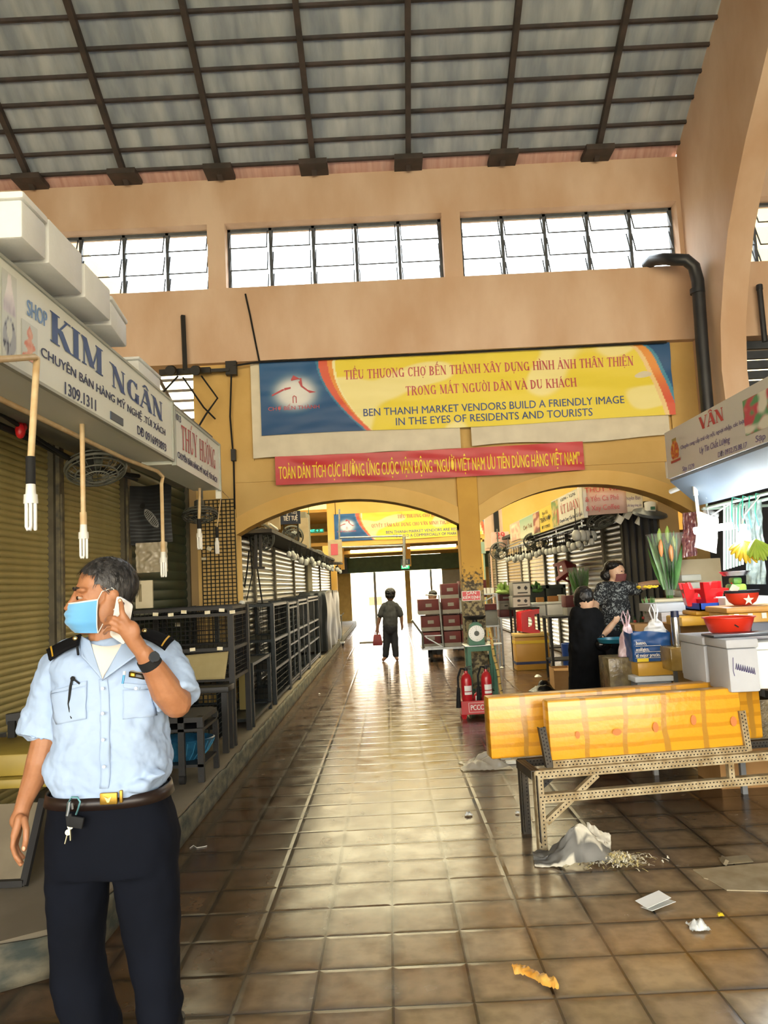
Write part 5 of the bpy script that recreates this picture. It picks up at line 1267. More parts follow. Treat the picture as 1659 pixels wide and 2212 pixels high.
q.sheet(lambda u, v: c0.lerp(c1, u) + V((.02 * noise.noise((u * 4, v * 3, 1)), (v - .5) * (.05 + .03 * abs(u - .55)) + .02 * sin(u * 6), .006 + .035 * sin(pi * v) * (.5 + .5 * abs(noise.noise((u * 5, 1, 2)))) + .008 * noise.noise((u * 20, v * 14, 3)) + .006)), 40, 14)
tag(q.done('orange_wrapper', mat('orange_foil_wrapper', 'd98f2a', 'e7b45a', rough=.22, scale=14, spec=.8), smooth=180), 'crumpled orange foil wrapper on the floor tiles in front', 'wrapper')
for i, (px, py, w, lb) in enumerate(((1133, 1740, .05, 'white paper scrap beside the trestle leg'), (1118, 1758, .03, 'tiny torn paper below the scrap beside the trestle leg'), (1012, 1762, .05, 'grey paper scrap on the aisle tiles left of the trestle'), (1556, 1980, .025, 'small yellow scrap above the tissue'), (690, 1500, .03, 'white scrap far along the aisle tiles'), (1084, 1443, .07, 'white paper on the floor right of the bamboo pole'))):
    q = crumple(px, py, w, w, w * .4, 20 + i, 8); tag(q.done('paper_scrap', M['yellow_ink'] if i == 3 else M['white_plastic'], smooth=180), lb, 'paper')
q = MB(); q.tube([atz(x, y, .004) for x, y in ((410, 1832), (418, 1826), (425, 1831), (440, 1829), (447, 1827))], .002, 5); tag(q.done('string', M['white_plastic']), 'short white string on the floor beside the guard trousers', 'string')
# ---- cart with red cartons
def carton(label, ext, m=None, band=True, group='red cartons on the cart', name='carton', bm=None):
    x0, x1, y0, y1, z0, z1 = ext
    t = thing(name, ((x0 + x1) / 2, (y0 + y1) / 2, z0), label, 'carton', group)
    q = MB(); q.box(x0, x1, y0, y1, z0, z1, bev=.006); q.done('box', m or M['carton_red'], t, smooth=30)
    if band:
        h = z1 - z0; q = MB(); q.box(x0 - .002, x1 + .002, y0 - .002, y1 + .002, z0 + h * .02, z0 + h * .27); q.done('label_band', bm or M['carton_white'], t, smooth=0)
        q = MB(); c_ = (x0 + x1) / 2; q.box(c_ - .06, c_ + .06, y0 - .003, y0, z0 + h * .5, z0 + h * .72); q.done('sticker', M['carton_white'], t, smooth=0)
    return t
t = thing('platform_cart', (1.25, 15.8, 0), 'steel platform cart loaded with red cartons behind the column', 'cart')
q = MB(); q.box(.6, 2.05, 15.3, 16.3, .24, .28); q.done('deck', M['steel'], t, smooth=0)
for x, y in ((.78, 15.4), (1.9, 15.4), (.78, 16.2), (1.9, 16.2)):
    q = MB(); q.cyl((x - .025, y, .09), (x + .025, y, .09), .09); q.cyl((x, y, .1), (x, y, .24), .02); q.done('castor', M['rubber'], t)
q = MB(); q.tube([(.62, 15.28, .28), (.62, 15.2, .55), (.42, 15.1, .85)], .022, 6); q.tube([(1.02, 15.26, .28), (.98, 15.26, 1.3), (.72, 15.3, 1.32)], .018, 6)
q.bar((.68, 15.26, .5), (1.0, 15.26, .3), .03, .02); q.bar((.66, 15.26, .52), (1.02, 15.26, .52), .02, .02); q.bar((.66, 15.26, .3), (1.02, 15.26, .3), .02, .02); q.done('handle', M['steel'], t, smooth=30)
cl = ['red carton lowest at the left end of the cart', 'red carton second from the deck at the left end', 'red carton on top at the left end of the cart', 'red carton lowest in the middle of the cart', 'red carton second in the middle of the cart', 'red carton third in the middle of the cart', 'red carton at the top middle of the cart', 'red carton lowest at the right of the cart behind the column', 'red carton second at the right of the cart', 'large red carton highest behind the column']
i = 0
for (x0, x1, zs_) in ((.62, .98, (.28, .6, .93)), (1.05, 1.38, (.28, .6, .93, 1.22)), (1.4, 1.85, (.28, .62))):
    for k, z in enumerate(zs_):
        carton(cl[i], (x0 + (.0 if k < 2 else -.05 if x0 < 1 else 0), x1, 15.32 + .02 * (k % 2), 15.9, z, z + .3)); i += 1
carton(cl[9], (1.42, 1.95, 15.4, 16.0, 1.22, 1.56), band=False)
q = MB(); c = V((1.6, 15.33, .95))
for d in ((-.2, -.14), (.22, -.1), (-.2, .0), (.2, .1), (0, .22)): q.bar((1.62, 15.3, 1.08), (1.62 + d[0], 15.3, 1.08 + d[1]), .03, .02)
q.bar((1.4, 15.3, .94), (1.88, 15.3, .94), .03, .03); q.bar((1.4, 15.3, 1.2), (1.88, 15.3, 1.2), .03, .03); q.bar((1.41, 15.3, .92), (1.41, 15.3, 1.22), .03, .03); q.bar((1.87, 15.3, .92), (1.87, 15.3, 1.22), .03, .03); q.box(1.42, 1.86, 15.5, 15.9, .93, 1.19)
tag(q.done('folding_crate', mat('grey_white_crate', 'a9adad', '8f9494', rough=.5), smooth=0), 'grey slatted folding crate between the red cartons', 'crate')
# ---- far end fittings
t = thing('exit_sign', at(876, 1228, 27.5), 'green exit sign below a dark number 11 plate over the far doors', 'sign')
x0, x1, _, _, z0, z1 = bx(866, 1207, 886, 1220, 27.5, .1); q = MB(); q.box(x0, x1, 27.5, 27.6, z0, z1); q.box((x0 + x1) / 2 - .02, (x0 + x1) / 2 + .02, 27.54, 27.56, z1, 4.21); q.done('number_plate', mat('dark_teal_plate', '17303a', rough=.4), t, smooth=0)
text('11', ((x0 + x1) / 2, 27.5, z0 + .03), (1, 0, 0), (0, 0, 1), .13, .14, M['white_ink'], t, centre=True)
x0, x1, _, _, z0, z1 = bx(867, 1221, 884, 1229, 27.5, .1); q = MB(); q.box(x0, x1, 27.5, 27.58, z0, z1); q.done('lit_panel', mat('lit_exit_green', '0c5a3a', emit='16c070', estr=.8), t, smooth=0)
text('EXIT', ((x0 + x1) / 2, 27.5, z0 + .03), (1, 0, 0), (0, 0, 1), .22, .08, mat('lit_exit_white', 'ffffff', emit='eafff0', estr=1.5), t, centre=True)
lamp_white = mat('lit_tube_white', 'ffffff', emit='fff6e6', estr=3.0)
for px0, px1, py0, py1, lb in ((757, 868, 1192, 1186, 'fluorescent tube on the beam before the far doors, left one'), (880, 985, 1184, 1178, 'fluorescent tube on the beam before the far doors, right one')):
    q = MB(); q.cyl(at(px0, py0, 28.14), at(px1, py1, 28.14), .05, n=8); tag(q.done('fluorescent_tube', lamp_white), lb, 'lamp', 'fluorescent tubes before the far doors')
t = thing('exit_sign', at(680, 1147, 20), 'small green lit exit sign high on the left side of the far aisle', 'sign')
x0, x1, _, _, z0, z1 = bx(664, 1142, 699, 1152, 20, .05); q = MB(); q.box(x0, x1, 20, 20.06, z0, z1); q.cyl((x0 + .05, 20.03, z1), (x0 + .05, 20.03, bay(20) - .02), .01); q.done('lit_panel', mat('dark_green_lit', '0c4030', emit='0a5038', estr=.6), t, smooth=0)
text('EXIT → 10', (x0 + .03, 20, z0 + .03), (1, 0, 0), (0, 0, 1), x1 - x0 - .06, .06, mat('lit_green_letters', '30e0a0', emit='30f0a8', estr=2.0), t)
q = MB(); x0, x1, _, _, z0, z1 = bx(795, 1290, 824, 1311, 31.6, .05); q.box(x0, x1, 33.5, 33.55, z0, z1); q.cyl(((x0 + x1) / 2, 33.53, 0), ((x0 + x1) / 2, 33.53, 2.2), .03)
tag(q.done('street_sign', mat('pale_pink_sign', 'd9a59a', rough=.5), smooth=0), 'pale pink sign on a pole outside the far doors', 'sign')
q = MB(); c = atz(804, 1388, 0); q.box(c.x - .35, c.x + .4, c.y - .1, c.y + .1, .002, .03); tag(q.done('door_mat', mat('grey_mat', '77736a', rough=.9), smooth=0), 'narrow grey mat on the bright floor before the far doors', 'mat')
q = MB()
for z in (3.35, 3.05): q.cyl(at(735, 1172, 24) + V((0, 0, z - 3.2)), at(870, 1168, 24) + V((0, 0, z - 3.2)), .03, n=6)
q.cyl(at(733, 1165, 24), at(733, 1100, 24), .03, n=6); q.cyl(at(873, 1225, 24), at(873, 1160, 24), .05, n=6)
tag(q.done('pipe_rails', M['steel']), 'grey pipe rails under the far market banner', 'pipe')
# ================================================================ RIGHT SIDE BEYOND THE ARCH
XS = 3.5
pan = [(11.3, 12.3, silver, 'silver roller shutter right of the black curtain'), (12.35, 14.8, silver, 'wide silver roller shutter behind the leafy bundle'), (14.85, 15.9, silver, 'narrow silver roller shutter left of the wide one'),
       (15.95, 17.0, mat('bright_silver_slats', 'c4c8cb', 'd4d6d6', rough=.25, metal=.7, scale=3), 'bright narrow roller shutter behind the dark red stool'), (17.05, 18.9, mat('cream_shutter_slats', 'c2b294', 'cfc2a6', rough=.45, metal=.2, scale=3), 'cream roller shutter above the patterned white carton'),
       (18.95, 20, mat('pale_shutter_slats', 'b9b6a8', 'c6c3b6', rough=.45, metal=.2, scale=3), 'pale narrow roller shutter left of the cream one'), (20.05, 22.3, mat('tan_shutter_slats', '8f7645', '9a8150', rough=.5, metal=.1, scale=3), 'tan brown roller shutter far along the right row'),
       (22.35, 24.6, silver, 'silver roller shutter far along the right row near the column'), (24.65, 26.3, silver, 'farthest silver roller shutter on the right row')]
for y0, y1, mm, lb in pan: shutter(lb, XS, y0, y1, .02, 2.45, mm, pitch=.085, amp=.018, face=-1, lock=False)
q = MB()
for k in range(9): q.box(XS - .03 - .02 * (k % 2), XS + .02, 9.95 + k * .148, 9.95 + (k + 1) * .148, .02, 2.4)
tag(q.done('dark_curtain', mat('dark_navy_sheet', '161b24', '1e2531', rough=.6), smooth=0), 'dark navy curtain closing the stall right of the silver shutters', 'curtain')
q = MB(); q.box(XS + .05, XS + .3, 9.95, 26.3, 0, 2.7); struct('wall_stall_right', q, side, smooth=0)
q = MB(); q.box(2.62, 3.6, 10.3, 17.4, 2.44, 2.5); tag(q.done('stall_canopy', _mats['dark_canopy_board'], smooth=0), 'dark canopy board along the right stalls beyond the arch', 'canopy')
XR = 2.6
def rsign(name, label, px0, px1, bz, tz, m, txts=(), col=None):
    """sign board on the right-hand canopy edge, between two picture columns"""
    y1, y0 = atx(px0, 1140, XR).y, atx(px1, 1110, XR).y
    t = thing(name, (XR, (y0 + y1) / 2, bz), label, 'sign', 'stall signs on the right row beyond the arch')
    q = MB(); q.box(XR, XR + .05, y0 + .01, y1 - .01, bz, tz)
    q.done('board', m, t, smooth=0)
    if col:
        q = MB(); q.sheet(lambda u, v: (XR - .004, y1 - .02 - (y1 - y0 - .04) * u, bz + .015 + (tz - bz - .03) * v), 30, 14, col); q.done('picture', printed_mat('printed_sticker', .45), t, smooth=0)
    for body, u, v, w, cap, mm, sf in txts:
        W_ = y1 - y0; H_ = tz - bz
        (serif_text if sf else text)(body, (XR - .005, y1 - u * W_, bz + v * H_), (0, -1, 0), (0, 0, 1), w * W_, cap * H_, mm, t)
    return t
board_w = mat('white_stall_board', 'd5d6cf', 'c9cac3', rough=.5, scale=3)
def fruits(c1, c2, c3, seed):
    A, B, C = lin(c1)[:3], lin(c2)[:3], lin(c3)[:3]
    def col(u, v):
        n_ = noise.noise((u * 5, v * 4, seed)); k = noise.noise((u * 3, v * 3, seed + 5))
        return mixc(mixc(A, B, smooth(-.15, .15, n_)), C, smooth(.1, .35, k))
    return col
def veg(u, v):
    if u > .24: return lin('d5d6cf')[:3]
    return fruits('5a8a44', 'c8b070', 'a8483c', 3)(u * 4, v)
rsign('stall_sign', 'white sign with red letters and a strip of vegetables, right of the yellow sign', 1194, 1262, 2.3, 2.72, board_w, [('ÚT LOAN', .33, .38, .55, .3, M['red_faded'], True), ('1274 - 1276', .36, .82, .45, .09, M['navy_ink'], False), ('Chuyên Cung Cấp Rau Củ Quả', .28, .1, .68, .11, M['navy_ink'], False)], veg)
rsign('stall_sign', 'yellow sign with black letters, left of the vegetable sign', 1166, 1193, 2.3, 2.68, mat('yellow_board', 'dfc23c', rough=.5), [('Rau Củ', .3, .72, .4, .12, M['rubber'], False), ('TRẦN HỢP', .1, .4, .8, .2, M['rubber'], False), ('ĐT 0903', .2, .12, .6, .12, M['rubber'], False)])
rsign('stall_sign', 'pale green sign with brown script and a fruit photograph', 1123, 1165, 2.3, 2.68, mat('pale_green_board', 'b9c8ac', rough=.5), [('Chợ Trái', .2, .4, .45, .2, mat('brown_script', '8a5a3c', rough=.5), False)], lambda u, v: fruits('8c3a3a', 'd9b090', '5b3028', 8)(u, v) if u > .72 else mixc(lin('8fb59a')[:3], lin('d8d6bc')[:3], v * -1 + 1))
rsign('stall_sign', 'faded pink and cream sign at the far end of the right row', 1101, 1122, 2.32, 2.68, mat('faded_pink_board', 'd8b49c', rough=.5), [], fruits('e0c4a8', 'd6a08c', 'e6dcc2', 11))
t = thing('stall_sign', (2.85, 10.0, 2.3), 'curved pink-lettered corner sign right of the vegetable sign', 'sign')
def curved(u): return (2.6 + .55 * (1 - cos(u * pi / 2)), 10.22 - .25 * sin(u * pi / 2))
q = MB(); q.sheet(lambda u, v: (*curved(u), 2.33 + .42 * v), 16, 2); q.done('board', mat('pale_pink_board', 'd9bcb0', 'cfaea2', rough=.45), t, solid=.02, smooth=180)
for k, (body, w) in enumerate((('THÚY VIÊN', .5), ('& Yến Cà Phê', .42), ('& Xay Coffee', .42))): text(body, (2.63, 10.05 - .05, 2.62 - .12 * k), V((.45, -.18, 0)), (0, 0, 1), w, .065, M['red_ink'], t, lift=.02)
t = thing('stall_sign', (3.38, 9.97, 2.4), 'small white sign with purple lettering under the right end of the arch', 'sign')
q = MB(); q.box(3.17, 3.44, 10.2, 10.24, 2.36, 2.72); q.done('board', board_w, t, smooth=0)
text('Chuyên Bán', (3.19, 10.2, 2.52), (1, 0, 0), (0, 0, 1), .22, .05, mat('purple_ink', '5d4a86', rough=.5), t); text('sỉ và lẻ hàng nông sản', (3.19, 10.2, 2.43), (1, 0, 0), (0, 0, 1), .23, .035, _mats['purple_ink'], t)
t = thing('stall_sign', at(1080, 1180, 17.3), 'pink sign with big red number 29 facing the aisle at the far right row', 'sign')
x0, x1, _, _, z0, z1 = bx(1063, 1148, 1099, 1183, 17.45, .1); q = MB(); q.box(x0, x1, 17.45, 17.55, z0, z1); q.box(x0 + .12, x1, 17.44, 17.45, z0, z0 + .15); q.done('board', mat('pink_29_board', 'd6b2a4', rough=.5), t, smooth=0)
text('29', (x0 + .1, 17.44, z0 + .2), (1, 0, 0), (0, 0, 1), .2, .14, M['red_ink'], t, bold=.02)
for px0, px1, py0, py1, Y, c_, lb in ((1048, 1063, 1162, 1190, 19, 'd8b6a0', 'small peach board left of the number 29 sign'), (1036, 1048, 1170, 1196, 20, '8ea592', 'small pale green board beside the column on the far right row')):
    x0, x1, _, _, z0, z1 = bx(px0, py0, px1, py1, Y, .1); q = MB(); q.box(x0, x1, Y, Y + .05, z0, z1); q.cyl((x1 - .05, Y + .07, 0), (x1 - .05, Y + .07, z1), .02); tag(q.done('stall_board', mat('board_' + c_, c_, rough=.6), smooth=0), lb, 'board')
q = MB(); x0, x1, _, _, z0, z1 = bx(1092, 1085, 1098, 1170, 17.8, .1); q.cyl((2.6, 17.945, z0), (2.6, 17.945, z1 + 1.2), .06); tag(q.done('far_pipe', M['rubber']), 'black pipe running up the far pier above the number 29 sign', 'pipe')
q = MB(); q.box(2.35, 2.75, 18.0, 18.3, 2.3, 5.5); struct('wall_far_pier', q, PU, smooth=0)
# bulbs on hangers along the right canopy edge
GR = 'unlit bulbs hanging along the right canopy beyond the arch'; LR = 'unlit white bulb hanging in the rows under the right canopy beyond the arch'
q = MB()
for x, z in ((2.66, 2.22), (2.66, 2.28), (2.8, 2.22)): q.cyl((x, 10.32, z), (x, 17.2, z), .012, n=6)
for y in (10.4, 12, 14, 16.8): q.cyl((2.66, y, 2.2), (2.66, y, 2.46), .012, n=6)
tag(q.done('hanging_rail', M['steel']), 'steel rails under the right signs carrying the bulbs', 'rail')
for k in range(44):
    y = 10.45 + 6.6 * k / 43 + .05 * random.random(); sc_ = .9 + .3 * random.random()
    dup(b0, (2.66 if k % 2 else 2.8, y, 2.225 - .18 * sc_), None, LR, GR, (sc_,) * 3)
for k, (px, py) in enumerate(((1245, 1152), (1258, 1153), (1268, 1155), (1280, 1157))):
    p = at(px, py, 10.4 + .12 * k); p.z = 2.455 - .18 * 1.6; dup(b0, p, None, 'large pale bulb in the cluster below the curved pink sign', 'large bulbs below the curved pink sign', (1.6,) * 3)
for k, (px, py, lb) in enumerate(((1338, 1122, 'white box lamp left of the big grey fan'), (1355, 1112, 'white box lamp nearest the big grey fan'), (1382, 1126, 'white box lamp under the big grey fan'))):
    q = MB(); c = at(px, py, 10.45); q.cbox(c, (.09, .07, .11), (.3, .5, .2), bev=.01); q.cyl(c, V((c.x - .05, 10.35, 2.43)), .006); tag(q.done('box_lamp', M['white_plastic']), lb, 'lamp')
c = at(1404, 1106, 10.0)
t = thing('disc_fan', c, 'big grey disc fan with a white motor under the right end of the arch', 'fan')
q = MB(); q.lathe([(0, .02), (.12, .03), (.21, 0), (.225, -.03), (.2, -.045), (0, -.05)], c, 30, M=Euler((.35, .1, 0)).to_matrix()); q.done('disc', mat('grey_fan_disc', '41484f', '4c5359', rough=.35), t)
q = MB(); q.cyl(c + V((0, -.02, .0)), c + V((.01, 0, .12)), .07, .075, n=16); q.cyl(c + V((.01, 0, .12)), (c.x, c.y, 2.45), .02); q.done('motor', M['white_plastic'], t)
q = MB(); q.box(c.x - .02, c.x + .03, c.y - .12, c.y - .09, c.z + .02, c.z + .06); q.done('switch', green, t)
c = at(1078, 1190, 17.2); wall_fan('far caged fan below the number 29 sign', c, .2, radians(110), 0, [(c.x, c.y + .1, c.z + .5), (c.x, c.y + .1, c.z + .1)])
c = at(1302, 1120, 10.5); wall_fan('dark fan under the curved pink sign', c, .22, radians(150), .4, [(c.x, c.y + .05, 2.44), (c.x, c.y + .05, c.z + .1)])
c = at(1158, 1170, 13.8); wall_fan('dark fan among the bulbs under the pale green sign', c, .22, radians(140), -.3, [(c.x, c.y + .05, 2.44), (c.x, c.y + .05, c.z + .1)])
# goods between column and cooler
def open_table(label, x0, x1, y0, y1, zt_, m, top=.03, shelf=None, w=.035):
    t = thing('table', ((x0 + x1) / 2, (y0 + y1) / 2, 0), label, 'table')
    q = MB(); q.box(x0, x1, y0, y1, zt_ - top, zt_); q.done('table_top', m, t, smooth=0)
    for x, y in ((x0 + .03, y0 + .03), (x1 - .03, y0 + .03), (x0 + .03, y1 - .03), (x1 - .03, y1 - .03)):
        q = MB(); q.box(x - w / 2, x + w / 2, y - w / 2, y + w / 2, 0, zt_ - top); q.done('leg', m, t, smooth=0)
    if shelf:
        q = MB()
        for z in shelf: q.box(x0 + .01, x1 - .01, y0 + .01, y1 - .01, z - .02, z)
        q.done('shelf', m, t, smooth=0)
    return t
YL = 13.9
def bz(py, Y, px=1100): return at(px, py, Y).z
zt1 = bz(1351, YL, 1060)
open_table('pale steel shelf frame standing right of the bamboo pole', 1.62, 1.95, YL, YL + .5, zt1, M['steel'], shelf=[.25, .5])
block('grey_bin', 'grey ribbed box on the pale shelf frame right of the column', 'box', (1.64, 1.93, YL + .02, YL + .4, zt1 + .001, zt1 + .27), mat('grey_ribbed_plastic', '6d7273', '777c7c', rough=.5))
t = thing('crate', (1.78, YL + .2, zt1 + .27), 'open fruit crate with a diagonal white brace on the grey ribbed box', 'crate')
q = MB(); z = zt1 + .275; q.box(1.62, 1.95, YL, YL + .4, z, z + .1); q.done('box', M['carton_red'], t, smooth=0)
q = MB(); q.bar((1.63, YL - .01, z + .13), (1.94, YL - .01, z + .27), .02, .02); q.box(1.62, 1.65, YL - .01, YL + .02, z, z + .28); q.box(1.92, 1.95, YL - .01, YL + .02, z, z + .28); q.box(1.62, 1.95, YL, YL + .4, z + .27, z + .29); q.done('frame', M['steel'], t, smooth=0)
q = MB()
for k in range(4): q.cbox((1.66 + .07 * k, YL + .1, z + .345), (.05, .08, .1), (.0, .05 * (k - 2), 0))
tag(q.done('white_packets', M['white_plastic'], smooth=0), 'white packets standing on the fruit crate right of the red column sign', 'packets')
zt2 = bz(1333, 14.2, 1095)
open_table('white-legged table beside the pale shelf frame', 2.0, 2.45, 14.2, 14.7, zt2, M['steel'])
x0, x1, y0, y1, _, z1 = bx(1081, 1316, 1114, 1332, 14.2, .35); carton('dark red carton on the white-legged table', (x0, x1, y0, y1, zt2 + .001, z1), band=False, group='cartons stacked on the right row')
zz = z1 + .001; x0, x1, y0, y1, _, z1 = bx(1080, 1302, 1107, 1316, 14.22, .33); carton('white carton with a hand hole in the stack right of the column', (x0, x1, y0, y1, zz, z1), M['carton_white'], band=False, group='cartons stacked on the right row'); q = MB(); q.box((x0 + x1) / 2 - .03, (x0 + x1) / 2 + .03, y0 - .004, y0, (zz + z1) / 2, (zz + z1) / 2 + .02); tag(q.done('hand_hole', M['rubber'], smooth=0), 'dark hand hole of the white carton right of the column', 'hole')
zz = z1 + .001; x0, x1, y0, y1, _, z1 = bx(1079, 1283, 1108, 1302, 14.24, .33); carton('red fruit carton on top of the white hand-hole carton', (x0, x1, y0, y1, zz, z1), group='cartons stacked on the right row')
zt3 = bz(1313, 13.7, 1125)
t = thing('patterned_carton', at(1125, 1313, 13.6), 'white carton printed with dark fruit patterns, upper of two', 'carton', 'patterned white cartons on the right row')
for k, (pa, pb, nm) in enumerate(((1313, 1286, 'lower'), (1284, 1256, 'upper'))):
    if k == 0:
        low = thing('patterned_carton', at(1125, 1313, 13.6), 'white carton printed with dark fruit patterns, lower of two', 'carton', 'patterned white cartons on the right row'); tt = low
    else: tt = t; t.location = at(1125, 1284, 13.6)
    x0, x1, y0, y1, z0, z1 = bx(1108, pb, 1145, pa, 13.6, .4)
    if k: z0 = zlast + .002
    zlast = z1
    q = MB(); q.box(x0, x1, y0, y1, z0, z1, bev=.005); q.done('box', M['carton_white'], tt, smooth=30)
    q = MB(); q.sheet(lambda u, v: (x0 + .01 + (x1 - x0 - .02) * u, y0 - .003, z0 + .01 + (z1 - z0 - .02) * v), 30, 20, lambda u, v: lin('2f3138')[:3] if (abs(v - .18) < .05 and .25 < u < .85) or ((u - .35) / .1) ** 2 + ((v - .6) / .12) ** 2 < 1 or ((u - .75) / .1) ** 2 + ((v - .55) / .16) ** 2 < 1 or (v > .93) else lin('c4c4c2')[:3]); q.done('print', printed_mat('printed_sticker', .45), tt, smooth=0)
zb_ = bz(1313, 13.6, 1125); open_table('low dark table under the patterned cartons', 2.15, 2.62, 13.55, 14.05, zb_ - .002, M['black_steel'])
# cooler with the red stool on it
t = thing('cooler_box', at(1145, 1440, 13.3), 'yellow cooler chest with a blue stripe on the floor', 'cooler')
yc = 13.2; x0, x1 = at(1114, 1400, yc).x, at(1187, 1400, yc).x; z1 = bz(1368, yc, 1150)
q = MB(); q.box(x0, x1, yc, yc + .33, .0, z1 - .06, bev=.015); q.done('body', mat('ochre_cooler_plastic', 'b88a35', 'c09440', rough=.4, scale=3), t, smooth=30)
q = MB(); q.box(x0 - .01, x1 + .01, yc - .01, yc + .34, z1 - .058, z1, bev=.012); q.done('lid', mat('cream_cooler_lid', 'cdb06a', rough=.4), t, smooth=30)
for zz, h, mm, nm in ((.1, .045, mat('blue_stripe', '24305c', rough=.4), 'blue_stripe'), (z1 - .17, .05, mat('bright_yellow_stripe', 'd9b92c', rough=.4), 'yellow_stripe')):
    q = MB(); q.box(x0 - .003, x1 + .003, yc - .003, yc + .333, zz, zz + h); q.done(nm, mm, t, smooth=0)
def plastic_stool(name, label, loc, rot, s, m, cat='stool', group=None):
    """moulded four-legged stool with a cut-out in each side"""
    t = thing(name, loc, label, cat, group); t.rotation_euler = rot; t.scale = (s, s, s)
    q = MB(); q.box(-.14, .14, -.14, .14, .24, .265, bev=.01); q.done('seat', m, t, smooth=30, local=True)
    for k in range(4):
        R3 = Matrix.Rotation(k * pi / 2, 4, 'Z')
        out = [(-.185, 0), (-.125, 0), (-.105, .07), (.105, .07), (.125, 0), (.185, 0), (.14, .25), (-.14, .25)]
        hole = [(.075, .17), (.06, .12), (-.0, .1), (-.06, .12), (-.075, .17)]
        q = MB()
        def slant(p): return V((p[0], -.185 + .18 * p[1], p[1]))
        pieces = [[out[0], out[1], out[2], (-.085, .13), (-.085, .19), out[7]], [out[3], out[4], out[5], out[6], (.085, .19), (.085, .13)], [out[2], out[3], (.085, .13), hole[1], hole[2], hole[3], (-.085, .13)], [(-.085, .19), (.085, .19), out[6], out[7]],
                  [(-.085, .13), hole[3], hole[4], (-.085, .19)], [(.085, .13), (.085, .19), hole[0], hole[1]], [(-.085, .19), hole[4], hole[0], (.085, .19)]]
        for pc in pieces: q._f([q.bm.verts.new(R3 @ slant(p)) for p in pc])
        bmesh.ops.remove_doubles(q.bm, verts=q.bm.verts[:], dist=1e-4); bmesh.ops.recalc_face_normals(q.bm, faces=q.bm.faces[:])
        q.done('leg_panel', m, t, smooth=0, local=True, solid=.008)
    return t
plastic_stool('plastic_stool', 'red plastic stool lying on its side on the yellow cooler', V(((x0 + x1) / 2 + .13, yc + .23, z1 + .185)), (0, radians(-88), .1), 1.15, M['red_plastic'])
# crates, foam boxes, greens on the dark table
zt4 = bz(1330, 13.9, 1190)
open_table('dark table carrying the two white foam boxes', 2.72, 3.4, 13.9, 14.4, zt4, M['black_steel'], shelf=[.3])
for px0, px1, py0, lb in ((1150, 1178, 1301, 'left of two white foam boxes under the dark red stool'), (1183, 1217, 1299, 'right of two white foam boxes under the dark red stool')):
    x0, x1, y0, y1, z0, z1 = bx(px0, py0, px1, 1329, 13.9, .25); foam_box(lb, x0, x1, y0, y1, zt4 + .002, z1, group='white foam boxes on the dark table')
t = thing('black_crate', (3.05, 14.25, zt4), 'dark green crate stack behind the two white foam boxes', 'crate')
x0, x1, _, _, _, z1 = bx(1147, 1262, 1221, 1330, 14.2, .25); q = MB(); q.box(x0, x1, 14.18, 14.38, z1 - .06, z1); q.box(x0, x0 + .05, 14.18, 14.38, zt4, z1); q.box((x0 + x1) / 2 - .03, (x0 + x1) / 2 + .03, 14.18, 14.38, zt4, z1); q.box(x1 - .05, x1, 14.18, 14.38, zt4, z1); q.box(x0, x1, 14.34, 14.38, zt4, z1); q.done('frame', mat('dark_green_crate', '26302a', rough=.5), t, smooth=0)
zc = z1
for px0, px1, py0, py1, mm, lb in ((1160, 1175, 1290, 1302, 'a3702f', 'brown packet on the left foam box'), (1185, 1206, 1287, 1299, '9a6730', 'brown packet on the right foam box'), (1207, 1221, 1284, 1299, 'c9c4b8', 'white paper bundle on the right foam box')):
    x0, x1, y0, y1, z0, z1 = bx(px0, py0, px1, py1, 13.95, .1); block('packet', lb, 'packet', (x0, x1, y0, y1, zt4 + (bz(1300, 13.9, 1190) - zt4) + .002, z1), mat('packet_' + mm, mm, rough=.6))
plastic_stool('plastic_stool', 'dark red plastic stool tipped over on top of the green crate stack', V((3.2, 14.2, zc + .16)), (radians(60), radians(20), .5), 1.0, mat('dark_red_plastic', '7a1f28', rough=.4))
def leaves(q, c, n, L_, up, spread, w=.02, seed=0, base=.0):
    rnd = random.Random(seed)
    for k in range(n):
        a = rnd.random() * 2 * pi; tilt = spread * rnd.random(); d = V((sin(tilt) * cos(a), sin(tilt) * sin(a), cos(tilt) * up)).normalized(); l = L_ * (.6 + .4 * rnd.random())
        s_ = d.cross(V((cos(a + 1), sin(a + 1), .2))).normalized(); b_ = V(c) + V((base * cos(a) * rnd.random(), base * sin(a) * rnd.random(), 0)); n2 = d.cross(s_)
        prev = None
        for i in range(6):
            u = i / 5; ww = w * sin(pi * min(.97, .12 + .85 * u)); p = b_ + d * l * u + n2 * (.12 * l * u * u) - V((0, 0, .15 * l * u * u * sin(tilt)))
            cur = (q.bm.verts.new(p - s_ * ww), q.bm.verts.new(p + n2 * ww * .25), q.bm.verts.new(p + s_ * ww))
            if prev: q._f((prev[0], prev[1], cur[1], cur[0])); q._f((prev[1], prev[2], cur[2], cur[1]))
            prev = cur
    return q
leafm = mat('leaf_green', '3f6b34', '5f8a48', rough=.45, scale=12); paleleaf = mat('pale_leaf_green', '7fa050', '9fbb6a', rough=.45, scale=12)
film = clear_mat('glossy_clear_film', 'f4f7f4', .88, .08)
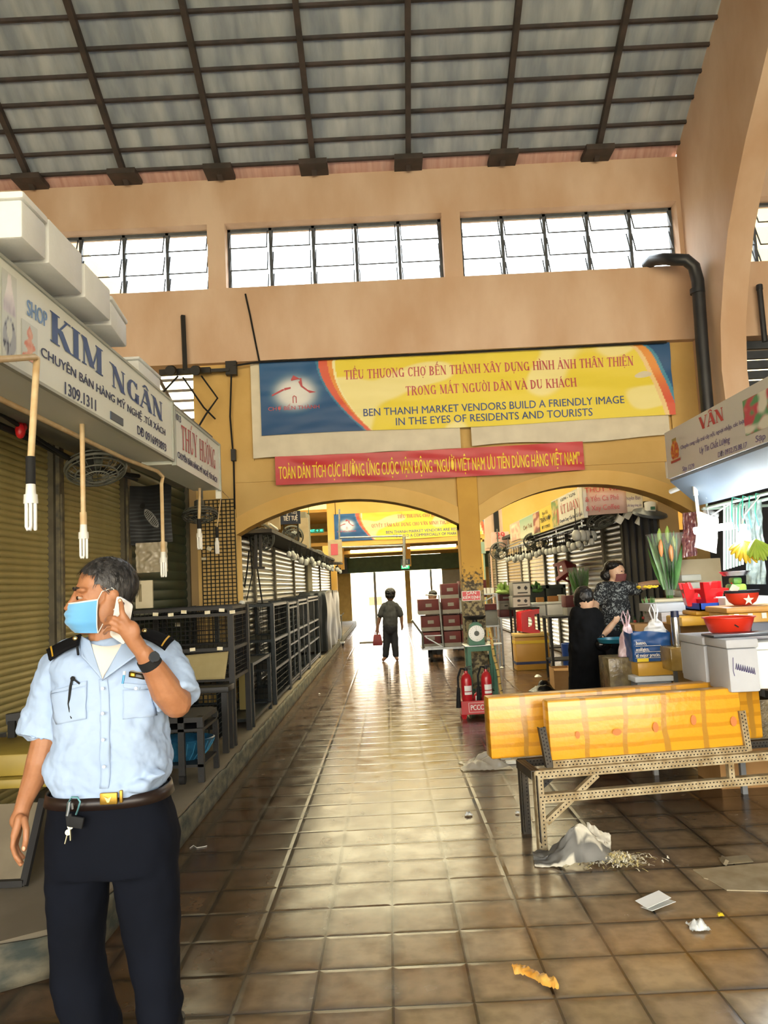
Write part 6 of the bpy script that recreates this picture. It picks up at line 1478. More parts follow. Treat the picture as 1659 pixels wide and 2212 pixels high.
def bouquet(label, c, h, r, seed, flowers=(), m=None, n=34, name='wrapped_bouquet'):
    t = thing(name, c, label, 'bouquet'); q = MB()
    leaves(q, c + V((0, 0, h * .12)), n * 3, h * .85, 1, .36, r * .13, seed, r * .35); q.done('leaves', m or leafm, t, smooth=180)
    q = MB()
    for k in range(10):
        a = k * 2.4; q.tube([c + V((r * .15 * cos(a), r * .15 * sin(a), .0)), c + V((r * .3 * cos(a), r * .3 * sin(a), h * .75))], .006, 5)
    q.done('stems', leafm, t)
    q = MB(); q.lathe([(r * .28, h * .04), (r * .4, h * .35), (r * .75, h * .68), (r * 1.02, h * .92)], c, 20); q.bm.faces.ensure_lookup_table()
    bmesh.ops.delete(q.bm, geom=[f for f in q.bm.faces if len(f.verts) > 4], context='FACES_ONLY')
    for v in q.bm.verts: v.co += V((wob(v.co, .02, 9, seed), wob(v.co, .02, 9, seed + 3), 0))
    q.done('clear_wrap', film, t, smooth=180)
    for k, (dx, dy, dz, cc) in enumerate(flowers):
        q = MB(); p = c + V((dx, dy, dz)); q.tube([p + V((0, 0, -.07)), p + V((0, 0, -.03)), p + V((0, 0, .03)), p + V((.004, 0, .07)), p + V((.006, 0, .1))], [.006, .02, .024, .016, .003], 10); q.done('bud', mat('bud_' + cc, cc, rough=.4), t)
    return t
bouquet('leafy green bundle in clear film standing before the silver shutters', V((at(1252, 1278, 12.6).x, 12.6, at(1252, 1290, 12.6).z - .05)), .58, .2, 5, n=46)
open_table('low table under the leafy bundle', at(1228, 1300, 12.6).x, at(1275, 1300, 12.6).x, 12.45, 12.8, at(1252, 1290, 12.6).z - .055, M['black_steel'])
for px, py, Y, w, lb in ((1090, 1268, 14.1, .2, 'pale green vegetables on the stacked cartons'), (1160, 1264, 14.2, .16, 'green vegetables in the dark green crate stack')):
    q = MB(); c = at(px, py + 8, Y); q.sph(c + V((0, .05, -.02)), (w * .8, w * .5, .05), 12); leaves(q, c, 26, w, .8, 1.2, .035, int(px)); tag(q.done('vegetables', paleleaf if px < 1100 else leafm, smooth=180), lb, 'vegetables', kind='stuff')
q = MB(); c = at(1080, 1283, 14.2); q.cbox(c + V((.12, .1, 0)), (.34, .2, .015), (.1, .12, 0)); tag(q.done('pale_cover', M['carton_white'], smooth=0), 'pale lid leaning beside the patterned cartons', 'lid')
x0, x1, y0, y1, z0, z1 = bx(1223, 1286, 1249, 1312, 11.8, .3); block('red_box', 'red box above the white box behind the customer in black', 'box', (x0, x1, y0, y1, z0, z1), M['carton_red'])
x0, x1, y0, y1, za, _ = bx(1226, 1312, 1249, 1330, 11.8, .3); block('white_box', 'white box under the red box behind the customer in black', 'box', (x0, x1, y0, y1, za, z0 - .001), M['carton_white'])
open_table('dark side table behind the customer in black', x0 - .3, x1 + .2, y0 - .05, y1 + .15, za - .001, M['black_steel'], shelf=[.3])
q = MB(); c = atz(1232, 1450); q.lathe([(0, 0), (.1, 0), (.115, .3), (.12, .45), (.1, .46), (.1, .44), (0, .44)], (c.x, 12.79, 0), 20); tag(q.done('blue_drum', mat('blue_drum_plastic', '1d3f86', rough=.35)), 'blue plastic drum standing on the floor beside the customer in black', 'drum')
c = atz(1222, 1496); t = thing('cardboard_box', (c.x, 10.9, 0), 'open brown cardboard box on the floor left of the customer in black', 'box')
x0, x1 = at(1199, 1490, 10.7).x, at(1240, 1490, 10.7).x
q = MB(); q.box(x0, x1, 10.7, 11.0, .002, .3); bmesh.ops.delete(q.bm, geom=[f for f in q.bm.faces if f.calc_center_median().z > .29], context='FACES_ONLY'); q.done('box', M['carton'], t, solid=.006, smooth=0)
q = MB(); q._f([q.bm.verts.new(p) for p in ((x0, 10.7, .302), (x1, 10.7, .302), (x1 + .02, 10.62, .27), (x0 - .01, 10.62, .28))]); q.done('flap', M['carton'], t, smooth=0)
q = crumple(1172, 1493, .34, .3, .16, 31, 20, sharp=1.0); tag(q.done('rubbish_bag', mat('black_bin_bag', '0d0f11', rough=.25), smooth=180), 'black rubbish bag on the floor behind the yellow boxes', 'bag')
q = crumple(1163, 1478, .1, .08, .05, 33, 10); 
for v in q.bm.verts: v.co.z += .1
tag(q.done('paper_scrap', M['white_plastic'], smooth=180), 'white paper lying on the black rubbish bag', 'paper')
# ================================================================ RIGHT FRONT STALL
t = thing('stall_sign', (2.6, 5.5, 2.39), 'long white fruit-stall sign with red name and fruit pictures, at the right edge', 'sign')
q = MB(); q.box(2.6, 2.85, 3.6, 6.97, 2.385, 2.81); q.done('board', mat('cream_white_board', 'cbcbc8', 'd6d6d2', rough=.4, scale=2), t, smooth=0)
def rs(body, px, py, px2, py2, cap_px, m, sf=False, bold=0.0):
    a, b_ = atx(px, py, 2.6), atx(px2, py2, 2.6); h = atx(px, py - cap_px, 2.6).z - a.z
    d = b_ - a; d.x = 0
    if sf: serif_text(body, a, d, (0, 0, 1), d.length, h, m, t, stem=1.4)
    else: text(body, a, d, (0, 0, 1), d.length, h, m, t, bold=bold, slant=.2)
pur = mat('violet_sign_ink', '6a5f8c', rough=.5)
rs('VÂN', 1513, 929, 1566, 907, 28, M['red_ink'], True)
rs('Chuyên cung cấp trái cây nội, ngoại nhập, các loại', 1471, 971, 1609, 913, 8, pur)
rs('Uy Tín Chất Lượng', 1512, 980, 1577, 955, 13, pur); rs('DĐ: 0932.75.88.17', 1552, 988, 1614, 966, 11, pur); rs('Sạp 1279', 1475, 1018, 1500, 1011, 10, pur); rs('Sạp 1279', 1633, 956, 1690, 934, 14, pur)
def basket_print(u, v):
    x, y = u - .5, v - .45
    if v < .16: return lin('a4302f')[:3] if v < .1 else lin('d9c9a0')[:3]
    if (x / .42) ** 2 + (y / .45) ** 2 < 1: return fruits('c8702c', 'b83a2c', 'd8a038', 21)(u * 2, v * 2)
    if v > .5 and abs(x) < .25: return mixc(lin('3f6a35')[:3], lin('d6a74a')[:3], .4)
    return lin('d0d0cc')[:3]
a, b_ = atx(1450, 1002, 2.597), atx(1470, 990, 2.597); face_print('fruit_emblem', (a.y, b_.y, a.z, atx(1450, 950, 2.597).z), 2.596, basket_print, t)
a, b_ = atx(1611, 942, 2.597), atx(1700, 905, 2.597); face_print('fruit_photo', (a.y, b_.y, a.z, atx(1611, 863, 2.597).z), 2.596, fruits('4f9a6a', 'c8405c', 'e6e6d8', 27), t)
q = MB(); q.loft([[(2.62, y, 2.38), (2.86, y, 2.15), (2.86, y, 2.13), (2.62, y, 2.36)] for y in (3.6, 6.98)]); asw = tag(q.done('awning_panel', mat('blue_grey_awning', '67737f', '737f8a', rough=.45, scale=2), smooth=0), 'blue-grey slanted panel under the fruit-stall sign', 'panel')
q = MB(); a = at(1600, 1045, 5.6); p_, r_ = V((2.735, 5.62, 2.262)), V((0, -.16, 0)); up_ = V((-.24, 0, .23)).normalized(); nn = V((-.23, 0, -.24)).normalized()
vs = [p_ + nn * .004, p_ + r_ + nn * .004, p_ + r_ + up_ * .075 + nn * .004, p_ + up_ * .075 + nn * .004]; q._f([q.bm.verts.new(v) for v in vs]); q.done('plaque', _mats['small_blue_plaque'], asw, smooth=0)
q = MB()
for (x, z) in ((2.9, 2.1), (3.0, 2.12), (3.15, 2.1)): q.cyl((x, 3.6, z), (x, 7.0, z), .014, n=8)
q.cyl((2.9, 6.98, 2.1), (3.6, 6.98, 2.1), .014, n=8); q.cyl((2.9, 5.2, 2.1), (2.9, 5.2, 2.16), .01); q.cyl((2.9, 6.9, 2.1), (2.9, 6.9, 2.16), .01)
tag(q.done('hanging_rail', mat('pale_green_rail', '9fb3a4', rough=.4)), 'pale rails under the blue-grey panel carrying bags and lamps', 'rail')
q = MB(); q.cyl(at(1449, 1062, 7.15), at(1530, 1028, 6.6), .022, n=10); tag(q.done('fluorescent_tube', M['tube_white']), 'unlit fluorescent tube under the left end of the fruit-stall sign', 'lamp')
q = MB(); q.box(2.6, 2.63, 6.98, 7.02, 2.4, 2.55); tag(q.done('switch_box', M['white_plastic'], smooth=0), 'small white switch box on the left end of the fruit-stall sign', 'switch')
q = MB(); c = at(1503, 1070, 6.7); q.tube([c, c + V((0, 0, .1))], [(.03, .02), (.025, .02)], 10); q.cyl(c + V((.01, .02, 0)), c + V((.02, .02, -.35)), .014); q.cyl(c + V((0, 0, .09)), V((c.x + .1, c.y, 2.17)), .008); tag(q.done('lamp_holder', M['white_plastic']), 'white lamp holder and pipe hanging left of the bright lamp', 'lamp holder')
# back of the stall
q = MB(); q.box(3.75, 3.95, 3.6, 8.95, 0, 2.9); struct('wall_fruit_stall', q, mat('dark_stall_back', '1c2634', '243044', rough=.7), smooth=0)
q = MB(); q.box(2.85, 3.8, 3.6, 7.0, 2.6, 2.64); tag(q.done('stall_canopy', _mats['dark_canopy_board'], smooth=0), 'dark roof board over the fruit stall', 'canopy')
bulbm = mat('lit_lamp_glass', 'ffffff', emit='f4fbff', estr=30.0)
def lit(label, c, e):
    t = thing('stall_lamp', c, label, 'lamp', 'lit lamps in the fruit stall')
    q = MB(); q.lathe([(0, -.09), (.03, -.085), (.05, -.05), (.045, -.01), (.025, .02), (0, .02)], c, 16); q.done('lit_bulb', bulbm, t)
    q = MB(); q.cyl(c + V((0, 0, .02)), c + V((0, 0, .07)), .025); q.tube([c + V((0, 0, .07)), c + V((.02, 0, .14)), V((2.9, c.y, 2.1))], .006, 6); q.done('socket', M['white_plastic'], t)
    l = bpy.data.lights.new('stall_lamp_light', 'POINT'); l.energy = e; l.color = (.9, .96, 1.0); l.shadow_soft_size = .07
    o = bpy.data.objects.new('stall_lamp_light', l); COL.objects.link(o); o.location = c + V((0, -.02, -.02)); o.parent = t; o.matrix_parent_inverse = Matrix.Translation(-V(c)) 
    return t
lc1, lc2 = at(1535, 1150, 6.35), at(1606, 1152, 5.9)
lit('very bright lamp hanging beside the white paper bag in the fruit stall', lc1, 20); lit('very bright lamp hanging over the bananas in the fruit stall', lc2, 18)
q = MB(); lampb = at(1500, 1147, 6.6); q.cyl(lampb, lampb + V((.25, -.2, .02)), .03, n=10); tag(q.done('lit_tube', bulbm), 'short lit tube lamp left of the white bag', 'lamp')
def drape(name, label, cat, pts, m, seed, n=14, fold=.02, group=None):
    (a, b_, c, d) = pts; q = MB()
    q.sheet(lambda u, v: a.lerp(b_, u).lerp(d.lerp(c, u), v) + V((0, fold * noise.noise((u * 4, v * 4, seed)) + fold * .5 * noise.noise((u * 11, v * 9, seed)), 0)), n, n)
    return tag(q.done(name, m, smooth=180), label, cat, group)
Yh = 6.3
drape('white_bag', 'white paper bag hung by the bright lamp', 'bag', [at(1500, 1182, Yh), at(1548, 1196, Yh), at(1552, 1120, Yh), at(1512, 1105, Yh)], M['white_plastic'], 2)
q = MB(); p_ = at(1530, 1113, Yh); q.tube([p_, p_ + V((0, 0, .06)), V((2.9, p_.y, 2.1))], .004, 5); q.done('string', M['white_plastic'], bpy.data.objects['white_bag'])
drape('clear_bag', 'clear plastic bag bulging above the bright lamp', 'bag', [at(1512, 1140, Yh + .1), at(1552, 1138, Yh + .1), at(1553, 1108, Yh + .1), at(1520, 1095, Yh + .1)], film, 4)
for k in range(7):
    px = 1562 + 6.5 * k
    a = at(px, 1232 - 2 * k, 6.9); b_ = at(px, 1092 - k, 6.9)
    q = MB(); q.sheet(lambda u, v: a.lerp(b_, v) + V((.024 * u, .01 * sin(u * 3), 0)), 3, 6); tag(q.done('plastic_strip', mat('pale_green_strip' if k % 2 else 'white_green_strip', 'a8c4b4' if k % 2 else 'd3ddd6', rough=.3), smooth=180), 'pale strip of rolled plastic bags hung behind the bananas', 'plastic strip', 'plastic strips hung in the fruit stall')
q = MB()
for px, py, Y in ((1575, 1062, 6.2), (1598, 1058, 6.1), (1612, 1058, 6.0), (1588, 1080, 6.2), (1626, 1052, 5.9)):
    p = at(px, py, Y); q.tube([V((2.9, p.y, 2.1)) if abs(p.x - 2.9) < .3 else p + V((0, 0, .05)), p + V((.02, 0, -.05)), p + V((0, 0, -.2)), p + V((.015, 0, -.3))], .005, 5)
tag(q.done('green_strings', mat('teal_string', '3d9a80', rough=.5)), 'teal strings hanging from the rails over the fruit stall', 'string')
# garlic / snack bags hanging
drape('snack_bags', 'reddish packets in clear bags hung left of the bright lamp', 'packets', [at(1474, 1205, 7.4), at(1506, 1200, 7.4), at(1504, 1105, 7.4), at(1474, 1108, 7.4)], mat('reddish_shiny_packets', '5a3034', '8a5a52', rough=.15, scale=30, bump=.6, bscale=22), 9, fold=.05)
drape('clear_bag', 'tall clear bag of garlic hung right of the bananas', 'bag', [at(1612, 1262, 6.2), at(1655, 1262, 6.2), at(1645, 1080, 6.2), at(1610, 1085, 6.2)], mat('hazy_clear_bag', 'a9bcb8', '7d8f92', rough=.15, scale=26, bump=.6, alpha=.7), 14, fold=.06)
def bananas(label, c, n, L_, m, spread, face):
    t = thing('banana_bunch', c, label, 'bananas', 'banana bunches hung in the fruit stall')
    for k in range(n):
        a = spread * (k / (n - 1) - .5); q = MB(); r_ = .017
        d = V((sin(a), -.25, -cos(a))); s_ = V((0, -1, -.1))
        q.tube([c + d * (L_ * u) + s_ * (.035 * u * u * (1 if k % 2 else 1.6)) for u in (0, .12, .3, .55, .8, .95, 1.0)], [.006, .009, r_, r_ * 1.1, r_, .009, .005], 8); q.done('banana', m, t)
    return t
ban_y = mat('ripe_banana', 'e3c534', 'd0b43a', rough=.4, scale=14); ban_g = mat('green_banana', '8fae3e', 'a4bb4c', rough=.4, scale=14)
bananas('ripe yellow banana bunch hanging under the second bright lamp', at(1606, 1168, 5.85), 11, .17, ban_y, 2.4, 0)
bananas('greenish banana bunch right of the yellow one', at(1632, 1165, 5.8), 9, .16, ban_g, 1.6, 0)
# counter levels
white_top = mat('grey_counter_top', '6f7478', '7c8082', rough=.5)
open_table('front counter table under the big white foam boxes', 2.35, 3.6, 4.45, 5.5, .8, white_top)
open_table('low counter table under the blue shopping bag', 1.95, 2.75, 6.05, 6.7, .56, white_top)
open_table('rear counter table of the fruit stall', 2.3, 3.7, 6.75, 7.85, .8, white_top)
open_table('middle counter table of the fruit stall', 2.72, 3.6, 5.6, 6.7, .78, white_top)
def pbox(label, px0, py0, px1, py1, Y, dep, m, z0=None, z1=None, lid=False, tape=False, name='foam_box', group='foam boxes on the fruit stall', rz=0, lidm=None):
    x0, x1, y0, y1, a, b_ = bx(px0, py0, px1, py1, Y, dep)
    return foam_box(label, x0, x1, y0, y1, a if z0 is None else z0, b_ if z1 is None else z1, lid, m, tape, group, name, rz, lidm)
yfoam = mat('yellow_foam', 'd9a83c', 'c99a36', rough=.35, scale=6, bump=.15, bscale=20); shaded_foam = mat('shaded_white_foam', 'b9bdc4', 'c6cacf', rough=.7, scale=3, bump=.15, bscale=50)  # second one is white foam with its shade put into the grey
pbox('grey-white crate lowest under the blue shopping bag', 1378, 1471, 1452, 1495, 6.2, .3, mat('grey_slat_crate', '8c9094', rough=.5), z0=.562, name='crate')
zc1 = bx(1378, 1471, 1452, 1495, 6.2, .3)[5]
x0, x1, y0, y1, a, b_ = bx(1372, 1459, 1455, 1471, 6.18, .34); block('foam_slab', 'white foam lid between the grey crate and the yellow box', 'lid', (x0, x1, y0, y1, zc1 + .002, b_), M['foam'])
zc2 = b_; x0, x1, y0, y1, a, b_ = bx(1379, 1428, 1453, 1459, 6.2, .3); foam_box('yellow taped foam box under the blue shopping bag', x0, x1, y0, y1, zc2 + .002, b_, False, yfoam, group='foam boxes on the fruit stall')
zc3 = b_
# blue bag
t = thing('shopping_bag', at(1410, 1430, 6.25), 'big blue woven shopping bag with white words and lines', 'bag')
x0, x1, y0, y1, a, b_ = bx(1370, 1364, 1447, 1430, 6.22, .22)
def bagfn(u, v):
    ang = u * 2 * pi; cx_, cy_ = (x0 + x1) / 2, 6.34; wx = (x1 - x0) / 2 * (1.0 + .03 * v); wy = .11 * (1 + .1 * v)
    sx_ = max(-1, min(1, 1.35 * cos(ang))); sy_ = max(-1, min(1, 1.35 * sin(ang)))
    return V((cx_ + wx * sx_ + .008 * noise.noise((u * 12, v * 5, 1)), cy_ + wy * sy_ + .016 * noise.noise((u * 14, v * 6, 4)), zc3 + .003 + (b_ - zc3) * v + .01 * sin(u * 20) * v))
q = MB(); q.sheet(bagfn, 70, 14); q.done('bag_body', mat('blue_woven_bag', '1d4a86', '265896', rough=.35, scale=4), t, smooth=60)
yf = 6.20
for body, py, wpx in (('bueno,', 1393, 22), ('ecológico,', 1407, 28), ('el mejor precio.', 1420, 52)):
    p = at(1374, py, yf); text(body, p, (1, 0, 0), (0, 0, 1), at(1374 + wpx, py, yf).x - p.x, .028, M['white_ink'], t, bold=.02)
q = MB()
for py in (1396, 1409, 1422): q.bar(at(1373, py, yf), at(1427, py - 2, yf), .005, .003)
q.done('line', M['white_ink'], t, smooth=0)
q = MB(); q.cbox(at(1389, 1426, yf - .005), (.09, .003, .025)); q.done('yellow_patch', M['yellow_ink'], t, smooth=0)
def carrier(label, c, w, h, m, seed):
    t = thing('carrier_bag', c, label, 'bag', 'white carrier bags on the counter'); q = MB()
    q.sheet(lambda u, v: c + V(((w * (1 - .75 * v ** 1.2)) * cos(u * 2 * pi) + .02 * noise.noise((u * 8, v * 4, seed)), (w * .6 * (1 - .75 * v)) * sin(u * 2 * pi) + .02 * noise.noise((u * 9, v * 5, seed + 2)), h * v)), 36, 14); q.done('bag_body', m, t, smooth=180)
    for s_ in (-1, 1):
        q = MB(); top = c + V((0, 0, h * .97)); q.tube([top + V((s_ * .012, 0, -.02)), top + V((s_ * .035, .01, .07)), top + V((s_ * .02, .0, .12)), top + V((s_ * .002, -.01, .06)), top + V((s_ * .004, -.012, -.01))], [(.014, .004), (.012, .004), (.01, .004), (.012, .004), (.014, .004)], 6); q.done('handle', m, t)
    return t
thinbag = mat('thin_white_plastic', 'e4e6e6', 'd6d9da', rough=.3, scale=9)
carrier('white carrier bag tied up, standing in the blue shopping bag', V((at(1420, 1366, 6.3).x, 6.34, b_ - .02)), .1, .12, thinbag, 3)
zb5 = at(1355, 1420, 6.35).z
carrier('white and pink carrier bag of fruit left of the blue shopping bag', V((at(1357, 1400, 6.45).x, 6.45, zb5)), .09, .26, mat('pinkish_carrier_plastic', 'd9c6cc', 'b9929c', rough=.3, scale=7), 8)
x0, x1, y0, y1, a, b5 = bx(1318, 1420, 1378, 1470, 6.35, .3); block('brown_carton_wrap', 'brown plastic-wrapped carton left of the yellow box under the carrier bag', 'carton', (x0, x1, 6.36, 6.66, .562, zb5 - .003), mat('wrapped_brown_carton', '5d5034', '8a7a52', rough=.2, scale=14, bump=.4))
q = MB(); c = at(1332, 1386, 7.0); q.lathe([(0, 0), (.15, 0), (.165, .03), (.17, .03), (.155, -.004), (0, -.004)], c, 24); tag(q.done('teal_tray', mat('teal_plastic_tray', '1d6478', rough=.35)), 'teal plastic tray held out between the two women', 'tray')
# stacked goods behind
x0, x1, y0, y1, a, b_ = bx(1450, 1396, 1527, 1432, 6.0, .32); pk = foam_box('brown taped parcel behind the small white foam box', x0, x1, y0, y1, .782, b_, False, mat('brown_taped_parcel', 'a88a48', '8f7438', rough=.2, scale=10, bump=.4, bscale=18), group='foam boxes on the fruit stall', name='parcel')
zp = b_
q = MB(); c = at(1465, 1395, 6.1); q.lathe([(0, 0), (.032, 0), (.034, .01), (.034, .2), (.03, .225), (.0, .225)], (c.x, 6.12, zp + .002), 18, M=Euler((0, -.0, 0)).to_matrix()); th = tag(q.done('thermos', mat('brushed_steel_flask', 'b8bcc0', rough=.25, metal=.9)), 'steel thermos flask with a navy cap standing behind the blue bag', 'flask')
q = MB(); q.cyl((c.x, 6.12, zp + .227), (c.x, 6.12, zp + .275), .033, .03); q.done('cap', mat('navy_cap', '1e2a4a', rough=.4), th)
x0, x1, y0, y1, a, b_ = bx(1447, 1345, 1530, 1395, 6.5, .4); block('brown_carton', 'brown carton with red tape behind the thermos', 'carton', (x0 + .05, x1, y0, y1, .782, b_), M['carton'])
zbc = b_
x0, x1, y0, y1, a, b_ = bx(1372, 1347, 1420, 1375, 7.0, .3); block('brown_carton', 'open brown carton with a black label behind the carrier bags', 'carton', (x0, x1, y0, y1, .802, b_), M['carton'])
q = MB(); q.cbox(((x0 + x1) / 2, y0 - .003, b_ - .07), (.06, .004, .03)); tag(q.done('black_label', M['rubber'], smooth=0), 'black label on the open brown carton', 'label')
x0, x1, y0, y1, a, b_ = bx(1473, 1327, 1588, 1348, 6.15, .35); foam_box('yellow foam box under the blue stool tray, lower of the stack', x0, x1, 6.15, 6.5, zbc + .003, b_, False, yfoam, tape=True, group='foam boxes on the fruit stall'); zs1 = b_
x0, x1, y0, y1, a, b_ = bx(1505, 1316, 1590, 1328, 6.15, .32); foam_box('yellow foam box right under the blue stool tray', x0, x1, 6.16, 6.46, zs1 + .002, b_, False, yfoam, group='foam boxes on the fruit stall'); zs2 = b_
# blue tray with two upturned red stools
cx_ = at(1537, 1318, 6.25).x
t = thing('blue_tray', (cx_, 6.27, zs2), 'blue plastic tray holding the upturned red stools', 'tray')
q = MB(); w = (at(1573, 1318, 6.2).x - at(1500, 1318, 6.2).x) / 2; q.box(cx_ - w, cx_ + w, 6.14, 6.44, zs2 + .002, zs2 + .012); 
for (xa, xb, ya, yb) in ((cx_ - w, cx_ + w, 6.14, 6.15), (cx_ - w, cx_ + w, 6.43, 6.44), (cx_ - w, cx_ - w + .01, 6.14, 6.44), (cx_ + w - .01, cx_ + w, 6.14, 6.44)): q.box(xa, xb, ya, yb, zs2 + .002, zs2 + .06)
q.done('tray_body', mat('bright_blue_plastic', '2456c0', rough=.35), t, smooth=0)
srd = mat('bright_red_plastic', 'd8242c', 'cf2028', rough=.3)
plastic_stool('plastic_stool', 'upturned red stool in front on the blue tray', (at(1541, 1300, 6.25).x, 6.27, zs2 + .225), (pi, 0, .12), .78, srd, group='upturned red stools on the blue tray')
plastic_stool('plastic_stool', 'upturned red stool behind left on the blue tray', (at(1508, 1300, 6.4).x, 6.38, zs2 + .22), (pi, 0, -.25), .72, srd, group='upturned red stools on the blue tray')
# papers and flat trays
x0, x1, y0, y1, a, b_ = bx(1430, 1320, 1500, 1345, 6.9, .5); block('newspaper_stack', 'stack of papers and flat packs behind the thermos', 'papers', (x0, x1, y0, y1, .802, b_), mat('paper_stack', 'a59d98', 'b9b3b0', rough=.8, scale=20, stretch=(.3, .3, 6)))
zn = b_
x0, x1, y0, y1, a, b_ = bx(1412, 1301, 1495, 1319, 6.95, .4); block('white_tray', 'white foam trays on the stack of papers', 'tray', (x0, x1, y0, y1, zn + .002, b_), mat('grey_foam_tray', 'b3b5b8', rough=.7)); znn = b_
x0, x1, y0, y1, a, b_ = bx(1420, 1288, 1478, 1297, 7.4, .25)
x0, x1, y0, y1, a, b_ = bx(1473, 1240, 1515, 1312, 7.7, .35)
for k in range(4): pbox('pale stacked basin under the tall beige bin', 1473 + k, 1240 + 17 * k, 1515 - k, 1256 + 17 * k, 7.7, .3, mat('pale_basin_plastic', 'bfc0b4', rough=.5), name='storage_tub', group='pale stacked tubs behind the red stools')
x0, x1, y0, y1, a, b_ = bx(1477, 1205, 1556, 1300, 8.1, .4); open_table('small rear table under the beige bin', 2.85, 3.6, 7.95, 8.6, .8, white_top)
block('beige_bin', 'tall beige bin behind the red stools', 'bin', (x0, x1, y0, y1, .802, b_), mat('beige_bin_plastic', 'c3b491', 'cabc9c', rough=.5))
bq = at(1447, 1292, 7.5)
bouquet('tall wrapped bouquet of lily buds standing on the counter', V((bq.x, 7.5, bq.z)), .68, .17, 17, [(-.09, -.12, .47, 'd9925a'), (-.0, -.13, .42, 'd8935e'), (.05, -.08, .5, 'b9c46a'), (-.06, -.02, .58, '9fbf5a'), (.02, -.02, .6, '9fbf5a')], mat('lily_leaf_green', '4a7a44', '6b9a58', rough=.4, scale=10), 26)
block('white_plank', 'white tray under the tall lily bouquet', 'tray', (bq.x - .2, bq.x + .25, 7.35, 7.75, bq.z - .03, bq.z - .002), mat('cream_tray', 'c9bd9c', rough=.6))
block('pale_box', 'pale box under the white tray of the lily bouquet', 'box', (bq.x - .18, bq.x + .2, 7.38, 7.72, .802, bq.z - .032), M['carton'])
# yellow flowers in a vase, red flowers
fy = at(1404, 1318, 7.3); t = thing('flower_vase', V((fy.x, 7.3, .802)), 'bunch of small yellow flowers in a clear jar beside the woman in the patterned blouse', 'flowers')
q = MB(); q.cyl((fy.x, 7.3, .802), (fy.x, 7.3, at(1404, 1330, 7.3).z), .05, .06, n=18); q.done('jar', film, t)
q = MB(); leaves(q, V((fy.x, 7.3, at(1404, 1335, 7.3).z)), 24, .22, 1, .35, .012, 40, .03); q.done('leaves', leafm, t, smooth=180)
q = MB(); zt_ = at(1404, 1270, 7.3).z
for k in range(40):
    a = random.random() * 2 * pi; r = .1 * sqrt(random.random()); q.sph((fy.x + r * cos(a), 7.3 + r * .8 * sin(a), zt_ + .02 * random.random()), (.014, .014, .008), 7)
q.done('blossoms', mat('yellow_blossom', 'e0c02c', 'eacb3a', rough=.5), t)
fr = at(1393, 1345, 7.4); q = MB(); leaves(q, V((fr.x, 7.5, .802)), 30, .4, 1, .7, .03, 51, .05); rp = tag(q.done('potted_plant', mat('dark_plant_leaf', '243a26', '34502e', rough=.4), smooth=180), 'dark leafy plant with red flowers below the yellow flowers', 'plant')
q = MB()
for k in range(14): q.sph((fr.x + random.uniform(-.13, .13), 7.38 + random.uniform(-.08, .05), .95 + .2 * random.random()), .016, 7)
q.done('red_flowers', mat('dull_red_petal', '9a3a34', rough=.5), rp)
# green scale and star bowl, yellow crates
gs = at(1596, 1272, 6.1); t = thing('dial_scale', V((gs.x, 6.15, gs.z)), 'bright green table scale with a steel dish in the fruit stall', 'scale')
q = MB(); q.box(gs.x - .06, gs.x + .06, 6.08, 6.22, gs.z - .06, gs.z + .04, bev=.02); q.box(gs.x - .035, gs.x + .035, 6.1, 6.2, gs.z + .04, gs.z + .09, bev=.015); q.done('body', mat('bright_green_enamel', '2f8f62', 'a0d050', rough=.4, scale=7), t, smooth=40)
q = MB(); q.lathe([(0, 0), (.08, 0), (.115, .03), (.12, .03), (.085, -.006), (0, -.006)], (gs.x, 6.15, gs.z + .11), 26); q.done('dish', mat('steel_dish', 'a9a3a6', rough=.25, metal=.9), t)
block('scale_shelf', 'white box under the bright green scale', 'box', (gs.x - .15, gs.x + .2, 6.02, 6.35, .782, gs.z - .062), M['foam'])
x0, x1, y0, y1, a, b_ = bx(1575, 1306, 1700, 1345, 5.65, .35)
t = thing('yellow_crate', ((x0 + x1) / 2, 5.8, a), 'yellow foam crate with white tape holding the star bowl', 'crate')
q = MB(); q.box(x0, x1, y0, y1, .782, b_ - .045, bev=.01); q.done('box', yfoam, t, smooth=30)
q = MB(); q.box(x0 - .02, x1 + .02, y0 - .02, y1 + .02, b_ - .043, b_, bev=.012); q.done('lid', mat('orange_foam_lid', 'c9954a', 'd6a55c', rough=.4), t, smooth=30)
q = MB()
for k in range(5): q.box(x0 + .04 + .1 * k, x0 + .075 + .1 * k, y0 - .004, y0, b_ - .09, b_ - .05)
q.done('white_tape', M['foam'], t, smooth=0)
zy = b_; sb = at(1613, 1297, 5.75)
t = thing('star_bowl', V((sb.x, 5.82, zy)), 'red bowl with a white star and a dark lining on the yellow crate', 'bowl')
q = MB(); r_ = .115; q.lathe([(0, .002), (r_ * .5, .004), (r_ * .8, .03), (r_ * .97, .07), (r_, .1)], (sb.x, 5.82, zy), 26, sxy=(1.05, .9)); q.done('shell', mat('orange_red_shell', 'd23c26', rough=.3), t)
q = MB(); q.lathe([(r_ * 1.0, .095), (r_ * 1.06, .115), (r_ * .9, .11), (r_ * .7, .05), (0, .04)], (sb.x, 5.82, zy), 26, sxy=(1.05, .9)); q.done('lining', mat('navy_lining', '1a2130', rough=.6), t)
q = MB(); pts = []
for k in range(10):
    a = pi / 2 + k * pi / 5; rr = .042 if k % 2 == 0 else .017; pts.append((rr * cos(a), rr * sin(a)))
q._f([q.bm.verts.new((sb.x + p[0], 5.82 - .1 + .004 - .0 * p[1] - .02 * (p[1] + .04) * 8, zy + .045 + p[1])) for p in pts]); q.done('star', M['white_ink'], t, smooth=0)
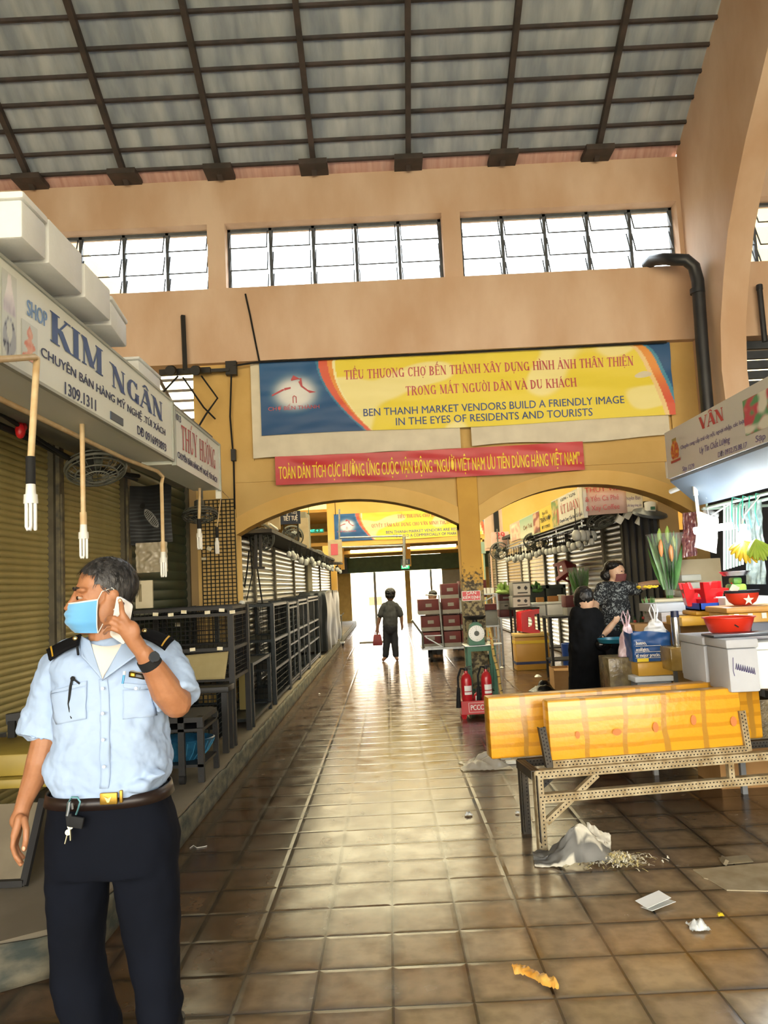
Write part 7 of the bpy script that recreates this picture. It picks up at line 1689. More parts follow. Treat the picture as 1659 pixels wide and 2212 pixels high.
q = MB(); q.cbox((sb.x - .06, 5.8, zy + .13), (.06, .004, .05), (.2, .5, 0)); tag(q.done('paper_note', M['white_plastic'], smooth=0), 'white paper note standing in the star bowl', 'paper')
# big white boxes and the red basin
zA = .802
x0, x1, y0, y1, a, b_ = bx(1526, 1373, 1580, 1475, 5.05, .4)
t1 = foam_box('big white foam box under the left half of the red basin', x0, x1 + .03, 5.05, 5.45, zA, b_, True, shaded_foam, group='big white foam boxes at the stall front'); zB = b_
x0, x1, y0, y1, a, b2 = bx(1573, 1378, 1629, 1480, 4.75, .3)
t2 = foam_box('big white foam box with handwriting, nearest at the stall front', x0, x1, 4.72, 5.03, zA, b2, True, shaded_foam, group='big white foam boxes at the stall front')
q = MB()
for k in range(9):
    xx = x0 + .04 + .013 * k; q.tube([(xx, 4.716, zA + .14 - .004 * k), (xx + .006, 4.716, zA + .175 - .004 * k), (xx + .01, 4.716, zA + .135 - .004 * k)], .0022, 4)
q.tube([(x0 + .03, 4.716, zA + .21), (x0 + .024, 4.716, zA + .13), (x0 + .03, 4.716, zA + .1)], .002, 4); q.done('handwriting', mat('violet_marker', '5a4f86', rough=.6), t2)
x0b = x1 + .02
foam_box('white block at the right edge, made as the lamp-lit side of the handwriting box', x0b, x0b + .4, 4.8, 5.2, zA, b2 - .03, True, M['foam'], group='big white foam boxes at the stall front')  # added block, brighter foam for the lamp-lit side of the handwriting box
t = thing('red_basin', V((at(1577, 1372, 5.2).x, 5.2, zB)), 'large red plastic basin on the big white foam boxes', 'basin')
c = t.location; R_ = (at(1632, 1345, 5.2).x - at(1523, 1345, 5.2).x) / 2
q = MB(); q.lathe([(0, .004), (R_ * .62, .004), (R_ * .76, .02), (R_ * .9, .085), (R_ * .93, .105), (R_, .108), (R_, .114), (R_ * .9, .112), (R_ * .72, .025), (0, .012)], c, 40); q.done('basin_body', mat('orange_red_plastic', 'dd3a24', 'd2331f', rough=.3, scale=2), t)
q = MB(); q.cbox(c + V((-.015, -R_ * .86, .06)), (.03, .004, .008), (.2, .6, 0)); q.done('dark_mark', M['rubber'], t, smooth=0)
block('dark_slab', 'dark flat lid lying on the handwriting box', 'lid', (x0 - .02, x0b + .35, 4.85, 5.05, b2 + .002, b2 + .018), mat('dark_grey_lid', '3a3f4a', rough=.4))
x0, x1, y0, y1, a, b_ = bx(1494, 1402, 1528, 1446, 5.65, .22); foam_box('small white foam box left of the big white boxes', x0 + .02, x1, 5.62, 5.85, .782, b_, False, M['foam'], group='foam boxes on the fruit stall', rz=.2)
q = MB(); c = at(1508, 1428, 6.0)
x0, x1, y0, y1, a, b_ = bx(1640, 1345, 1700, 1382, 5.4, .2); block('blue_grey_box', 'blue-grey box at the right edge behind the red basin', 'box', (x0, x1, 5.5, 5.62, .782, b_), mat('blue_grey_plastic', '5a6478', rough=.4))
x0, x1, y0, y1, a, b_ = bx(1510, 1440, 1560, 1485, 5.55, .2)
q = crumple(1500, 1470, .4, .3, .1, 44, 16, Z=.0)
q.bm.free()
q = MB(); c = V((2.55, 5.75, .6)); q.box(2.3, 2.7, 5.62, 6.0, .3, .6); tag(q.done('wrapped_carton', _mats['wrapped_brown_carton'], smooth=0), 'plastic-wrapped brown carton low in front of the parcel', 'carton')
q = MB(); q.box(2.28, 2.72, 5.6, 6.02, 0, .298); tag(q.done('lower_carton', M['carton'], smooth=0), 'brown carton on the floor under the wrapped carton', 'carton')
# ================================================================ PEOPLE
def limb(q, pts, rad, n=14):
    """rounded limb: tube with ball joints"""
    pts = [V(p) for p in pts]
    q.tube(pts, rad, n)
    for p, r in zip(pts, rad): q.sph(p, (r if not isinstance(r, tuple) else max(r)) * .995, 12)
def ell(c, hw, hd, n=40, p=2.0, zt=None):
    out = []
    for k in range(n):
        a = 2 * pi * k / n; ca, sa = cos(a), sin(a)
        out.append(V(c) + V((hw * math.copysign(abs(ca) ** (2 / p), ca), hd * math.copysign(abs(sa) ** (2 / p), sa), zt[k] if zt else 0)))
    return out
def grow(q, name, m, parent, voxel=.006, it=5, disp=None):
    """one continuous surface from the shapes collected so far"""
    bmesh.ops.recalc_face_normals(q.bm, faces=q.bm.faces[:])
    o = q.done(name, m, parent, smooth=180)
    r = o.modifiers.new('skin', 'REMESH'); r.mode = 'VOXEL'; r.voxel_size = voxel; r.use_smooth_shade = True
    s = o.modifiers.new('soften', 'SMOOTH'); s.factor = .5; s.iterations = it
    if disp:
        for (st, size, depth) in disp:
            tx = bpy.data.textures.new(name + '_folds', 'CLOUDS'); tx.noise_scale = size; tx.noise_depth = depth
            d = o.modifiers.new('folds', 'DISPLACE'); d.texture = tx; d.strength = st; d.mid_level = .5; d.texture_coords = 'LOCAL'
    return o
def skin_mat(name, c1, c2, r=.5):
    m = mat(name, c1, c2, rough=r, scale=24, bump=.12, bscale=140, bdist=.004)
    b = m.node_tree.nodes['Principled BSDF']; b.inputs['Subsurface Weight'].default_value = .12; b.inputs['Subsurface Radius'].default_value = (.01, .004, .002); b.inputs['Subsurface Scale'].default_value = .6
    return m
skin = skin_mat('tanned_skin', 'a06b47', 'b07b56'); skin2 = skin_mat('fair_skin', 'c8a184', 'd3ad90'); skin3 = skin_mat('dim_skin', '6e4e3a', '7a5843')
shirtm = mat('light_blue_shirt_cloth', '9fb6d6', 'abc0dc', rough=.8, scale=2, bump=.12, bscale=420, bdist=.002)
trou = mat('navy_trouser_cloth', '0a0d15', '0e121c', rough=.9, scale=3, spec=.15)
hairm = mat('greying_black_hair', '141414', '4a4847', rough=.45, scale=55, stretch=(1, 1, .25), bump=.5, bscale=120)
blackhair = mat('black_hair', '0b0a0b', '1c1a1a', rough=.4, scale=40, bump=.4, bscale=90)
GY = 2.66
def g(px, py, dy=0.0): return at(px, py, GY + dy)
PXM = 1660 / GY
guard = thing('person', (-.98, GY, 0), 'person in a light blue uniform shirt and face mask talking on a white phone', 'person')
# shirt measure: picture row -> centre, half width (px), half depth (m)
SH = [(1378, 236, 48, .07), (1395, 238, 84, .095), (1412, 238, 108, .112), (1440, 238, 118, .124), (1480, 240, 117, .132), (1530, 240, 111, .142), (1580, 241, 112, .155), (1620, 240, 121, .166), (1650, 240, 127, .17), (1676, 240, 122, .168), (1698, 238, 112, .158), (1712, 237, 100, .14)]
def shm(y):
    if y <= SH[0][0]: return SH[0][1:]
    for a, b_ in zip(SH[:-1], SH[1:]):
        if y <= b_[0]:
            t_ = (y - a[0]) / (b_[0] - a[0]); return tuple(a[i] * (1 - t_) + b_[i] * t_ for i in (1, 2, 3))
    return SH[-1][1:]
def sf(px, py, lift=.006):
    """point on the shirt front"""
    c, hw, hd = shm(py); k = min(.97, abs(px - c) / hw)
    return g(px, py, -(hd * (1 - k ** 2.5) ** (1 / 2.5)) - lift)
# --- head frame
fw = V((-.86, -.51, .03)).normalized(); lf = V((.51, -.86, 0)).normalized(); up = fw.cross(-lf).normalized()
if up.z < 0: up = -up
HC = g(224, 1291, .0)
def hp(f, l, z): return HC + fw * f + lf * l + up * z
HM = Matrix((fw, lf, up)).transposed()
# --- body: head, neck, arms, hands in one continuous surface
q = MB()
q.sph(hp(-.012, 0, .045), (.097, .076, .088), 26, HM); q.sph(hp(.02, 0, .01), (.075, .068, .085), 24, HM)
q.sph(hp(.03, 0, -.05), (.062, .058, .07), 20, HM); q.sph(hp(.06, 0, -.098), (.03, .034, .026), 14, HM)
for s_ in (-1, 1):
    q.sph(hp(.062, s_ * .036, -.022), (.028, .026, .024), 14, HM); q.sph(hp(.074, s_ * .03, .026), (.02, .034, .011), 12, HM)
    q.sph(hp(-.01, s_ * .074, -.005), (.02, .009, .032), 14, HM); q.sph(hp(-.02, s_ * .082, .008), (.016, .007, .02), 12, HM); q.sph(hp(.0, s_ * .068, -.05), (.03, .014, .045), 12, HM)
q.tube([hp(.088, 0, .02), hp(.1, 0, -.008), hp(.114, 0, -.034), hp(.1, 0, -.045)], [.009, .011, .016, .012], 10)
limb(q, [hp(-.022, .0, -.05), g(232, 1385, .0), g(238, 1420, .01)], [.062, .064, .075])
# right arm (picture left) hanging
limb(q, [g(128, 1440, .0), g(108, 1540, .0), g(100, 1592, -.01), g(87, 1647, -.02), g(74, 1681, -.025), g(55, 1726, -.035), g(47, 1752, -.04)], [.058, .05, .045, .046, .038, .028, .0255])
# left arm raised to the ear
EL = g(381, 1518, -.1); WR = g(311, 1412, -.2)
limb(q, [g(352, 1425, .01), g(370, 1475, -.045), EL], [.06, .055, .05]); limb(q, [EL, EL.lerp(WR, .3) + V((-.004, 0, -.004)), EL.lerp(WR, .65), WR], [.05, .051, .04, .0285])
# right hand: palm, curled fingers, thumb on the inner side
def finger(q, pts, r0_, n=10):
    pts = [V(p) for p in pts]; N = len(pts); rad = [r0_ * (1 - .22 * i / (N - 1)) for i in range(N)]
    q.tube(pts, rad, n)
    for p, r in zip(pts, rad): q.sph(p, r, 10)
limb(q, [g(47, 1752, -.04), g(41, 1772, -.045)], [.0255, .03])
for k in range(4): limb(q, [g(43, 1768, -.075 + .02 * k), g(31 + 2 * k, 1806, -.085 + .023 * k)], [.016, .0125])
for k, (ln, dx) in enumerate(((.95, 0), (1.06, 2), (1.0, 4), (.8, 7))):
    b_ = -.088 + .0235 * k
    finger(q, [g(31 + dx, 1806, b_), g(27 + dx, 1806 + 24 * ln, b_ - .004), g(33 + dx, 1806 + 44 * ln, b_), g(43 + dx, 1806 + 58 * ln, b_ + .004)], .0095)
finger(q, [g(52, 1770, -.085), g(57, 1792, -.1), g(56, 1815, -.108), g(52, 1834, -.108)], .0115)
# left hand holding the phone: back of the hand towards us
KN = [g(266, 1331, -.245), g(262, 1343, -.25), g(263, 1356, -.247), g(268, 1369, -.24)]
for k, kn in enumerate(KN): limb(q, [WR + V((-.004, -.004, .004)), WR.lerp(kn, .55) + V((0, -.004, 0)), kn], [.024, .019, .0125], 12)
q.sph(g(283, 1366, -.232), (.03, .018, .038), 14)
finger(q, [KN[0], g(263, 1318, -.25), g(262, 1305, -.238), g(259, 1297, -.226)], .0095)
for k, (a, b_, c_) in enumerate((((246, 1335), (236, 1334), (230, 1340)), ((240, 1345), (229, 1347), (224, 1355)), ((243, 1358), (232, 1361), (226, 1368)))):
    finger(q, [KN[k + 1], g(*a, -.252), g(*b_, -.236), g(*c_, -.214)], .0095 - .0006 * k)
finger(q, [g(300, 1392, -.21), g(283, 1384, -.195), g(268, 1378, -.18), g(256, 1374, -.165)], .011)
body = grow(q, 'body', skin, guard, .0033, 4)
for (p, n_) in ((g(259, 1299, -.2365), 1), (g(51, 1833, -.1185), 1)):
    q = MB(); q.sph(p, (.0055, .0022, .0075), 10); q.done('fingernail', mat('fingernail', 'd9ab8a', rough=.3), guard)
# eyes, brows
for s_ in (-1, 1):
    e = hp(.078, s_ * .031, .001)
    q = MB(); q.sph(e, (.0135, .0145, .0075), 16, HM); q.done('eye', mat('eye_white', 'a8998a', rough=.25), guard)
    q = MB(); q.sph(hp(.0895, s_ * .033 - .003, .0), (.0045, .008, .0066), 12, HM); q.done('iris', mat('dark_iris', '1a100b', rough=.15), guard)
    q = MB(); q.tube([hp(.079, s_ * .014, .0065), hp(.0895, s_ * .028, .0095), hp(.078, s_ * .048, .004)], [.003, .0045, .003], 8); q.tube([hp(.081, s_ * .015, -.006), hp(.087, s_ * .03, -.009), hp(.076, s_ * .046, -.004)], [.0025, .004, .0025], 8); q.done('eyelid', skin, guard)
    q = MB(); q.tube([hp(.094, s_ * .012, .027), hp(.0935, s_ * .03, .034), hp(.08, s_ * .052, .029)], [.0035, .0045, .002], 8); q.done('eyebrow', mat('brow_hair', '2a211c', rough=.6), guard)
# hair: cap of short hair with strands
def hairpoint(a, t_, lift=1.0):
    p = V((-.014 + .1035 * lift * sin(t_) * cos(a), .0815 * lift * sin(t_) * sin(a), .046 + .0955 * lift * cos(t_)))
    return p
def keep(p):
    f, l, z = p
    if f > .045: return z > .087 - .25 * abs(l)
    if f > .012: return z > .045 - (.045 - f) * .6
    if f > -.03: return z > .005 + max(0, (f + .03)) * .5
    return z > -.055 - (-.03 - f) * .25
q = MB(); NN, TT = 64, 36; grid = {}
for i in range(TT + 1):
    t_ = .02 + 2.35 * i / TT
    for k in range(NN):
        a = 2 * pi * k / NN; p = hairpoint(a, t_, 1 + .02 * noise.noise((cos(a) * 4, sin(a) * 4, t_ * 5)))
        grid[i, k] = (p, None)
vm = {}
for i in range(TT):
    for k in range(NN):
        ks = ((i, k), (i, (k + 1) % NN), (i + 1, (k + 1) % NN), (i + 1, k))
        if all(keep(grid[c][0]) for c in ks):
            for c in ks:
                if c not in vm: vm[c] = q.bm.verts.new(hp(*grid[c][0]))
            q._f([vm[c] for c in ks])
rnd = random.Random(3)
for k in range(1500):
    a = rnd.random() * 2 * pi; t_ = rnd.random() ** .6 * 2.3; p = hairpoint(a, t_, 1.0)
    if not keep(p): continue
    d = V((p.x + .014, p.y, p.z - .046)).normalized()
    flow = V((-.25 if p.x < .03 else .5, .5 * p.y / .08, -.75 * (t_ / 2.3))); flow = (flow - d * flow.dot(d)).normalized()
    L_ = .012 + .014 * rnd.random(); w = flow.cross(d) * .0013
    b0_ = p; b1_ = p + flow * L_ * .6 + d * .005; b2_ = p + flow * L_ + d * .004
    vs = [q.bm.verts.new(hp(*x_)) for x_ in (b0_ - w, b0_ + w, b1_ + w * .8, b1_ - w * .8)]; q._f(vs); tip = q.bm.verts.new(hp(*b2_)); q._f([vs[3], vs[2], tip])
q.done('hair', hairm, guard, smooth=180)
# mask
def maskfn(u, v):
    a = (u - .5) * 2 * radians(80); z = -.018 - .098 * v
    bul = 1 - .16 * (abs(v - .42) / .58) ** 2 - .12 * smooth(.7, 1, v)
    f = .008 + .116 * cos(a) ** .85 * bul; l = .073 * sin(a) * (1 - .2 * smooth(.6, 1, v))
    pl_ = .0022 * sin(v * 22) * smooth(.05, .2, v) * smooth(1, .85, v) * (1 - .95 * abs(sin(a)) ** 3)
    return hp(f + pl_, l * (1 + pl_ * 1.5), z + .016 * (1 - cos(a * .9)) * (1 if v < .5 else -.2))
q = MB(); q.sheet(maskfn, 40, 40); mk = q.done('face_mask', mat('blue_mask_cloth', '63aadd', '74b6e4', rough=.8, scale=5, sheen=.3), guard, smooth=180)
q = MB(); q.tube([maskfn(k / 20, 0) for k in range(21)], .0028, 6); q.tube([maskfn(.0, k / 10) for k in range(11)], .002, 6); q.tube([maskfn(1.0, k / 10) for k in range(11)], .002, 6); q.done('mask_edge', M['white_plastic'], guard)
q = MB(); q.tube([maskfn(1, 0), hp(.02, .079, .02), hp(-.012, .083, .032), hp(-.03, .084, .01)], .0016, 6); q.tube([maskfn(1, 1), hp(-.0, .071, -.06), hp(-.03, .082, -.03), hp(-.03, .084, .01)], .0016, 6); q.done('mask_strap', M['white_plastic'], guard)
# shirt
q = MB()
rows = [ell(g(c, y, .0), hw / PXM, hd, 48, 2.5) for y, c, hw, hd in SH]
q.loft(rows[::-1])
limb(q, [g(150, 1420, .0), g(128, 1440, 0), g(113, 1490, 0), g(102, 1540, 0), g(93, 1572, -.005)], [.06, .07, .07, .068, .067], 20)
q.tube([g(102, 1540, 0), g(93, 1572, -.005), g(89, 1590, -.006)], [.073, .077, .08], 24)
limb(q, [g(325, 1408, .0), g(352, 1420, .005), g(368, 1460, -.035)], [.058, .07, .072], 20)
q.tube([g(368, 1460, -.035), g(380, 1490, -.06), g(387, 1512, -.082)], [.072, .074, .076], 24)
for w in ((150, 1690, .02), (200, 1706, .022), (250, 1704, .022), (300, 1696, .022), (335, 1672, .02), (130, 1672, .02)): q.sph(sf(w[0], min(w[1], 1700), -.012), (.045, .03, w[2]), 12)
shirt = grow(q, 'shirt', shirtm, guard, .006, 4, [(.03, .12, 1), (.014, .04, 2)])
# undershirt, collar, placket, pockets
def wrap(o, solid, off):
    w = o.modifiers.new('lie_on_cloth', 'SHRINKWRAP'); w.target = shirt; w.wrap_method = 'PROJECT'; w.use_project_y = True; w.use_positive_direction = True; w.use_negative_direction = True; w.wrap_mode = 'ABOVE_SURFACE'; w.offset = off * .6
    if solid:
        k = o.modifiers.new('thick', 'SOLIDIFY'); k.thickness = solid; k.offset = 0
    return o
def patch(name, corners, m, lift=.007, nu=10, nv=10, solid=.0, bulge=0.0, par=None):
    (a, b_, c, d) = corners
    def fn(u, v):
        x = (a[0] * (1 - u) + b_[0] * u) * (1 - v) + (d[0] * (1 - u) + c[0] * u) * v; y = (a[1] * (1 - u) + b_[1] * u) * (1 - v) + (d[1] * (1 - u) + c[1] * u) * v
        return sf(x, y, lift + bulge * sin(pi * u) * sin(pi * v))
    q = MB(); q.sheet(fn, nu, nv); return wrap(q.done(name, m, par or guard, smooth=180), solid, lift)
under = mat('white_undershirt_cloth', 'e8e1d6', 'dfd7ca', rough=.85)
q = MB()
q.sheet(lambda u, v: g((190 + 78 * u) * (1 - v) + (221 + 2 * u) * v, (1388 + 8 * sin(pi * u)) * (1 - v) + 1466 * v, -.078 - .075 * v ** .8 - .012 * sin(pi * u)), 14, 14); q.done('undershirt', under, guard, smooth=180)
def flap(name, pts, dys, m=shirtm):
    q = MB(); a, b_, c, d = [g(*p, dy) for p, dy in zip(pts, dys)]
    q.sheet(lambda u, v: a.lerp(b_, u).lerp(d.lerp(c, u), v) + V((0, -.01 * sin(pi * u) * sin(pi * v), 0)), 10, 12); return q.done(name, m, guard, smooth=180, solid=.004)
flap('collar', [(172, 1372), (194, 1384), (222, 1470), (176, 1416)], [-.03, -.085, -.158, -.125])
flap('collar', [(296, 1378), (266, 1386), (221, 1470), (300, 1412)], [-.03, -.085, -.16, -.125])
q = MB(); q.tube([g(x, y, dy) for x, y, dy in ((173, 1374, -.05), (167, 1398, -.1), (169, 1414, -.125))], .004, 6); q.done('collar_tab', M['rubber'], guard)
patch('placket', [(213, 1468), (232, 1468), (236, 1702), (217, 1702)], shirtm, .006, 4, 30, .003)
for x, y in ((222, 1487), (222, 1541), (223, 1598), (225, 1656)):
    q = MB(); c = sf(x, y, .0095); q.cyl(c, c + V((0, -.003, 0)), .0055, n=12); q.done('button', mat('pearl_button', 'c9d3df', rough=.25), guard)
patch('pocket', [(120, 1497), (188, 1480), (187, 1553), (136, 1560)], shirtm, .007, 12, 12, .004, .008)
patch('pocket_flap', [(121, 1490), (188, 1470), (188, 1481), (120, 1496)], shirtm, .008, 10, 4, .003, .012)
patch('pocket', [(261, 1492), (323, 1492), (324, 1552), (262, 1556)], shirtm, .007, 12, 12, .004, .006)
patch('pocket_flap', [(260, 1476), (324, 1482), (323, 1488), (293, 1494)], shirtm, .009, 10, 6, .003, .004); patch('pocket_flap', [(260, 1476), (300, 1480), (295, 1494), (262, 1488)], shirtm, .0092, 10, 6, .003, .004)
q = MB(); c = sf(294, 1487, .014); q.cyl(c, c + V((0, -.003, 0)), .0055, n=12); q.done('button', _mats['pearl_button'], guard)
patch('name_badge', [(272, 1453), (313, 1460), (313, 1471), (272, 1465)], mat('black_gold_badge', '17130e', '2b2214', rough=.3, scale=20), .013, 8, 3, .002)
patch('badge_emblem', [(273.5, 1455), (286, 1457), (286, 1466), (273.5, 1464.5)], mat('gold_trim', 'b08a2e', rough=.3, metal=.8), .019, 3, 3, .001)
patch('badge_border', [(272, 1452), (313, 1459), (313, 1460), (272, 1453)], _mats['gold_trim'], .019, 8, 1, .001)
# epaulettes
ep = mat('black_epaulette', '0b0b0d', '111113', rough=.9, spec=.15); goldc = mat('gold_braid', 'c89a2a', rough=.5)
def epaulette(ir, orr, of, if_, dr, df):
    def P(u, v, lift=.0):
        a = ir[0] + (orr[0] - ir[0]) * u; b_ = if_[0] + (of[0] - if_[0]) * u; y0 = ir[1] + (orr[1] - ir[1]) * u; y1 = if_[1] + (of[1] - if_[1]) * u
        return g(a * (1 - v) + b_ * v, (y0 * (1 - v) + y1 * v) - 3 * sin(pi * u) - 2 * sin(pi * v), dr * (1 - v) + df * v) + V((0, -lift, lift))
    q = MB(); q.sheet(P, 14, 6); e = q.done('epaulette', ep, guard, smooth=60, solid=.008)
    q = MB(); q.sheet(lambda u, v: P(.84 + .05 * u, v, .0055), 2, 6); q.done('gold_stripe', goldc, e, smooth=60)
    c = P(.12, .5, .006); q = MB(); q.sph(c, (.009, .006, .009), 12); q.done('gold_button', mat('brass_button', 'c9b27a', rough=.25, metal=.9), e)
epaulette((176, 1371), (101, 1405), (107, 1427), (168, 1393), -.035, -.1)
epaulette((305, 1357), (377, 1381), (357, 1404), (306, 1376), -.035, -.11)
# trousers
q = MB()
TR = [(1700, 236, 116, .145), (1730, 238, 123, .148), (1770, 242, 130, .152), (1810, 245, 134, .152), (1850, 246, 134, .148), (1872, 246, 132, .14)]
q.loft([ell(g(c, y), hw / PXM, hd, 40, 2.6) for y, c, hw, hd in TR][::-1])
LEG1 = [(1840, 176, 66, .12), (1900, 170, 61, .112), (1990, 168, 54, .1), (2060, 168, 52, .095), (2110, 171, 52, .095), (2160, 184, 53, .1), (2200, 197, 51, .105), (2232, 204, 53, .112)]
LEG2 = [(1840, 309, 70, .12), (1900, 317, 67, .112), (1990, 326, 59, .1), (2060, 333, 50, .095), (2114, 339, 43, .09), (2150, 343, 42, .092), (2172, 348, 45, .1), (2205, 348, 40, .1), (2232, 349, 44, .108)]
for LG in (LEG1, LEG2): q.loft([ell(g(c, y, .0), hw / PXM, hd, 32, 2.3) for y, c, hw, hd in LG][::-1])
grow(q, 'trousers', trou, guard, .008, 4, [(.014, .09, 1)])
q = MB(); rows = [ell(g(c, y), hw / PXM, hd, 48, 2.6) for y, c, hw, hd in ((1722, 239, 127, .156), (1697, 238, 122, .154))]
q.loft(rows, cap=False); q.done('belt', mat('dark_brown_belt', '1a1210', '261a15', rough=.4), guard, smooth=180, solid=.006)
brass = mat('old_brass', '9a7526', 'b58f3a', rough=.35, metal=.7, scale=20)
c = g(235, 1725, -.172); q = MB(); q.cbox(c, (.055, .01, .036), bev=.003); bk = q.done('belt_buckle', brass, guard, smooth=30)
q = MB(); q.prism([(c.x - .012, c.z + .008), (c.x, c.z + .002), (c.x + .012, c.z + .008), (c.x + .003, c.z - .01), (c.x - .003, c.z - .01)], c.y - .008, c.y - .005); q.done('buckle_emblem', mat('pale_brass', 'd8c07a', rough=.3, metal=.8), bk, smooth=0)
c = g(262, 1720, -.165); q = MB(); q.cbox(c, (.009, .012, .038), bev=.002); q.done('belt_slide', brass, guard, smooth=30)
for (lg, dx) in ((LEG1, -6), (LEG2, 6)):
    b_ = g(lg[-1][1], 2235); q = MB(); q.loft([[V((b_.x + w * cos(2 * pi * k / 20) + dx * .002, GY + .03 + yy + l * sin(2 * pi * k / 20), z)) for k in range(20)] for w, l, yy, z in ((.05, .145, -.03, .002), (.053, .15, -.03, .02), (.05, .135, -.02, .05), (.045, .08, .02, .085), (.045, .05, .04, .14))]); q.done('shoe', mat('black_shoe_leather', '0e0d0d', '1a1817', rough=.3), guard, smooth=50)
q = MB(); d = (WR - EL).normalized(); wc = WR + (EL - WR) * .16
q.tube([wc - d * .016, wc - d * .015, wc + d * .015, wc + d * .016], [.031, .036, .035, .03], 20); q.done('watch_strap', M['rubber'], guard)
q = MB(); fc = wc + V((.022, -.026, .014)); q.cyl(fc, fc + V((.006, -.007, .004)), .017, n=20); q.done('watch_face', mat('grey_watch_face', '3a3f44', rough=.15), guard)
# things he carries
t = thing('phone', g(268, 1340, -.22), 'white phone held to the ear of the guard', 'phone')
A_, B_, C_, D_ = g(256, 1286, -.18), g(288, 1306, -.212), g(274, 1388, -.2), g(240, 1372, -.165)
ax, ay = (B_ - A_), (D_ - A_); nrm = ax.cross(ay).normalized()
if nrm.y > 0: nrm = -nrm
def rr(u, v, k): return A_ + ax * u + ay * v + nrm * k
out = []
for (cu, cv, a0) in ((.16, .07, 180), (.84, .07, 270), (.84, .93, 0), (.16, .93, 90)):
    for k in range(5): a = radians(a0 + 22.5 * k); out.append((cu + .16 * cos(a), cv + .07 * sin(a)))
q = MB(); q.loft([[rr(u, v, k) for u, v in out] for k in (0, .0065)]); q.done('phone_back', mat('white_phone_shell', 'eceae6', rough=.2), t, smooth=30)
q = MB(); q.loft([[rr(u, v, k) for u, v in out] for k in (-.003, -.0002)]); q.done('phone_screen', mat('black_phone_glass', '0a0a0c', rough=.1), t, smooth=30)
q = MB(); q.cyl(rr(.3, .1, .006), rr(.3, .1, .009), .006, n=12); q.cyl(rr(.48, .1, .006), rr(.48, .1, .009), .006, n=12); q.done('camera_lens', mat('violet_lens', '2a2038', rough=.1), t)
q = MB(); q.tube([sf(156, 1464, .026), sf(152, 1485, .034), sf(148, 1520, .036), sf(152, 1545, .034), sf(156, 1552, .03)], [.004, .0045, .0035, .003, .004], 8); q.sph(sf(157, 1466, .028), (.008, .006, .008), 10); q.tube([sf(158, 1466, .026), sf(172, 1477, .02)], .003, 6)
tag(q.done('spectacles', M['rubber']), 'black spectacles hung by one arm in the chest pocket of the guard', 'glasses')
t = thing('pen', sf(266, 1475, .022), 'blue and white pen clipped beside the name badge', 'pen')
q = MB(); q.cyl(sf(269, 1450, .022), sf(268, 1458, .022), .0045, n=8); q.done('cap', M['white_plastic'], t)
q = MB(); q.cyl(sf(268, 1458, .022), sf(265, 1477, .022), .004, n=8); q.done('barrel', mat('cyan_pen', '2a93c8', rough=.3), t)
t = thing('key_ring', g(158, 1780, -.17), 'bunch of keys with a blue-green carabiner and black fob hung from the belt', 'keys')
K = -.178
q = MB(); q.tube([g(x, y, K) for x, y in ((145, 1755), (147, 1735), (155, 1722), (167, 1722), (173, 1732), (168, 1750), (164, 1760))], .0032, 8); q.done('carabiner', mat('teal_metal', '5d8f98', rough=.3, metal=.8), t)
q = MB(); q.tube([g(150, 1732, K - .004), g(148, 1748, K - .004), g(145, 1762, K - .004)], .005, 8); q.tube([g(155, 1735, K), g(157, 1748, K)], .0035, 6); q.done('chain', M['steel'], t)
q = MB(); q.cbox(g(165, 1776, K), (.045, .012, .035), (0, .2, 0), bev=.004); q.cbox(g(150, 1772, K), (.02, .01, .04), (0, -.1, 0), bev=.003); q.done('fob', M['rubber'], t, smooth=30)
for x0, y0, x1, y1 in ((152, 1785, 153, 1815), (147, 1798, 141, 1822)):
    q = MB(); q.bar(g(x0, y0, K), g(x1, y1, K), .009, .0025); q.cyl(g(x0, y0, K - .002), g(x0, y0, K + .002), .009, n=12); q.done('key', mat('brassy_key', 'b3a98a', rough=.3, metal=.8), t, smooth=0)
# ---------------------------------------------------------------- other people
def figure(label, Y, base, skinm, skin_l, clothes, hair, face=None, voxel=.01):
    """each limb: list of (px, py, dy, radius in metres)"""
    t = thing('person', base, label, 'person'); P = lambda p: at(p[0], p[1], Y + p[2])
    q = MB()
    for L_ in skin_l: limb(q, [P(p) for p in L_], [p[3] for p in L_], 12)
    grow(q, 'body', skinm, t, voxel, 3)
    for nm, m, Ls, dsp in clothes:
        q = MB()
        for L_ in Ls: limb(q, [P(p) for p in L_], [p[3] for p in L_], 14)
        grow(q, nm, m, t, voxel, 3, dsp)
    q = MB()
    for p in hair: q.sph(P(p), p[3] if isinstance(p[3], tuple) else p[3], 14)
    grow(q, 'hair', blackhair, t, voxel, 2, [(.02, .03, 2)])
    if face: face(t, P)
    return t
greyt = mat('dark_grey_tshirt', '2e3032', '383a3c', rough=.8); darkj = mat('dark_jeans', '1a1d24', '232731', rough=.8)
f0 = atz(840, 1427)
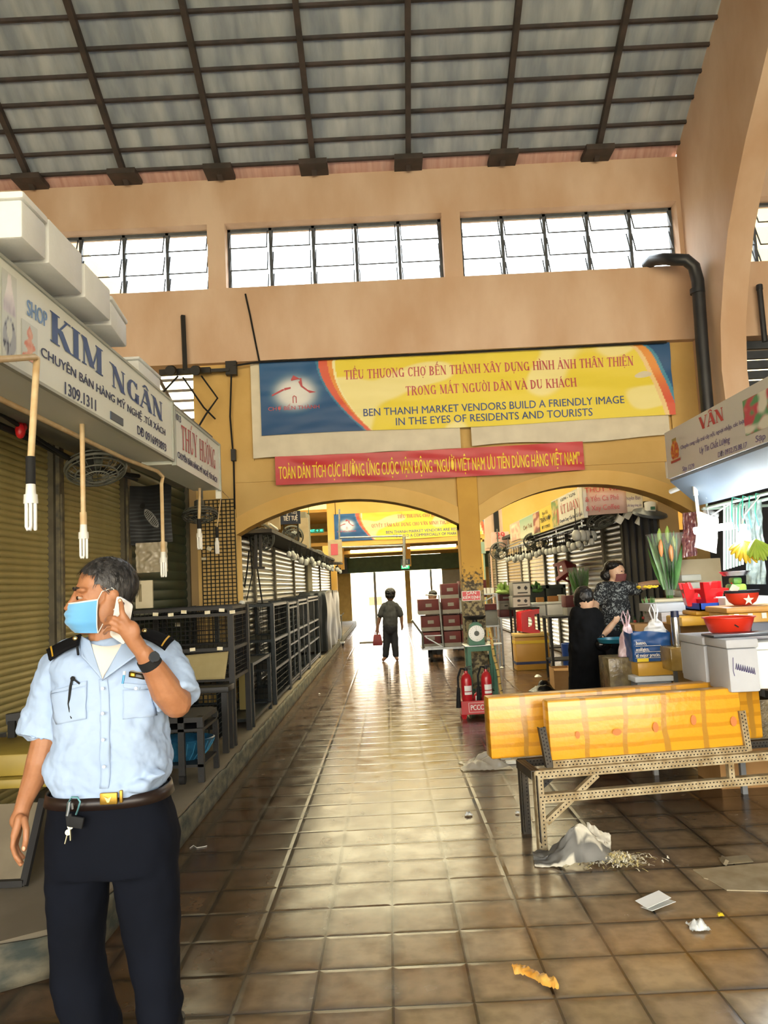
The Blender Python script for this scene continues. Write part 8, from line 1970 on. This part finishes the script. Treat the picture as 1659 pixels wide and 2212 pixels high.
figure('person in dark grey shirt and trousers walking down the aisle with a handbag', f0.y, (f0.x, f0.y, 0), skin3,
       [[(843, 1290, 0, .085), (843, 1282, 0, .09)], [(843, 1300, 0, .05), (843, 1306, 0, .06)], [(826, 1312, 0, .05), (820, 1335, .02, .042), (816, 1352, .0, .032), (815, 1362, 0, .035), (815, 1370, -.02, .02)], [(860, 1312, 0, .05), (867, 1332, 0, .042), (868, 1348, 0, .03), (869, 1354, 0, .03), (868, 1360, -.02, .02)],
        [(833, 1420, 0, .035), (828, 1425, -.08, .035)], [(855, 1419, 0, .035), (858, 1424, -.08, .035)]],
       [('tshirt', greyt, [[(843, 1308, 0, .12), (843, 1330, 0, .155), (843, 1350, 0, .16)], [(832, 1309, 0, .08), (825, 1318, 0, .07), (822, 1328, 0, .065)], [(854, 1309, 0, .08), (862, 1318, 0, .07), (865, 1328, 0, .065)]], [(.02, .1, 1)]),
        ('trousers', darkj, [[(843, 1352, 0, .16), (843, 1358, 0, .155)], [(837, 1360, 0, .1), (835, 1390, 0, .075), (833, 1416, 0, .065)], [(849, 1360, 0, .1), (853, 1390, 0, .075), (855, 1415, 0, .065)]], [(.015, .1, 1)])],
       [(843, 1280, -.01, (.118, .112, .105)), (843, 1286, -.01, (.112, .105, .09))])
hb = at(816, 1394, f0.y - .02); t = thing('handbag', hb, 'dark red handbag carried by the walking person', 'handbag')
q = MB(); q.loft([[hb + V((w * sx_, d * sy_, z)) for sx_, sy_ in ((-1, -1), (1, -1), (1, 1), (-1, 1))] for w, d, z in ((.09, .05, 0), (.1, .06, .02), (.085, .05, .16), (.07, .03, .22))]); q.done('bag_body', mat('dark_red_leather', '6e1a20', '7d2228', rough=.45), t, smooth=40)
q = MB(); q.tube([hb + V((-.05, 0, .21)), hb + V((-.03, 0, .3)), hb + V((0, 0, .33)), hb + V((.03, 0, .3)), hb + V((.05, 0, .21))], .008, 6); q.done('handle', _mats['dark_red_leather'], t)
figure('person in a dark top bending over the red cartons behind the cart', 16.9, (at(938, 1320, 16.9).x, 16.9, 0), skin3,
       [[(934, 1288, 0, .09), (934, 1294, -.02, .08)], [(936, 1300, 0, .055), (938, 1305, 0, .06)], [(922, 1308, 0, .05), (917, 1320, -.2, .04), (921, 1326, -.4, .035), (926, 1327, -.46, .03)]],
       [('top', mat('black_top_cloth', '1c1b1e', '26252a', rough=.8), [[(940, 1308, 0, .13), (942, 1330, 0, .17), (942, 1360, .05, .17)], [(925, 1305, 0, .075), (918, 1315, -.1, .06)], [(956, 1306, 0, .075), (962, 1330, -.05, .06)]], [(.02, .1, 1)]),
        ('trousers', darkj, [[(942, 1362, .05, .16)], [(936, 1365, .05, .1), (936, 1395, .05, .08), (936, 1414, .05, .07)], [(950, 1365, .05, .1), (950, 1395, .05, .08), (950, 1414, .05, .07)]], None)],
       [(935, 1283, .02, (.1, .1, .09)), (934, 1288, .05, (.1, .08, .1))])
figure('person standing half hidden behind the column and the highest red carton', 17.8, (at(989, 1300, 17.8).x, 17.8, 0), skin3,
       [[(989, 1277, 0, .085), (989, 1284, 0, .075)], [(989, 1288, 0, .055), (989, 1296, 0, .06)]],
       [('top', _mats['black_top_cloth'], [[(990, 1302, 0, .15), (990, 1345, 0, .16)], [(976, 1300, 0, .07), (974, 1340, 0, .055)], [(1003, 1300, 0, .07), (1005, 1340, 0, .055)]], None), ('trousers', darkj, [[(985, 1350, 0, .1), (985, 1405, 0, .07)], [(996, 1350, 0, .1), (996, 1405, 0, .07)]], None)],
       [(989, 1273, .02, (.1, .1, .09)), (989, 1279, .04, (.1, .08, .1))])
# woman in the patterned blouse
WYD = 8.1
pm = bpy.data.materials.new('black_white_floral_cloth'); pm.use_nodes = True
nt = pm.node_tree; n_ = nt.nodes; tcn = n_.new('ShaderNodeTexCoord'); vz = n_.new('ShaderNodeTexNoise'); vz.inputs['Scale'].default_value = 34; vz.inputs['Detail'].default_value = 4; vz.inputs['Distortion'].default_value = 1.5
nt.links.new(tcn.outputs['Object'], vz.inputs['Vector']); cr = n_.new('ShaderNodeValToRGB'); e = cr.color_ramp.elements; e[0].position = .52; e[0].color = lin('14171d'); e[1].position = .63; e[1].color = lin('8f9697')
nt.links.new(vz.outputs[0], cr.inputs[0]); nt.links.new(cr.outputs[0], n_['Principled BSDF'].inputs['Base Color']); n_['Principled BSDF'].inputs['Roughness'].default_value = .8
def wface(t, P):
    hc = at(1331, 1237, WYD)
    q = MB(); c0 = V((.65, -.76, 0)); s0 = V((.76, .65, 0))
    q.sheet(lambda u, v: hc + c0 * (.012 + .098 * cos((u - .5) * 2.5)) + s0 * (.078 * sin((u - .5) * 2.5)) + V((0, 0, -.015 - .075 * v)) - c0 * .02 * v * v, 16, 10); q.done('face_mask', mat('brown_mask_cloth', '6a3a38', '774442', rough=.8), t, smooth=180)
    q = MB()
    for s_ in (-1, 1): q.tube([hc + c0 * .088 + s0 * (s_ * .03 - .01) + V((0, 0, .012)), hc + c0 * .086 + s0 * (s_ * .03 + .01) + V((0, 0, .012))], .005, 6)
    q.done('eyes', M['rubber'], t)
    q = MB(); q.tube([hc + s0 * -.07 + V((0, 0, .01)), hc + c0 * .06 + s0 * -.06 + V((0, 0, -.01))], .003, 5); q.done('mask_strap', _mats['brown_mask_cloth'], t)
figure('person in a black and white patterned blouse and brown mask pointing to the right', WYD, (at(1330, 1300, WYD).x, WYD, 0), skin2,
       [[(1331, 1233, 0, .088), (1334, 1245, -.02, .07)], [(1326, 1255, .0, .05), (1326, 1266, 0, .06)], [(1366, 1272, 0, .05), (1388, 1266, -.03, .045), (1408, 1261, -.06, .036), (1424, 1258, -.08, .027), (1432, 1256, -.09, .024)], [(1424, 1258, -.08, .02), (1436, 1252, -.1, .012), (1444, 1251, -.11, .009)], [(1430, 1257, -.09, .014), (1441, 1256, -.11, .009)], [(1430, 1259, -.085, .014), (1438, 1262, -.1, .009)], [(1427, 1261, -.08, .012), (1434, 1266, -.09, .009)], [(1428, 1255, -.1, .012), (1434, 1249, -.13, .01)],
        [(1296, 1282, 0, .05), (1286, 1304, -.02, .043), (1284, 1318, -.1, .036), (1290, 1328, -.2, .028)]],
       [('blouse', pm, [[(1328, 1276, 0, .115), (1328, 1300, 0, .155), (1328, 1330, 0, .17), (1328, 1350, 0, .175)], [(1304, 1272, 0, .08), (1294, 1286, 0, .07), (1289, 1296, 0, .066)], [(1352, 1270, 0, .085), (1370, 1272, -.01, .066), (1376, 1272, -.015, .064)]], [(.02, .1, 1)]),
        ('trousers', darkj, [[(1328, 1355, 0, .165), (1328, 1375, 0, .16)], [(1318, 1380, 0, .1), (1318, 1460, 0, .07), (1318, 1535, 0, .06)], [(1338, 1380, 0, .1), (1338, 1460, 0, .07), (1338, 1535, 0, .06)]], None)],
       [(1327, 1226, .03, (.1, .1, .075)), (1320, 1234, .05, (.085, .08, .09)), (1309, 1242, .05, .062), (1322, 1222, -.0, (.08, .09, .055))], wface, .008)
# customer in black
CYD = 7.35; blk_dress = mat('black_dress_cloth', '0a0b0d', '101114', rough=.9, spec=.15)
figure('person in a long black dress with hair in a bun, holding out a hand', CYD, (at(1272, 1400, CYD).x, CYD, 0), skin2,
       [[(1263, 1295, 0, .085), (1264, 1302, 0, .08)], [(1268, 1312, 0, .05), (1270, 1326, 0, .055)], [(1290, 1350, -.02, .045), (1299, 1376, -.06, .043), (1314, 1360, -.1, .034), (1326, 1345, -.12, .026)], [(1324, 1347, -.12, .026), (1331, 1340, -.13, .026), (1336, 1334, -.13, .018)], [(1330, 1338, -.14, .013), (1336, 1331, -.15, .01)], [(1331, 1342, -.13, .013), (1338, 1337, -.14, .01)], [(1330, 1344, -.12, .012), (1336, 1342, -.13, .009)], [(1326, 1341, -.14, .012), (1328, 1333, -.15, .01)]],
       [('dress', blk_dress, [[(1267, 1330, 0, .1), (1267, 1360, 0, .15), (1268, 1400, 0, .17), (1272, 1460, 0, .19), (1275, 1530, 0, .2), (1276, 1566, 0, .2)], [(1250, 1328, 0, .085), (1244, 1355, 0, .07), (1242, 1380, -.02, .06), (1246, 1402, -.08, .05)], [(1284, 1330, 0, .08), (1291, 1352, -.02, .066), (1296, 1366, -.045, .062)]], [(.025, .09, 1)])],
       [(1261, 1288, .0, (.095, .1, .1)), (1259, 1298, .02, (.09, .09, .09)), (1266, 1273, .0, .035), (1262, 1306, .02, (.07, .08, .06))])
t = thing('black_bag', at(1302, 1405, CYD - .12), 'shiny black bag hanging from the arm of the person in the black dress', 'bag')
c = at(1302, 1392, CYD - .14); q = MB(); q.sph(c, (.085, .06, .065), 18); q.done('bag_body', mat('shiny_black_vinyl', '0c0d10', '16181d', rough=.15, scale=9, bump=.3, bscale=16), t)
q = MB(); q.tube([c + V((-.05, 0, .05)), at(1296, 1376, CYD - .12), at(1302, 1371, CYD - .13), c + V((.04, 0, .05))], .008, 6); q.done('strap', M['rubber'], t)
